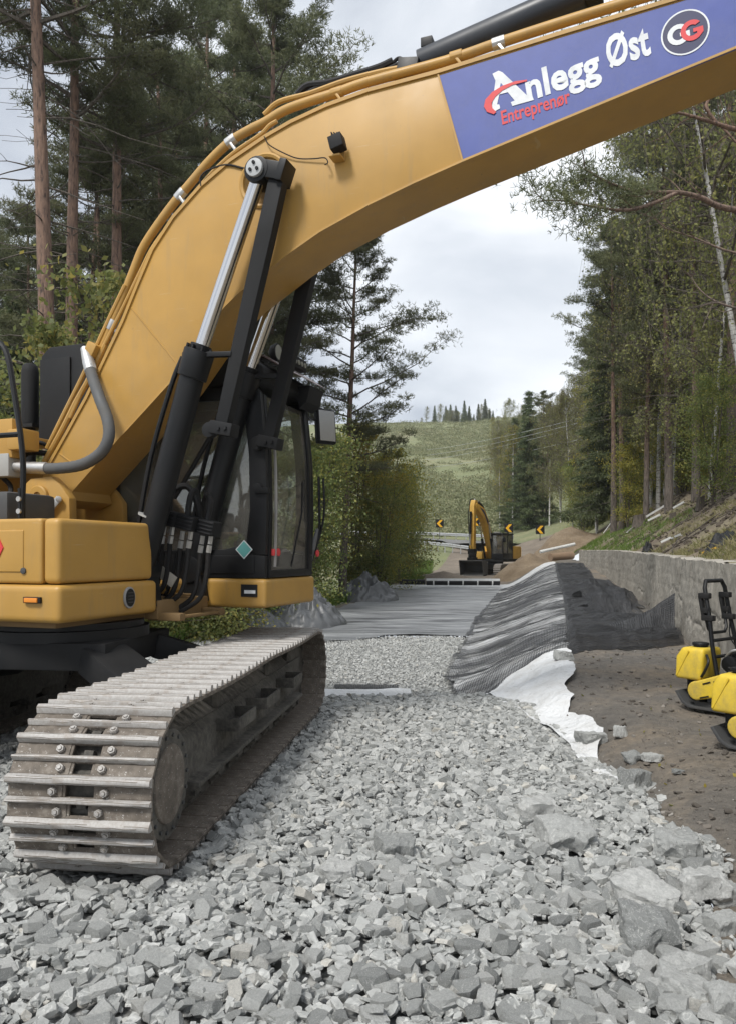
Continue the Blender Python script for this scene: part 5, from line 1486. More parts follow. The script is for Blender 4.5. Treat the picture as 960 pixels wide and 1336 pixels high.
# --- stick cylinder, stick and bucket beyond the frame ---------------------------
c1, c2 = UVH(548, 84, -.02), UVH(735, 2, -.02)
d = (c2 - c1).normalized()
sc_ = part(MB().cyl(c1, c1 + d * 1.30, .100, seg=24), 'stick_cylinder', paint('cylinder_black', (.022, .026, .034), .35, (.1, .1, .1), .3), .004)
part(MB().cyl(c1 + d * 1.22, c1 + d * 1.34, .118, seg=24), 'cylinder_gland', BLK, .006, sc_)
part(MB().cyl(c1 + d * 1.3, c1 + d * 2.45, .06, seg=20), 'stick_rod', CHROME, 0, sc_)
part(MB().box(c1 + Vector((.06, 0, .135)), (.09, .10, .07)).bar(c1 + Vector((-.05, 0, -.02)), c1 + Vector((-.1, 0, -.30)), .3, .16), 'cylinder_mount', BLK, .006, sc_)
stick = [(6.0, 5.06), (5.75, 5.62), (5.95, 5.72), (6.35, 5.45), (7.45, 2.95), (7.30, 2.85), (6.2, 4.6)]
part(MB().prism(stick, -.20, .16), 'stick', YEL, .01)
bk = [(7.45, 2.9), (7.9, 2.7), (8.25, 2.2), (8.15, 1.6), (7.7, 1.35), (7.2, 1.45), (7.25, 1.5), (7.7, 1.42), (8.08, 1.65), (8.17, 2.2), (7.85, 2.62), (7.4, 2.8)]
part(MB().prism(bk, -.6, .56), 'bucket', DGRY, .01)
part(MB().cyl((7.38, -.3, 2.9), (7.38, .26, 2.9), .07, seg=16), 'bucket_pin', DGRY)
# ------------------------------------------------------------------ plate compactors
def compactor(loc, rz, label):
    o = empty('plate_compactor', loc, rz)
    tag(o, label, 'plate compactor', 'yellow plate compactors by the wall')
    def P(m, name, mats, bevel=0.0, parent=None, **k): return m.build(name, mats, parent or o, bevel, **k)
    # base plate with turned-up ends (x forward/back, y sideways)
    pr = [(-.40, .13), (-.34, .045), (-.28, .012), (.28, .012), (.36, .06), (.42, .14), (.435, .13), (.37, .04), (.29, -.012), (-.29, -.012), (-.36, .025), (-.425, .12)]
    bp = P(MB().prism(pr, -.24, .24), 'base_plate', DGRY, .006)
    P(MB().box((0, -.2, .03), (.5, .02, .05)).box((0, .2, .03), (.5, .02, .05)), 'plate_rib', DGRY, .004, bp)
    for x in (-.2, .2):
        for y in (-.15, .15):
            P(MB().cyl((x, y, .02), (x, y, .10), .035, seg=12), 'rubber_mount', RUB, .006, bp)
    P(MB().box((.0, 0, .115), (.56, .36, .03)), 'deck_plate', BLK, .008)
    ex = P(MB().cyl((-.05, -.14, .10), (-.05, .14, .10), .075, seg=20), 'exciter', DGRY, .008)
    # belt guard: rounded long cover on the near side
    g = []
    for a in range(90, 271, 20): g.append((-.20 + .085 * math.cos(R(a)), .155 + .085 * math.sin(R(a))))
    for a in range(-90, 91, 20): g.append((.17 + .105 * math.cos(R(a)), .275 + .105 * math.sin(R(a))))
    bg = P(MB().prism(g, -.27, -.19), 'belt_guard', CYEL, .018, bseg=3)
    sl = MB()
    for x, z, l in ((-.10, .235, .07), (0, .265, .07), (.09, .295, .06), (-.12, .110, .08), (0, .135, .08), (.1, .165, .05)):
        sl.bar((x - l/2, -.272, z - .012), (x + l/2, -.272, z + .014), .008, .012)
    P(sl, 'guard_slots', BLK, 0, bg)
    # water tank
    tk = MB()
    lo = [(-.42, -.25), (-.17, -.25), (-.17, .08), (-.42, .08)]
    hi = [(-.36, -.23), (-.15, -.23), (-.15, .06), (-.36, .06)]
    vs = [(x, y, .24) for x, y in lo] + [(x - .0, y, .44) for x, y in [(-.41, -.25), (-.15, -.25), (-.15, .08), (-.41, .08)]] + [(x, y, .525) for x, y in hi]
    fs = [(3, 2, 1, 0), (8, 9, 10, 11)] + [(4*i+k, 4*i+(k+1) % 4, 4*i+4+(k+1) % 4, 4*i+4+k) for i in range(2) for k in range(4)]
    tk.add(vs, fs)
    t_ = P(tk, 'water_tank', CYEL, .035, bseg=4)
    P(MB().cyl((-.26, -.09, .51), (-.26, -.09, .545), .062, seg=18).cyl((-.26, -.09, .54), (-.26, -.09, .565), .075, .07, seg=18), 'tank_cap', BLK, .006, t_)
    P(MB().bar((-.40, -.252, .27), (-.28, -.252, .50), .008, .012), 'tank_seam', CYEL, 0, t_)
    P(MB().tube(smooth_path([(-.14, -.2, .47), (-.10, -.24, .42), (-.12, -.26, .34), (-.16, -.25, .28)], 5), .012, 8), 'tank_hose', BLK, 0, t_)
    # engine
    e_ = P(MB().box((.14, .02, .30), (.30, .28, .26)), 'engine', BLKM, .02)
    P(MB().box((.16, .03, .47), (.30, .22, .10)), 'fuel_tank', BLK, .035, e_, bseg=3)
    P(MB().cyl((.02, -.13, .40), (.02, .12, .40), .07, seg=16), 'air_filter', BLK, .01, e_)
    P(MB().box((.30, .05, .36), (.10, .22, .14)), 'muffler', paint('muffler_grey', (.30, .29, .27), .45), .02, e_)
    fn = MB()
    for k in range(6): fn.box((.14, -.125, .2 + .035 * k), (.24, .02, .008))
    P(fn, 'cooling_fins', DGRY, 0, e_)
    P(MB().lathe([(.09, 0), (.10, .01), (.10, .05), (.07, .06)], (.14, .16, .32), 'y', 18), 'recoil_starter', BLK, 0, e_)
    P(MB().cyl((.1, .02, .515), (.1, .02, .545), .035, seg=14), 'fuel_cap', BLK, .004, e_)
    P(MB().tube(smooth_path([(-.02, -.10, .46), (.05, -.12, .52), (.14, -.10, .53), (.24, -.08, .50)], 5), .012, 8), 'fuel_line', SILV, 0, e_)
    # handle frame
    hb = MB()
    lean = -.17
    P(MB().box((-.24, -.06, .18), (.2, .24, .12)), 'tank_support', BLK, .01)
    def hp(y, z): return (-.01 + (z - .12) / .95 * lean, y, z)
    pts = [hp(-.20, .10), hp(-.20, .55), hp(-.17, .80), hp(-.165, 1.06), hp(-.13, 1.12), hp(.13, 1.12), hp(.165, 1.06), hp(.17, .80), hp(.20, .55), hp(.20, .10)]
    hb.tube([Vector(p) for p in pts], .019, 10)
    for z in (.60, .46): hb.tube([hp(-.195, z), hp(.195, z)], .015, 8)
    h_ = P(hb, 'handle', BLK)
    lo_ = [hp(-.165, .84), hp(-.15, .70), hp(-.11, .66), hp(.11, .66), hp(.15, .70), hp(.165, .84)]
    P(MB().tube([Vector(p) + Vector((-.04, 0, 0)) for p in lo_], .014, 8), 'lower_loop', BLK, 0, h_)
    for y in (-.168, .168):
        m_ = MB()
        q0 = Vector(hp(y, .80)); q1 = Vector(hp(y, .99))
        m_.bar(q0 + Vector((-.05, 0, 0)), q1 + Vector((-.05, 0, 0)), .05, .03, (1, 0, 0)); m_.box(q0 + Vector((-.01, 0, -.005)), (.11, .06, .05)); m_.box(q1 + Vector((-.01, 0, .0)), (.10, .06, .05))
        m_.box(q0 + Vector((-.03, 0, .06)), (.06, .055, .05))
        P(m_, 'handle_damper', RUB, .01, h_)
    P(MB().tube(smooth_path([hp(.16, .78), hp(.12, .6), (.05, .1, .45)], 5), .006, 6), 'throttle_cable', BLK, 0, h_)
    return o
compactor((3.22, 6.75, Hs(3.22, 6.75) + .03), R(-54), 'rear yellow plate compactor with its whole black handle in view')
compactor((2.99, 5.52, Hs(2.99, 5.52) + .03), R(-50), 'nearer yellow plate compactor cut off by the right edge of the view')

# ------------------------------------------------------------------ far excavator
def small_excavator():
    a = math.atan2(-.8, -.55)
    loc = (9.6, 58.0, Hs(9.6, 58.0) + .02)
    o = empty('excavator', loc, a)
    tag(o, 'smaller yellow excavator working far down the road with bucket on the ground', 'excavator')
    def P(m, name, mats, bevel=0.0, parent=None, **k): return m.build(name, mats, parent or o, bevel, **k)
    for sy in (-1, 1):
        pts = [(-1.6 + .4 * math.cos(R(t)), .42 + .4 * math.sin(R(t))) for t in range(90, 271, 20)] + [(1.6 + .4 * math.cos(R(t)), .42 + .4 * math.sin(R(t))) for t in range(-90, 91, 20)]
        tr = P(MB().prism(pts, sy * 1.05 - .27, sy * 1.05 + .27), 'track', SHOE)
        gr = MB()
        path = pts + [pts[0]]
        for (p, q_) in zip(path[:-1], path[1:]):
            n_ = max(1, int(math.hypot(q_[0] - p[0], q_[1] - p[1]) / .19))
            for k in range(n_):
                t = (k + .5) / n_; x, z = p[0] + (q_[0] - p[0]) * t, p[1] + (q_[1] - p[1]) * t
                gr.box((x, sy * 1.05, z), (.05, .56, .05))
        P(gr, 'grousers', GROUS, 0, tr)
        P(MB().box((0, sy * 1.05, .42), (2.6, .60, .34)), 'track_frame', UNDER, .03, tr)
    P(MB().box((0, 0, .62), (1.6, 1.6, .35)), 'carbody', UNDER, .03)
    P(MB().cyl((0, 0, .75), (0, 0, 1.0), .6, seg=24), 'swing_ring', DGRY)
    P(MB().box2((-2.0, -1.25, .98), (1.3, 1.25, 1.18)), 'deck', BLKM, .02)
    P(MB().box2((-1.9, -1.25, 1.19), (-.5, 1.25, 2.15)), 'engine_hood', YEL2, .06)
    P(MB().prism([(-2.5, -1.0), (-1.92, -1.27), (-1.92, 1.27), (-2.5, 1.0), (-2.65, 0)], 1.0, 2.1, lambda p, q_, w: (p, q_, w)), 'counterweight', YEL2, .08)
    P(MB().box2((-.45, -1.25, 1.19), (1.35, -.45, 1.75)), 'side_box', YEL2, .05)
    cb_ = MB()
    for (u_, v_) in ((-.35, .33), (-.35, 1.22), (1.30, .33), (1.30, 1.22), (.5, 1.22)): cb_.box((u_, v_, 2.2), (.09, .07, 1.9))
    cb_.box2((-.40, .29, 1.19), (1.34, 1.26, 1.6)); cb_.box2((-.45, .27, 2.95), (1.38, 1.28, 3.1))
    c_ = P(cb_, 'cab', BLK, .015)
    P(MB().box2((1.29, .36, 1.6), (1.30, 1.19, 2.95)), 'windscreen', GLASS, 0, c_)
    P(MB().box2((-.3, .32, 1.6), (1.25, .33, 2.95)), 'window_pane', GLASS, 0, c_)
    P(MB().box2((-.3, 1.22, 1.6), (1.25, 1.23, 2.95)), 'window_pane', GLASS, 0, c_)
    P(MB().box((.3, .78, 1.9), (.5, .5, .5)).box((.1, .78, 2.3), (.15, .45, .8)), 'seat', SEATM, .05, c_)
    P(MB().box2((1.1, .5, 3.1), (1.35, 1.0, 3.2)), 'roof_lamps', LENS, .02, c_)
    P(MB().box((1.5, 1.42, 2.6), (.08, .2, .35)).bar((1.3, 1.22, 2.8), (1.5, 1.42, 2.75), .03, .03), 'mirror', BLK, .01, c_)
    bm_ = [(.3, 1.35), (.55, 1.2), (1.1, 2.3), (1.75, 3.55), (2.35, 4.25), (3.35, 4.85), (3.45, 5.12), (3.3, 5.25), (2.1, 4.9), (1.3, 3.95), (.55, 2.6)]
    b_ = P(MB().prism(bm_, -.3, .12), 'boom', YEL2, .015)
    P(MB().prism([(1.5, 3.72), (2.05, 4.42), (2.9, 4.98), (2.2, 4.78), (1.42, 3.98)], -.307, -.29), 'boom_sign', NAVY, 0, b_)
    P(MB().prism([(1.5, 3.72), (2.05, 4.42), (2.9, 4.98), (2.2, 4.78), (1.42, 3.98)], .11, .127), 'boom_sign', NAVY, 0, b_)
    for v_ in (-.45, .28):
        cl = P(MB().cyl((.9, v_, 1.25), (1.35, v_, 2.7), .10, seg=14), 'lift_cylinder', BLK)
        P(MB().cyl((1.35, v_, 2.7), (1.72, v_, 3.85), .055, seg=12), 'piston_rod', CHROME, 0, cl)
    sk_ = [(3.15, 5.4), (3.5, 5.45), (3.72, 5.0), (3.78, 2.1), (3.62, 1.75), (3.42, 1.8), (3.38, 4.4), (3.1, 5.0)]
    P(MB().prism(sk_, -.26, .08), 'stick', YEL2, .015)
    sc2 = P(MB().cyl((1.9, -.09, 4.98), (2.7, -.09, 5.35), .10, seg=14), 'stick_cylinder', BLK)
    P(MB().cyl((2.7, -.09, 5.35), (3.3, -.09, 5.5), .055, seg=12), 'stick_rod', CHROME, 0, sc2)
    bc = P(MB().cyl((3.88, -.09, 4.6), (3.98, -.09, 3.0), .085, seg=14), 'bucket_cylinder', BLK)
    P(MB().cyl((3.98, -.09, 3.0), (4.02, -.09, 2.2), .05, seg=12), 'bucket_rod', CHROME, 0, bc)
    P(MB().tube(smooth_path([(3.3, -.3, 5.2), (3.6, -.42, 4.6), (3.55, -.42, 3.4), (3.6, -.3, 2.2)], 5), .035, 6).tube(smooth_path([(2.2, -.3, 5.0), (2.9, -.35, 5.55), (3.5, -.35, 5.4), (3.7, -.3, 4.8)], 5), .035, 6), 'stick_hose', RUB)
    P(MB().box((3.65, -.09, 1.75), (.5, .5, .35)).cyl((3.65, -.09, 1.3), (3.65, -.09, 1.6), .30, seg=18).box((3.65, -.09, 1.22), (.6, .55, .2)), 'tilt_coupler', BLK, .03)
    bk_ = [(3.95, 1.12), (3.3, 1.12), (3.0, .75), (2.98, .3), (3.2, .02), (3.7, -.02), (3.75, .05), (3.25, .09), (3.07, .35), (3.08, .72), (3.35, 1.02), (3.95, 1.05)]
    bo2 = P(MB().prism(bk_, -1.0, .82), 'bucket', DGRY, .01)
    P(MB().prism([(3.95, 1.1), (3.3, 1.1), (3.0, .75), (3.0, .3), (3.2, .03), (3.72, -.0)], -1.03, -.985), 'bucket_side', DGRY, 0, bo2)
    P(MB().prism([(3.95, 1.1), (3.3, 1.1), (3.0, .75), (3.0, .3), (3.2, .03), (3.72, -.0)], .805, .85), 'bucket_side', DGRY, 0, bo2)
    P(MB().box((3.75, -.09, .02), (.12, 1.84, .03)), 'cutting_edge', SILV, 0, bo2)
small_excavator()

# ------------------------------------------------------------------ signs, guard rails, lines
def ground_at(px, Z):
    X = (px - 480) / 1000 * Z; return Vector((X, Z, Hs(X, Z)))
for i, (px, py, Z, lab) in enumerate(((573, 683, 88, 'leftmost chevron sign, half hidden by the shrubs'), (620, 681, 84, 'chevron sign right behind the arm of the small excavator'),
                             (663, 689, 80, 'chevron sign above the cab of the small excavator'), (704, 691, 78, 'rightmost chevron sign beside the tall soil heap'))):
    b = ground_at(px, Z); h = EYE + (722 - py) / 1000 * Z
    o = empty('chevron_sign', b, R(4)); tag(o, 'black and yellow ' + lab, 'road sign', 'chevron signs along the bend')
    zc = h - b.z; w = .92
    MB().box((0, .05, (zc + w/2 + .05) / 2 - .2), (.07, .05, zc + w/2 + .4)).build('post', DGRY, o)
    pn = MB().box((0, 0, zc), (w, .03, w)).build('panel', BLKM, o, .01)
    cv = [(.22, .40), (-.20, 0), (.22, -.40), (.40, -.40), (-.0, 0), (.40, .40)] if True else None
    cv = [(.34, .40), (-.02, 0), (.34, -.40), (.02, -.40), (-.34, 0), (.02, .40)]
    MB().prism([(a, zc + b_) for a, b_ in cv], -.022, -.0155).build('chevron', CHRY, o)
def guard_rail(pts, label, hgt=.75):
    P_ = [Vector((x, z, Hs(x, z))) for x, z in pts]; P_ = smooth_path(P_, 4)
    o = empty('guard_rail', P_[0]); tag(o, label, 'guard rail')
    Q = [p - P_[0] for p in P_]
    pr = [(-.02, .30), (.05, .24), (.05, .17), (-.01, .12), (.05, .07), (.05, 0), (-.02, -.06), (-.03, -.06), (-.03, .30)]
    m_ = MB(); vs = []; n = len(Q)
    for i, p in enumerate(Q):
        t = (Q[min(i+1, n-1)] - Q[max(i-1, 0)]); t.z = 0; t.normalize(); nn = Vector((t.y, -t.x, 0))
        vs += [p + nn * a + Vector((0, 0, hgt - .30 + b)) for a, b in pr]
    k_ = len(pr)
    m_.add(vs, [(i*k_+j, i*k_+(j+1) % k_, (i+1)*k_+(j+1) % k_, (i+1)*k_+j) for i in range(n-1) for j in range(k_)])
    m_.build('rail', paint('galvanised', (.42, .43, .43), .45, metallic=.4, amount=.3) if 'galvanised' not in MATS else MATS['galvanised'], o)
    L = 0
    for i in range(n - 1):
        MB().box(Q[i] + Vector((0, 0, hgt / 2 - .1)), (.10, .10, hgt + .2)).build('post', MATS['galvanised'], o)
guard_rail([(4.6, 79), (7.0, 77.5), (9.8, 75)], 'near grey guard rail with close posts left of the small excavator', .95)
guard_rail([(-6, 93.5), (3, 92.5), (9, 90), (13, 86), (15.5, 82)], 'grey guard rail along the outside of the far bend')
for k, (x0, y0, z0, x1, y1, z1, lab) in enumerate(((556, 587, 150, 830, 526, 62, 'topmost'), (556, 594, 150, 830, 531, 62, 'second'), (556, 600, 150, 825, 538, 64, 'third'), (556, 610, 150, 802, 562, 70, 'lowest'))):
    a = Vector(((x0 - 480) / 1000 * z0, z0, EYE + (722 - y0) / 1000 * z0)); b = Vector(((x1 - 480) / 1000 * z1, z1, EYE + (722 - y1) / 1000 * z1))
    pts = []
    for i in range(13):
        t = i / 12; p = a.lerp(b, t); p.z -= 1.0 * 4 * t * (1 - t) * .5; pts.append(p)
    o = MB().tube(pts, .022, 5).build('power_line', paint('line_grey', (.45, .46, .47), .5) if k == 0 else MATS['line_grey'])
    tag(o, lab + ' of the overhead power lines crossing the hillside', 'power line')

# ------------------------------------------------------------------ things lying on the slope
def rod(px0, py0, px1, py1, r, label, lift=.06, mat=SILV, name='metal_post'):
    a, b = gpt(px0, py0, 5), gpt(px1, py1, 5)
    if abs(a.y - b.y) > 6: b = Vector(((px1 - 480) / 1000 * (a.y + 1.5), a.y + 1.5, EYE + (722 - py1) / 1000 * (a.y + 1.5)))
    d_ = b - a
    m_ = MB()
    pr = [(-r, -r), (r, -r), (r, r), (r * .6, r), (r * .6, -r * .6), (-r, -r * .6)]
    t = d_.normalized(); u = Vector((0, 0, 1)); u = (u - t * u.dot(t)).normalized(); w = t.cross(u)
    vs = [q_ + w * x + u * z for q_ in (Vector((0, 0, 0)), d_) for x, z in pr]
    n = len(pr)
    m_.add(vs, [tuple(range(n)), tuple(range(2*n-1, n-1, -1))] + [(k, (k+1) % n, (k+1) % n + n, k + n) for k in range(n)])
    o = m_.build(name, mat, None, 0, a + Vector((0, 0, lift)))
    return tag(o, label, 'metal post')
GALV = paint('post_zinc', (.62, .63, .62), .45, (.3, .27, .22), .4, 4)
rod(842, 681, 872, 663, .045, 'longest pale metal post lying across the stumps on the slope', .25, GALV)
rod(845, 685, 861, 677, .04, 'short metal post just below the longest one on the slope', .2, GALV)
rod(878, 669, 892, 661, .04, 'metal post on the slope above and right of the longest one', .2, GALV)
rod(817, 697, 826, 690, .035, 'small metal post lying in the grass near the left stump', .1, GALV)
rod(862, 711, 875, 705, .03, 'pale splintered post in the grass left of the black tarpaulin', .08, GALV)
rod(876, 706, 888, 701, .03, 'pale broken post touching the splintered one in the grass', .08, GALV)
rod(787, 697, 797, 683, .05, 'tilted pale post at the foot of the tall soil heap', .1, GALV)
def stump(px, py, w, h, label):
    p = gpt(px, py, 5); s_ = p.y / 1000; r = w * s_ / 2; hh = h * s_
    m_ = MB(); n = 14; vs = []
    rr_ = random.Random(px)
    for (q_, z) in ((1.35, -.2), (1.05, .25), (.92, .7), (.9, 1.0)):
        for k in range(n):
            a = 2 * math.pi * k / n
            j = 1 + .16 * math.sin(a * 3 + px) + rr_.uniform(-.07, .07)
            vs.append((r * q_ * j * math.cos(a), r * q_ * j * math.sin(a), hh * z * (1 + (.1 * math.cos(a) if z == 1 else 0))))
    m_.add(vs, [(i*n+k, i*n+(k+1) % n, (i+1)*n+(k+1) % n, (i+1)*n+k) for i in range(3) for k in range(n)] + [tuple(3*n + k for k in range(n))])
    tag(m_.build('tree_stump', BARKD, None, 0, p, smooth=30), label, 'tree stump')
stump(811, 690, 9, 10, 'leftmost small dark tree stump on the slope')
stump(832, 686, 15, 14, 'broad dark tree stump at the lower end of the long metal post')
stump(877, 677, 8, 8, 'small tree stump under the upper metal post')
stump(913, 664, 11, 16, 'tall tree stump highest on the slope')
def tarp(px, py, w, h, label, seed, mat=TARPB):
    p = gpt(px, py, 5); s_ = p.y / 1000; n = 22; V = []; F = []
    W, D, Hh = w * s_, w * s_ * .7, h * s_ * 1.0
    for i in range(n):
        for j in range(n):
            a, b = i / (n-1) * 2 - 1, j / (n-1) * 2 - 1
            rr_ = math.hypot(a, b * 1.05)
            z = Hh * max(0, 1 - rr_ ** 2.5) * (.7 + .9 * abs(mnoise.noise(Vector((a * 2.2 + seed, b * 2.2, seed)))))
            x, y = p.x + a * W / 2, p.y + b * D / 2
            V.append((x - p.x, y - p.y, Hs(x, y) - p.z + z + (.02 if rr_ < 1 else -.12)))
    for i in range(n-1):
        for j in range(n-1): F.append((i*n+j, (i+1)*n+j, (i+1)*n+j+1, i*n+j+1))
    me = np_mesh('tarpaulin', np.array(V), np.array(F), mat, True); me.set_sharp_from_angle(angle=R(50))
    return tag(link_mesh('tarpaulin', me, None, p), label, 'tarpaulin')
tarp(937, 714, 44, 15, 'bundled black tarpaulin lying in the grass above the wall', 2.2)
tarp(844, 722, 15, 12, 'small black plastic scrap on the top edge of the wall', 6.1)
rod(915, 726, 936, 718, .018, 'thin yellow strap on the grass in front of the black tarpaulin', .05, CHRY, 'strap')
# pipes and timber at the far end of the wall
def tube_thing(p0, p1, r, mat, label, name, cat):
    p0, p1 = Vector(p0), Vector(p1)
    tag(MB().cyl(Vector((0, 0, 0)), p1 - p0, r, seg=14).build(name, mat, None, 0, p0), label, cat)
zb_ = Hs(10.9, 43.2)
tube_thing((10.2, 43.0, zb_ + .25), (11.6, 43.6, zb_ + .35), .22, paint('clay_pipe', (.25, .17, .11), .7), 'fat brown pipe end lying at the far end of the wall', 'pipe', 'pipe')
tube_thing((9.8, 43.8, zb_ + .55), (11.9, 44.2, zb_ + 1.0), .09, GALV, 'thin grey pole resting on the pipe at the far end of the wall', 'pole', 'pole')
heap2 = tarp(738, 716, 30, 12, 'low black sheet bundle at the far end of the white geotextile', 9.4)

# ------------------------------------------------------------------ vegetation
class Leafer:
    def __init__(s, seed): s.r = np.random.default_rng(seed); s.V = []; s.F = []; s.A = []; s.n = 0
    def quads(s, cen, size, asp=.6, droop=0.0, tone=None, flat=0.0):
        """diamond leaf per centre, random orientation"""
        n = len(cen); r = s.r
        d = r.normal(0, 1, (n, 3)); d[:, 2] -= droop * 1.5; d /= np.linalg.norm(d, axis=1)[:, None]
        e = r.normal(0, 1, (n, 3)); e[:, 2] *= (1 - flat)
        e = np.cross(d, e); e /= np.linalg.norm(e, axis=1)[:, None] + 1e-9
        L = size * r.uniform(.7, 1.3, n)[:, None]
        a = cen - d * L * .5; b = cen + e * L * asp * .5; c = cen + d * L * .5; f = cen - e * L * asp * .5
        V = np.stack([a, b, c, f], 1).reshape(-1, 3)
        i = s.n + np.arange(n) * 4
        s.F.append(np.stack([i, i+1, i+2, i+3], -1)); s.V.append(V); s.n += 4 * n
        t = r.random(n) if tone is None else tone
        s.A.append(np.repeat(t, 4))
    def needles(s, cen, dirs, per, L, w, spread=.9, tone=None):
        n = len(cen) * per; r = s.r
        c = np.repeat(cen, per, 0); d = np.repeat(dirs, per, 0) + r.normal(0, spread, (n, 3)); d /= np.linalg.norm(d, axis=1)[:, None]
        e = np.cross(d, r.normal(0, 1, (n, 3))); e /= np.linalg.norm(e, axis=1)[:, None] + 1e-9
        l = L * r.uniform(.7, 1.3, n)[:, None]
        V = np.stack([c - e * w * .5, c + e * w * .5, c + d * l + e * w * .3, c + d * l - e * w * .3], 1).reshape(-1, 3)
        i = s.n + np.arange(n) * 4
        s.F.append(np.stack([i, i+1, i+2, i+3], -1)); s.V.append(V); s.n += 4 * n
        t = r.random(len(cen)) if tone is None else tone
        s.A.append(np.repeat(np.repeat(t, per), 4))
    def mesh(s, name, mat): return np_mesh(name, np.concatenate(s.V), np.concatenate(s.F), mat, False, np.concatenate(s.A))

def trunk_mesh(m, br, a, b):
    m.add(br.V, br.F, 1)
    return m.mesh('trunk', [a, b], 0, 60)

def limb(m, p0, d, L, r, rnd, seg=5, curve=.25, up=0.0, sides=5):
    pts = [Vector(p0)]; d = Vector(d).normalized()
    for k in range(seg):
        d = (d + Vector((rnd.gauss(0, curve), rnd.gauss(0, curve), rnd.gauss(0, curve) + up)) * .5).normalized()
        pts.append(pts[-1] + d * L / seg)
    m.tube(pts, [max(r * (1 - .85 * k / seg), .006) for k in range(seg + 1)], sides, False)
    return pts

def trunk_pts(h, rnd, bend=.02):
    pts = [Vector((0, 0, -.4))]; x = y = 0; n = 12; bx, by = rnd.gauss(0, bend), rnd.gauss(0, bend)
    for k in range(1, n + 1):
        t = k / n
        x += bx * h / n + rnd.gauss(0, .004) * h / n * 2; y += by * h / n + rnd.gauss(0, .004) * h / n * 2
        pts.append(Vector((x, y, h * t)))
    return pts
def along(pts, h):
    for a, b in zip(pts[:-1], pts[1:]):
        if a.z <= h <= b.z: return a.lerp(b, (h - a.z) / (b.z - a.z))
    return pts[-1]

def pine_meshes(seed, h=20, base=.45, r0=.20, spread=.20, dead=24, dens=1.0, tuft=1.0, nb0=40):
    rnd = random.Random(seed); lf = Leafer(seed); m = MB()
    tp_ = trunk_pts(h, rnd, .012)
    m.tube(tp_, [r0 * (1.15 if k == 0 else 1) * (1 - .80 * k / 12) for k in range(13)], 10, False)
    br = MB(); nb = int(nb0 * dens)
    cen = []; dirs = []; tones = []
    def pad(q, rad, tone_b):
        """one flattish cushion of needles"""
        for _ in range(int(58 * tuft * rad / .45)):
            v = Vector((rnd.gauss(0, 1), rnd.gauss(0, 1), rnd.gauss(0, .34)))
            if v.length > 1.9: continue
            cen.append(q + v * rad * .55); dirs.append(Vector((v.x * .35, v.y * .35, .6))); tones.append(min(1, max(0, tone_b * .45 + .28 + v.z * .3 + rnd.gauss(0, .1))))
    a = rnd.uniform(0, 6.28)
    for i in range(nb):
        f = (i + rnd.random()) / nb; z = h * (base + (1 - base) * f * .98); p = along(tp_, z)
        a += 2.399 + rnd.gauss(0, .35)
        prof = (math.sin(math.pi * min(1, (f * .80 + .22))) ** .8)
        L = h * spread * prof * rnd.uniform(.45, 1.25) + .3
        el = rnd.uniform(-.12, .28) + f * .55
        d = Vector((math.cos(a), math.sin(a), el))
        pts = limb(br, p, d, L, .042 * r0 / .2 * (1 - .5 * f) + .008, rnd, 6, .20, .05)
        tone_b = rnd.random()
        for k in range(3 if L > 1.5 else 2, 7):
            side = Vector((-d.y, d.x, 0)).normalized()
            for s_ in ((0, 1, -1) if k < 6 else (0,)):
                if rnd.random() < (.30 if s_ else .15): continue
                q = pts[k] + side * s_ * rnd.uniform(.25, .6) * (L * .32) + Vector((0, 0, rnd.uniform(0, .18)))
                if s_: br.tube([pts[k - 1], (pts[k] + q) / 2, q], [.012, .009, .005], 3, False)
                pad(q, rnd.uniform(.26, .50) * (.65 + L / 7), tone_b)
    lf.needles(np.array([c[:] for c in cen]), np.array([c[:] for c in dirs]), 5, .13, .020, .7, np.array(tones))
    for i in range(dead):
        z = h * rnd.uniform(.10, base + .12); p = along(tp_, z); a = rnd.uniform(0, 2 * math.pi)
        L = rnd.uniform(.6, 3.4) * (.5 + z / h)
        pts = limb(br, p, Vector((math.cos(a), math.sin(a), rnd.uniform(-.35, .12))), L, .024, rnd, 5, .3, -.02, 4)
        if rnd.random() < .6: limb(br, pts[3], Vector((math.cos(a + .8), math.sin(a + .8), rnd.uniform(-.3, .2))), L * .45, .009, rnd, 3, .3, 0, 3)
    return trunk_mesh(m, br, BARKP, BARKD), lf.mesh('crown', PINEL)

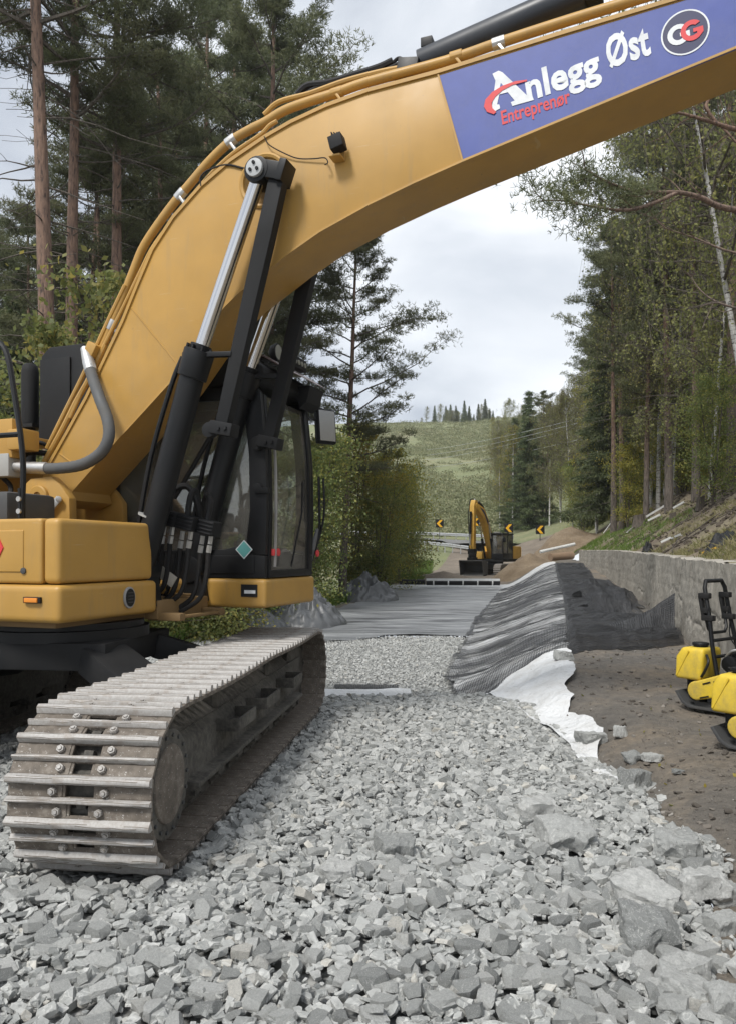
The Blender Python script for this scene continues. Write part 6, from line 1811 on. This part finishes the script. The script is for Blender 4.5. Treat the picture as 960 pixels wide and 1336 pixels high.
def spruce_meshes(seed, h=16, base=.06, r0=.17, w=.19, mat=None):
    rnd = random.Random(seed); lf = Leafer(seed); m = MB(); tp_ = trunk_pts(h, rnd, .006)
    m.tube(tp_, [r0 * (1 - .9 * k / 12) for k in range(13)], 8, False)
    cen = []; dirs = []; br = MB()
    z = h * base
    while z < h * .985:
        f = (z / h - base) / (1 - base); L = h * w * (1 - f) ** .85 * rnd.uniform(.8, 1.1) + .12
        k = rnd.randint(4, 6); a0 = rnd.uniform(0, 6.3)
        for j in range(k):
            a = a0 + 2 * math.pi * j / k + rnd.uniform(-.3, .3); l = L * rnd.uniform(.7, 1.1); p = along(tp_, z)
            d = Vector((math.cos(a), math.sin(a), 0)); n_ = max(4, int(l * 8)); sl = rnd.uniform(-.35, -.1)
            br.tube([p, p + d * l * .9 + Vector((0, 0, sl * l * .9 + .1 * l))], [.02, .006], 4, False)
            for i in range(n_):
                t = (i + .5) / n_
                for _ in range(5):
                    q = p + d * l * t + Vector((rnd.gauss(0, .10) , rnd.gauss(0, .10), sl * l * t + .10 * l * t * t + rnd.gauss(-.05, .07))) + Vector((-d.y, d.x, 0)) * rnd.gauss(0, .22) * l * (1 - t * .6) * .6
                    cen.append(q); dirs.append(d * .5 + Vector((0, 0, -.35)))
        z += rnd.uniform(.22, .40) * (1 if h < 14 else 1.2)
    lf.needles(np.array([c[:] for c in cen]), np.array([c[:] for c in dirs]), 4, .24, .045, .45)
    return trunk_mesh(m, br, BARKD, BARKD), lf.mesh('crown', mat or SPRUL)

def leafy_meshes(seed, h=8, base=.2, r0=.09, w=.30, n=9000, leaf=.10, mat=LEAFG, bk=BARKD, droop=.0, weep=0.0, nb=26, stems=1, lean=.02):
    """broadleaf tree: limbs carry twig clusters; weep>0 hangs long birch twigs."""
    rnd = random.Random(seed); lf = Leafer(seed); r = lf.r; m = MB(); br = MB()
    twigs = []
    for s_ in range(stems):
        tp_ = trunk_pts(h * rnd.uniform(.85, 1.0), rnd, lean if stems == 1 else .10)
        hh = tp_[-1].z
        m.tube(tp_, [r0 * (1 - .88 * k / 12) for k in range(13)], 8, False)
        for i in range(nb // stems):
            f = (i + rnd.random()) / (nb / stems); z = hh * (base + (1 - base) * f * .97); p = along(tp_, z); a = rnd.uniform(0, 6.283)
            L = h * w * (math.sin(math.pi * min(1, f * .75 + .25)) ** .7) * rnd.uniform(.5, 1.15) + .25
            pts = limb(br, p, Vector((math.cos(a), math.sin(a), rnd.uniform(.25, .9))), L, r0 * .35 * (1 - .6 * f) + .008, rnd, 5, .3, -.05 if weep else .02)
            for k in range(1, 6):
                for _ in range(2):
                    q = pts[k] + Vector((rnd.gauss(0, .2), rnd.gauss(0, .2), rnd.gauss(0, .16))) * (L * .5 + .3)
                    twigs.append((q, L, rnd.random()))
    per = max(4, n // len(twigs)); cen = []; tone = []
    for q, L, tn in twigs:
        if weep:
            hl = rnd.uniform(.4, 1.0) * weep; nst = 4
            for j in range(nst):
                x, y = rnd.gauss(0, .28), rnd.gauss(0, .28); sw = Vector((rnd.gauss(0, .08), rnd.gauss(0, .08), 0))
                l2 = hl * rnd.uniform(.5, 1.2)
                br.tube([q, q + Vector((x * .6, y * .6, -.05)), q + Vector((x, y, -l2)) + sw], [.006, .005, .003], 3, False)
                k_ = per // nst
                t = r.random(k_)
                c = np.array(q[:]) + np.outer(np.sqrt(t), [x, y, 0]) + np.outer(t, [sw.x, sw.y, -l2]) + r.normal(0, .05, (k_, 3))
                cen.append(c); tone.append(np.clip(tn * .6 + r.normal(.2, .18, k_), 0, 1))
        else:
            rad = rnd.uniform(.22, .42) * (L * .45 + .25)
            c = np.array(q[:]) + r.normal(0, 1, (per, 3)) * np.array([rad, rad, rad * .6])
            cen.append(c); tone.append(np.clip(tn * .6 + r.normal(.2, .18, per), 0, 1))
    lf.quads(np.concatenate(cen), leaf, .62, droop, np.concatenate(tone), .2)
    return trunk_mesh(m, br, bk, BARKD), lf.mesh('crown', mat)

def tree(name, meshes, loc, rz, scale, label, cat='tree', group=None, lean=(0, 0), zs=None, alt=None):
    o = empty(name, loc, rz); o.rotation_euler = (lean[0], lean[1], rz)
    o.scale = (scale, scale, zs or scale)
    tag(o, label, cat, group)
    for nm, me in zip(('trunk', 'crown'), meshes): link_mesh(nm, me, o)
    return o

PINES = [pine_meshes(31, 20, .50, .20, .17), pine_meshes(32, 20, .42, .19, .20), pine_meshes(33, 20, .55, .21, .15, 30), pine_meshes(34, 20, .32, .19, .19, 14)]
BARE = [pine_meshes(41, 24, .62, .25, .15, 80), pine_meshes(42, 24, .60, .22, .15, 76)]
ROADPINE = pine_meshes(57, 17, .34, .19, .25, 18, 1.0, .95, 44)
SPRU = [spruce_meshes(61, 16), spruce_meshes(62, 14, .05, .15, .21)]
BIRCH = [leafy_meshes(71, 17, .28, .10, .21, 13000, .10, BIRL, BARKB, .7, 1.5, 46), leafy_meshes(72, 16, .22, .095, .22, 13000, .10, BIRL, BARKB, .7, 1.3, 46)]
BIRCHY = leafy_meshes(73, 14, .25, .10, .2, 11000, .11, BIRY, BARKB, .5, .9, 40)
LEAFY = [leafy_meshes(81, 8.5, .10, .07, .26, 11500, .115, LEAFG, BARKD, .3, 0, 34, 3), leafy_meshes(82, 7.5, .06, .055, .28, 11500, .115, LEAFG, BARKD, .3, 0, 36, 4), leafy_meshes(83, 8, .1, .06, .26, 10500, .115, BIRY, BARKD, .3, 0, 30, 3)]
BUSH = [leafy_meshes(91, 2.6, .05, .03, .42, 5000, .10, LEAFG, BARKD, .2, 0, 22, 4), leafy_meshes(92, 2.4, .05, .03, .42, 4500, .10, BIRY, BARKD, .2, 0, 20, 4)]
tr_ = random.Random(12)
def at(px, Z): 
    X = (px - 480) / 1000 * Z; return (X, Z, Hs(X, Z) - .1)

# named trees of the left wood
tree('pine_tree', BARE[0], at(80, 18), .4, 1.0, 'thick reddish pine trunk at far left of the wood, first of a close pair', lean=(0, R(-1.6)))
tree('pine_tree', BARE[1], at(88, 20.5), 2.2, 1.0, 'reddish pine trunk just right of the thickest one at far left', lean=(0, R(-2.2)))
tree('pine_tree', BARE[0], at(152, 22), 4.1, .95, 'slim straight reddish pine trunk standing alone left of the boom', lean=(0, R(.4)))
tree('pine_tree', PINES[0], at(218, 27), 1.0, 1.05, 'thin pine behind the bend of the boom', lean=(0, R(-1.0)))
tree('pine_tree', PINES[2], at(345, 31), 2.0, 1.28, 'tall pine rising behind the top of the excavator cab')
tree('pine_tree', ROADPINE, (-1.15, 34, Hs(-1.15, 34)), .6, .98, 'lone pine with reddish stem and open crown at the road edge right of the cab', lean=(R(0), R(1.8)))
gl = 'pines of the wood behind the excavator'
def pine_lab(px, Z):
    return zone(Z, (32, 40, 99), ('dark green pine near the front of the left wood ', 'dark green pine in the middle of the left wood ', 'dark green pine deep in the left wood ')) + zone(px, (-20, 55, 110, 175, 250, 320, 999), ('beyond the left edge', 'at the left edge', 'behind the pair of thick trunks', 'around the lone slim trunk', 'behind the boom pipes', 'above the bend of the boom', 'above the cab roof'))
for i, (px, Z, me, sc) in enumerate(((262, 33, 1, 1.38), (300, 37, 3, 1.5), (330, 42, 0, 1.55), (240, 40, 3, 1.4), (180, 34, 1, 1.2))):
    tree('pine_tree', PINES[me], at(px, Z), i * 2.1, sc, pine_lab(px, Z), group=gl)
cnt = 0
for k in range(400):
    if cnt >= 34: break
    Z = tr_.uniform(23, 58); px = tr_.uniform(-120, 360); X = (px - 480) / 1000 * Z
    hmax = 26 if px < 330 else 17
    if px > 395 - 0 or X > float(XL(Z)) - 2: continue
    sc = tr_.uniform(.75, 1.1)
    # keep the sky open right of the wood
    if px > 330 and (EYE + 722 / 1000 * Z) < 20 * sc and Z < 30: continue
    me = tr_.choice(PINES)
    tree('pine_tree', me, (X, Z, Hs(X, Z) - .1), tr_.uniform(0, 6.28), sc, pine_lab(px, Z), group=gl, lean=(R(tr_.gauss(0, 1)), R(tr_.gauss(0, 1))))
    cnt += 1
for k in range(16):
    Z = tr_.uniform(20, 46); px = tr_.uniform(-60, 330); X = (px - 480) / 1000 * Z
    tree('spruce_tree', tr_.choice(SPRU), (X, Z, Hs(X, Z) - .1), tr_.uniform(0, 6.28), tr_.uniform(.5, .85), 'young spruce under the pines ' + zone(px, (40, 120, 200, 999), ('at the left edge', 'by the pair of thick trunks', 'by the lone slim trunk', 'behind the boom')), group='young spruces in the left wood')
for k in range(22):
    Z = tr_.uniform(15.5, 32); px = tr_.uniform(-30, 420); X = (px - 480) / 1000 * Z
    if X > float(XL(Z)) - 1.5: continue
    tree('leafy_bush', tr_.choice(BUSH + [LEAFY[1]]), (X, Z, Hs(X, Z) - .1), tr_.uniform(0, 6.28), tr_.uniform(.8, 1.3), 'leafy green bush under the pines ' + zone(px, (30, 90, 150, 230, 320, 999), ('at the left edge', 'by the black air cleaner box', 'behind the grey hose', 'behind the boom foot', 'behind the lift cylinders', 'behind the cab')), 'bush', 'bushes under the left wood')
for px, Z, sc in ((215, 15.5, .8), (262, 17, .95), (300, 19, 1.1), (325, 16.5, .75), (240, 20, 1.2)):
    X = min((px - 480) / 1000 * Z, float(XL(Z)) + .3)
    tree('leafy_bush', BUSH[0], (X, Z, Hs(X, Z) - .1), px * .1, sc, zone(px, (220, 250, 270, 310, 999), ('leftmost', 'second', 'third', 'fourth', 'rightmost')) + ' leafy bush seen below the cab behind the track', 'bush', 'bushes seen under the cab')
# shrubs along the left road edge
for i, (px, Z, me, sc, lab) in enumerate(((398, 27, LEAFY[0], .85, 'green leafy tree left of the lone road pine'), (462, 38, LEAFY[2], 1.2, 'large yellowing leafy tree right behind the lone road pine'),
        (502, 40, LEAFY[2], 1.02, 'tall yellowing leafy tree in the middle of the left roadside thicket'), (540, 46, LEAFY[1], 1.08, 'rounded green tree at the right end of the roadside thicket'),
        (520, 50, LEAFY[2], 1.0, 'yellow tinged tree at the back of the roadside thicket'), (492, 37, LEAFY[1], .72, 'low green tree in front of the roadside thicket'), (396, 24, LEAFY[1], .8, 'green leafy tree close to the windscreen of the cab'),
        (555, 54, LEAFY[0], .75, 'small green tree bordering the grass verge by the bend'))):
    X, Z_, _ = at(px, Z); X = min(X, float(XL(Z)) + .2)
    tree('leafy_tree', me, (X, Z, Hs(X, Z) - .15), i * 1.3, sc, lab, group=None)
for k in range(8):
    Z = 36 + k * 2.5; X = float(XL(Z)) - tr_.uniform(.3, 1.2)
    tree('leafy_bush', BUSH[0], (X, Z, Hs(X, Z) - .1), tr_.uniform(0, 6.28), tr_.uniform(.7, 1.15), zone(k, (1, 2, 3, 4, 5, 6, 7, 9), ('nearest', 'second', 'third', 'fourth', 'fifth', 'sixth', 'seventh', 'farthest')) + ' low leafy bush along the left edge of the trench', 'bush', 'bushes along the left trench edge')

# right-hand wood
named = [
 (872, 36, PINES[2], .98, 'dark pine trunk above the long metal post on the slope', 'pine_tree', (0, 0)),
 (886, 40, PINES[0], .95, 'pine trunk directly right of the dark one above the metal post', 'pine_tree', (0, R(.6))),
 (907, 33, PINES[1], .95, 'pine with low branches above the tallest stump', 'pine_tree', (0, R(.5))),
 (955, 28, PINES[0], 1.0, 'tall pine at the right edge on top of the slope', 'pine_tree', (0, R(-1))),
 (800, 42, PINES[2], .85, 'slim pine above the left stump', 'pine_tree', (0, 0)),
 (842, 38, PINES[3], .78, 'bushy dark pine in the middle of the right wood', 'pine_tree', (0, 0)),
 (778, 56, BIRCHY, 1.0, 'yellow green birch behind the tall soil heap', 'birch_tree', (0, 0)),
 (748, 68, BIRCH[1], 1.0, 'pale birch with white stem right of the rightmost chevron sign', 'birch_tree', (0, 0)),
 (716, 88, BIRCH[0], .95, 'slender birch behind the rightmost chevron sign', 'birch_tree', (0, R(1))),
 (690, 92, SPRU[1], 1.2, 'dark conifer above the small excavator cab', 'spruce_tree', (0, 0)),
 (668, 96, BIRCHY, 1.1, 'yellow green birch at the left end of the right wood', 'birch_tree', (0, 0)),
 (992, 20.5, BIRCH[0], 1.05, 'birch with white stem leaning far out to the left near the right edge', 'birch_tree', (R(2), R(-10))),
 (925, 29, BIRCH[1], 1.0, 'birch with drooping leaves between the right pines', 'birch_tree', (0, R(-3))),
 (848, 46, BIRCH[0], 1.05, 'birch whose hanging twigs border the open sky', 'birch_tree', (0, R(-2))),
 (868, 44, LEAFY[2], .9, 'yellow leaved young tree low in the right wood', 'leafy_tree', (0, 0)),
 (818, 40, LEAFY[2], .62, 'small yellow shrub tree behind the left stump', 'leafy_tree', (0, 0)),
 (930, 26, LEAFY[0], .60, 'green leafy young tree high on the slope', 'leafy_tree', (0, 0)),
]
for i, (px, Z, me, sc, lab, nm, ln) in enumerate(named):
    tree(nm, me, at(px, Z), i * 1.7, sc, lab, lean=ln)
gr_ = 'trees of the wood on the right slope'
used = 0
for k in range(900):
    if used >= 84: break
    Z = tr_.uniform(30, 105); px = tr_.uniform(650, 1040); X = (px - 480) / 1000 * Z
    lo = np.interp(Z, [30, 45, 60, 80, 105], [800, 768, 712, 672, 648])
    if px < lo or (Z < 88 and px < 738) or (X - float(WALLX(min(Z, 60)))) < 3.2: continue
    typ = tr_.random()
    # tree tops follow the falling skyline of the photograph
    topy = np.interp(px, [640, 690, 720, 770, 800, 840, 900], [520, 488, 478, 440, 330, 170, 0]) + tr_.uniform(0, 50)
    z0_ = Hs(X, Z); hmax = EYE + (722 - topy) / 1000 * Z - z0_
    if hmax < 7: continue
    if typ < .30: me, hh, nm = tr_.choice(PINES), 20, 'pine_tree'
    elif typ < .38: me, hh, nm = tr_.choice(SPRU), 15.5, 'spruce_tree'
    elif typ < .85: me, hh, nm = tr_.choice(BIRCH), 17, 'birch_tree'
    else: me, hh, nm = BIRCHY, 14, 'birch_tree'
    sc = min(hmax / hh, 1.25 if hh > 16 else 1.35); 
    if sc < .45: continue
    lab = {'pine_tree': 'pine standing among others in the wood on the right slope', 'spruce_tree': 'spruce standing among others in the wood on the right slope', 'birch_tree': 'birch standing among others in the wood on the right slope'}[nm]
    lab = {'pine_tree': 'pine ', 'spruce_tree': 'spruce ', 'birch_tree': 'yellowing birch ' if me is BIRCHY else 'green birch '}[nm] + zone(Z, (44, 60, 78, 999), ('near the front of the right wood ', 'midway into the right wood ', 'far along the right wood ', 'at the far end of the right wood ')) + zone(px, (735, 790, 840, 890, 940, 1999), ('above the chevron signs', 'above the tall soil heap', 'above the wall end', 'above the fallen metal posts', 'above the tallest stump', 'at the right edge'))
    tree(nm, me, (X, Z, z0_ - .1), tr_.uniform(0, 6.28), sc, lab, group={'pine_tree': 'pines of the right wood', 'spruce_tree': 'spruces of the right wood', 'birch_tree': 'birches of the right wood'}[nm], lean=(R(tr_.gauss(0, 1.2)), R(tr_.gauss(0, 1.2))))
    used += 1
for k in range(44):
    Z = tr_.uniform(21, 80); X = float(WALLX(min(Z, 60))) + tr_.uniform(4.5, 11) + max(0, Z - 60) * .12
    tree('leafy_bush', tr_.choice(BUSH + [LEAFY[1]]), (X, Z, Hs(X, Z) - .1), tr_.uniform(0, 6.28), tr_.uniform(.45, 1.1), 'leafy bush at the lower edge of the right wood ' + zone(Z, (28, 36, 46, 60, 99), ('above the black tarpaulin', 'by the tallest stump', 'by the fallen metal posts', 'behind the tall soil heap', 'by the chevron signs')), 'bush', 'bushes along the right wood')
# a pine off the right edge whose long branches reach into the picture
rb = random.Random(77); op = empty('pine_tree', at(1075, 15.5)); tag(op, 'near pine beyond the right edge with long bare branches reaching over the slope', 'tree')
m1 = MB(); tpz = [Vector((0, 0, -.3))] + [Vector((.02 * k, 0, 1.6 * k)) for k in range(1, 10)]
m1.tube(tpz, [.24 - .018 * k for k in range(10)], 10, False); 
m2 = MB(); lf = Leafer(5); cen = []; dirs = []
def bp_(px, py, Z): return Vector(((px - 480) / 1000 * Z, Z, EYE + (722 - py) / 1000 * Z)) - op.location
def needle_pad(q_, n_, rad):
    for _ in range(n_):
        v = Vector((rb.gauss(0, 1), rb.gauss(0, 1), rb.gauss(0, .45))) * rad
        cen.append(q_ + v); dirs.append(Vector((v.x, v.y, .4)))
for pts, r0_, leafy in (([(1060, 285, 15.6), (949, 272, 15.2), (914, 258, 15.0), (883, 251, 14.9), (828, 250, 14.7), (794, 238, 14.5), (763, 222, 14.4)], .07, 4),
                 ([(883, 251, 14.9), (852, 265, 14.7), (818, 274, 14.6), (776, 270, 14.4), (735, 262, 14.3), (702, 262, 14.2)], .045, 3),
                 ([(1060, 190, 15.6), (960, 169, 15.3), (921, 157, 15.1), (876, 146, 14.9), (835, 150, 14.8)], .06, 9),
                 ([(1050, 90, 15.5), (925, 128, 15.8), (950, 175, 15.7), (985, 205, 15.6)], .05, 9),
                 ([(1060, 340, 15.6), (960, 330, 15.8), (905, 310, 16), (860, 296, 16.2)], .035, 9),
                 ([(1060, 420, 15.6), (960, 402, 15.5), (920, 385, 15.6), (896, 355, 15.8)], .035, 9),
                 ([(1060, 60, 15.6), (930, 40, 15), (840, 60, 14.6), (790, 80, 14.4)], .05, 2)):
    pp_ = smooth_path([bp_(*p) for p in pts], 5); n_ = len(pp_)
    m2.tube(pp_, [max(r0_ * (1 - .85 * k / n_), .008) for k in range(n_)], 7, False)
    for k in range(2, n_):
        if rb.random() < .55:
            d = Vector((-.8, rb.gauss(0, .8), rb.gauss(.15, .5)))
            sub = limb(m2, pp_[k], d, rb.uniform(.4, 1.1), .014, rb, 4, .3, .03, 4)
            if k > leafy * 5 - 4:
                for q_ in sub[2:]: needle_pad(q_, 20, .20)
        if k > leafy * 5 - 2: needle_pad(pp_[k], 16, .26)
lf.needles(np.array([c[:] for c in cen]), np.array([c[:] for c in dirs]), 6, .11, .013, .8)
link_mesh('trunk', trunk_mesh(m1, m2, BARKP, BARKP), op); link_mesh('crown', lf.mesh('crown', PINEL), op)

# spruces on the far ridge and a few on the cleared hill
for k in range(26):
    Z = tr_.uniform(264, 320); px = 568 + k * 3.0 + tr_.uniform(-2, 2); X = (px - 480) / 1000 * Z
    tree('spruce_tree', SPRU[k % 2], (X, Z, Hs(X, Z) - .2), tr_.uniform(0, 6.28), tr_.uniform(.30, .62), 'small dark spruce in the row along the far ridge', group='spruces on the far ridge')
for k in range(22):
    Z = tr_.uniform(262, 300); px = tr_.uniform(548, 665); X = (px - 480) / 1000 * Z
    tree('birch_tree', tr_.choice(BIRCH), (X, Z, Hs(X, Z) - .2), tr_.uniform(0, 6.28), tr_.uniform(.28, .62), 'distant round crowned tree among the spruces on the far ridge', group='round trees on the far ridge', zs=tr_.uniform(.25, .5))
for k in range(18):
    Z = tr_.uniform(33, 74); px = tr_.uniform(742, 935); X = (px - 480) / 1000 * Z; d_ = X - float(WALLX(min(Z, 60)))
    if d_ < 3.5: continue
    me = LEAFY[tr_.choice((0, 1, 2, 2))]
    tree('leafy_tree', me, (X, Z, Hs(X, Z) - .1), tr_.uniform(0, 6.28), tr_.uniform(.6, 1.0), ('yellowing' if me is LEAFY[2] else 'green') + ' leafy understorey tree ' + zone(px, (780, 820, 870, 999), ('above the tall soil heap', 'above the wall end', 'by the fallen metal posts', 'by the tallest stump')) + zone(Z, (42, 56, 99), (' at the front', ' midway in', ' far along')), group='understorey trees of the right wood')
for k in range(26):
    Z = tr_.uniform(100, 200); px = tr_.uniform(622, 690); X = (px - 480) / 1000 * Z
    if px < 640 + (200 - Z) * .1: continue
    tree('birch_tree', tr_.choice(BIRCH + [BIRCHY]), (X, Z, Hs(X, Z) - .2), tr_.uniform(0, 6.28), tr_.uniform(.55, .9), 'distant birch at the edge of the cleared hillside', group='distant birches by the cleared hillside')

# ------------------------------------------------------------------ grass, scrub and litter
def blades(name, X, Z, hgt, wid, per, mat, label, seed, lean=.45):
    r = np.random.default_rng(seed); n = len(X) * per
    cx = np.repeat(X, per) + r.normal(0, .05, n); cz = np.repeat(Z, per) + r.normal(0, .05, n)
    y = H(cx, cz) - .02; a = r.uniform(0, 6.283, n); h = hgt * r.uniform(.4, 1.3, n); w = wid * r.uniform(.6, 1.3, n)
    lx, lz = r.normal(0, lean, n) * h, r.normal(0, lean, n) * h
    base = np.stack([cx, cz, y], -1); side = np.stack([np.cos(a) * w, np.sin(a) * w, np.zeros(n)], -1)
    midp = base + np.stack([lx * .35, lz * .35, h * .6], -1); tip = base + np.stack([lx, lz, h], -1)
    V = np.stack([base - side, base + side, midp + side * .7, tip, midp - side * .7], 1).reshape(-1, 3)
    i = np.arange(n) * 5
    me = np_mesh(name, V, np.stack([i, i+1, i+2, i+3, i+4], -1), mat, False, np.repeat(np.repeat(r.random(len(X)), per), 5))
    return tag(link_mesh(name, me), label, 'grass', kind='stuff')
r = np.random.default_rng(55)
n = 8000; Z = 8 + 44 * r.random(n) ** 1.5; d = .3 + 7 * r.random(n) ** 1.4; X = WALLX(Z) + d
k = fbm(X * .6, Z * .6, 3) > -.02
blades('dry_grass', X[k], Z[k], .13, .006, 6, GRASSM, 'tufts of dry and green grass on the slope above the wall', 1, .6)
n = 1300; Z = 27 + 22 * r.random(n); X = WALLX(Z) + .2 + 2.6 * r.random(n) ** 1.2
blades('fresh_grass', X, Z, .14, .010, 7, GREENM, 'bright green grass on the slope near the far end of the wall', 2)
n = 2500; Z = 46 + 26 * r.random(n); X = XL(np.minimum(Z, 60)) - 3.5 + 5 * r.random(n) + (Z > 60) * (Z - 60) * .1
blades('verge_grass', X, Z, .25, .02, 7, GREENM, 'green grass verge left of the small excavator', 3)
n = 3000; Z = 14 + 30 * r.random(n); X = XL(Z) - 6 * r.random(n)
blades('undergrowth', X, Z, .4, .02, 6, GREENM, 'low undergrowth along the left edge of the trench', 4, .7)
# ferns and weeds at the foot of the right wood
n = 3600; Z = 18 + 50 * r.random(n); X = WALLX(np.minimum(Z, 60)) + 5 + 14 * r.random(n)
blades('weeds', X, Z, .30, .02, 6, GRASSM, 'weeds and ferns on the ground of the right wood', 6, .8)
# scrub on the cleared hill
n = 15000; Z = 95 + 165 * r.random(n); X = (-.02 + .26 * r.random(n)) * Z
k = fbm(X * .09, Z * .06, 4) + .5 * fbm(X * .5, Z * .5, 2) > -.35; X, Z = X[k], Z[k]; n = len(X)
lf = Leafer(66); per = 9
cx = np.repeat(X, per) + r.normal(0, .55, n * per); cz = np.repeat(Z, per) + r.normal(0, .55, n * per)
sz = np.repeat(.15 + .9 * r.random(n) ** 2.5, per)
cen = np.stack([cx, cz, H(cx, cz) + r.random(n * per) * sz], -1)
lf.quads(cen, .34, .7, 0, np.repeat(r.random(n), per))
tag(link_mesh('hillside_scrub', lf.mesh('hillside_scrub', leaf_mat('scrub_leaves', (.16, .18, .085), (.225, .235, .12), (.30, .285, .16), .3))), 'low green and tan scrub covering the cleared hillside', 'scrub', kind='stuff')
# broken twigs, roots and litter on the slope
m_ = MB(); rl = random.Random(4)
for k in range(260):
    Z = 9 + 30 * rl.random() ** 1.4; X = float(WALLX(Z)) + .3 + 6 * rl.random(); p = Vector((X, Z, Hs(X, Z) + .03)); a = rl.uniform(0, 6.28); L = rl.uniform(.2, .9)
    m_.tube([p, p + Vector((math.cos(a) * L, math.sin(a) * L, Hs(X + math.cos(a) * L, Z + math.sin(a) * L) - p.z + rl.uniform(.02, .12)))], [.018, .008], 4, False)
tag(link_mesh('twig_litter', m_.mesh('twig_litter', BARKD, 0, 60)), 'broken twigs and roots scattered over the slope', 'twigs', kind='stuff')
n = 1500; Z = 12 + 26 * r.random(n); X = WALLX(Z) + .3 + 6 * r.random(n); s_ = .04 + .14 * r.random(n) ** 2
tag(link_mesh('earth_clods', rocks_mesh('earth_clods', np.stack([X, Z, H(X, Z)], -1), s_, rand_rot(n, .5, r), r.random(n), PROTO[20:28], paint('clod_earth', (.075, .06, .045), .95, amount=.2))), 'dark earth clods on the disturbed slope', 'clods', kind='stuff')
# fallen yellow leaves on the dirt path
lf = Leafer(8); n = 70; Z = 3 + 14 * r.random(n); X = FOOT(Z) + (WALLX(Z) - FOOT(Z)) * r.random(n)
cen = np.stack([X, Z, H(X, Z) + .012], -1); lf.quads(cen, .035, .7, 0, None, 0)
tag(link_mesh('fallen_leaves', lf.mesh('fallen_leaves', BIRY)), 'fallen yellow leaves scattered on the dirt path', 'leaves', kind='stuff')

# ------------------------------------------------------------------ damp autumn air
hz = bpy.data.materials.new('damp_air'); hz.use_nodes = True
ht = hz.node_tree; ht.nodes.clear()
ho_ = ht.nodes.new('ShaderNodeOutputMaterial'); pv = ht.nodes.new('ShaderNodeVolumePrincipled')
pv.inputs['Color'].default_value = (0.92, 0.94, 0.96, 1); pv.inputs['Density'].default_value = 0.0004; pv.inputs['Anisotropy'].default_value = 0.3
ht.links.new(pv.outputs[0], ho_.inputs['Volume'])
hb_ = MB().box2((-330, -12, -12), (330, 525, 110))
o = link_mesh('haze', hb_.mesh('haze', hz, 0, 0)); tag(o, kind='stuff')
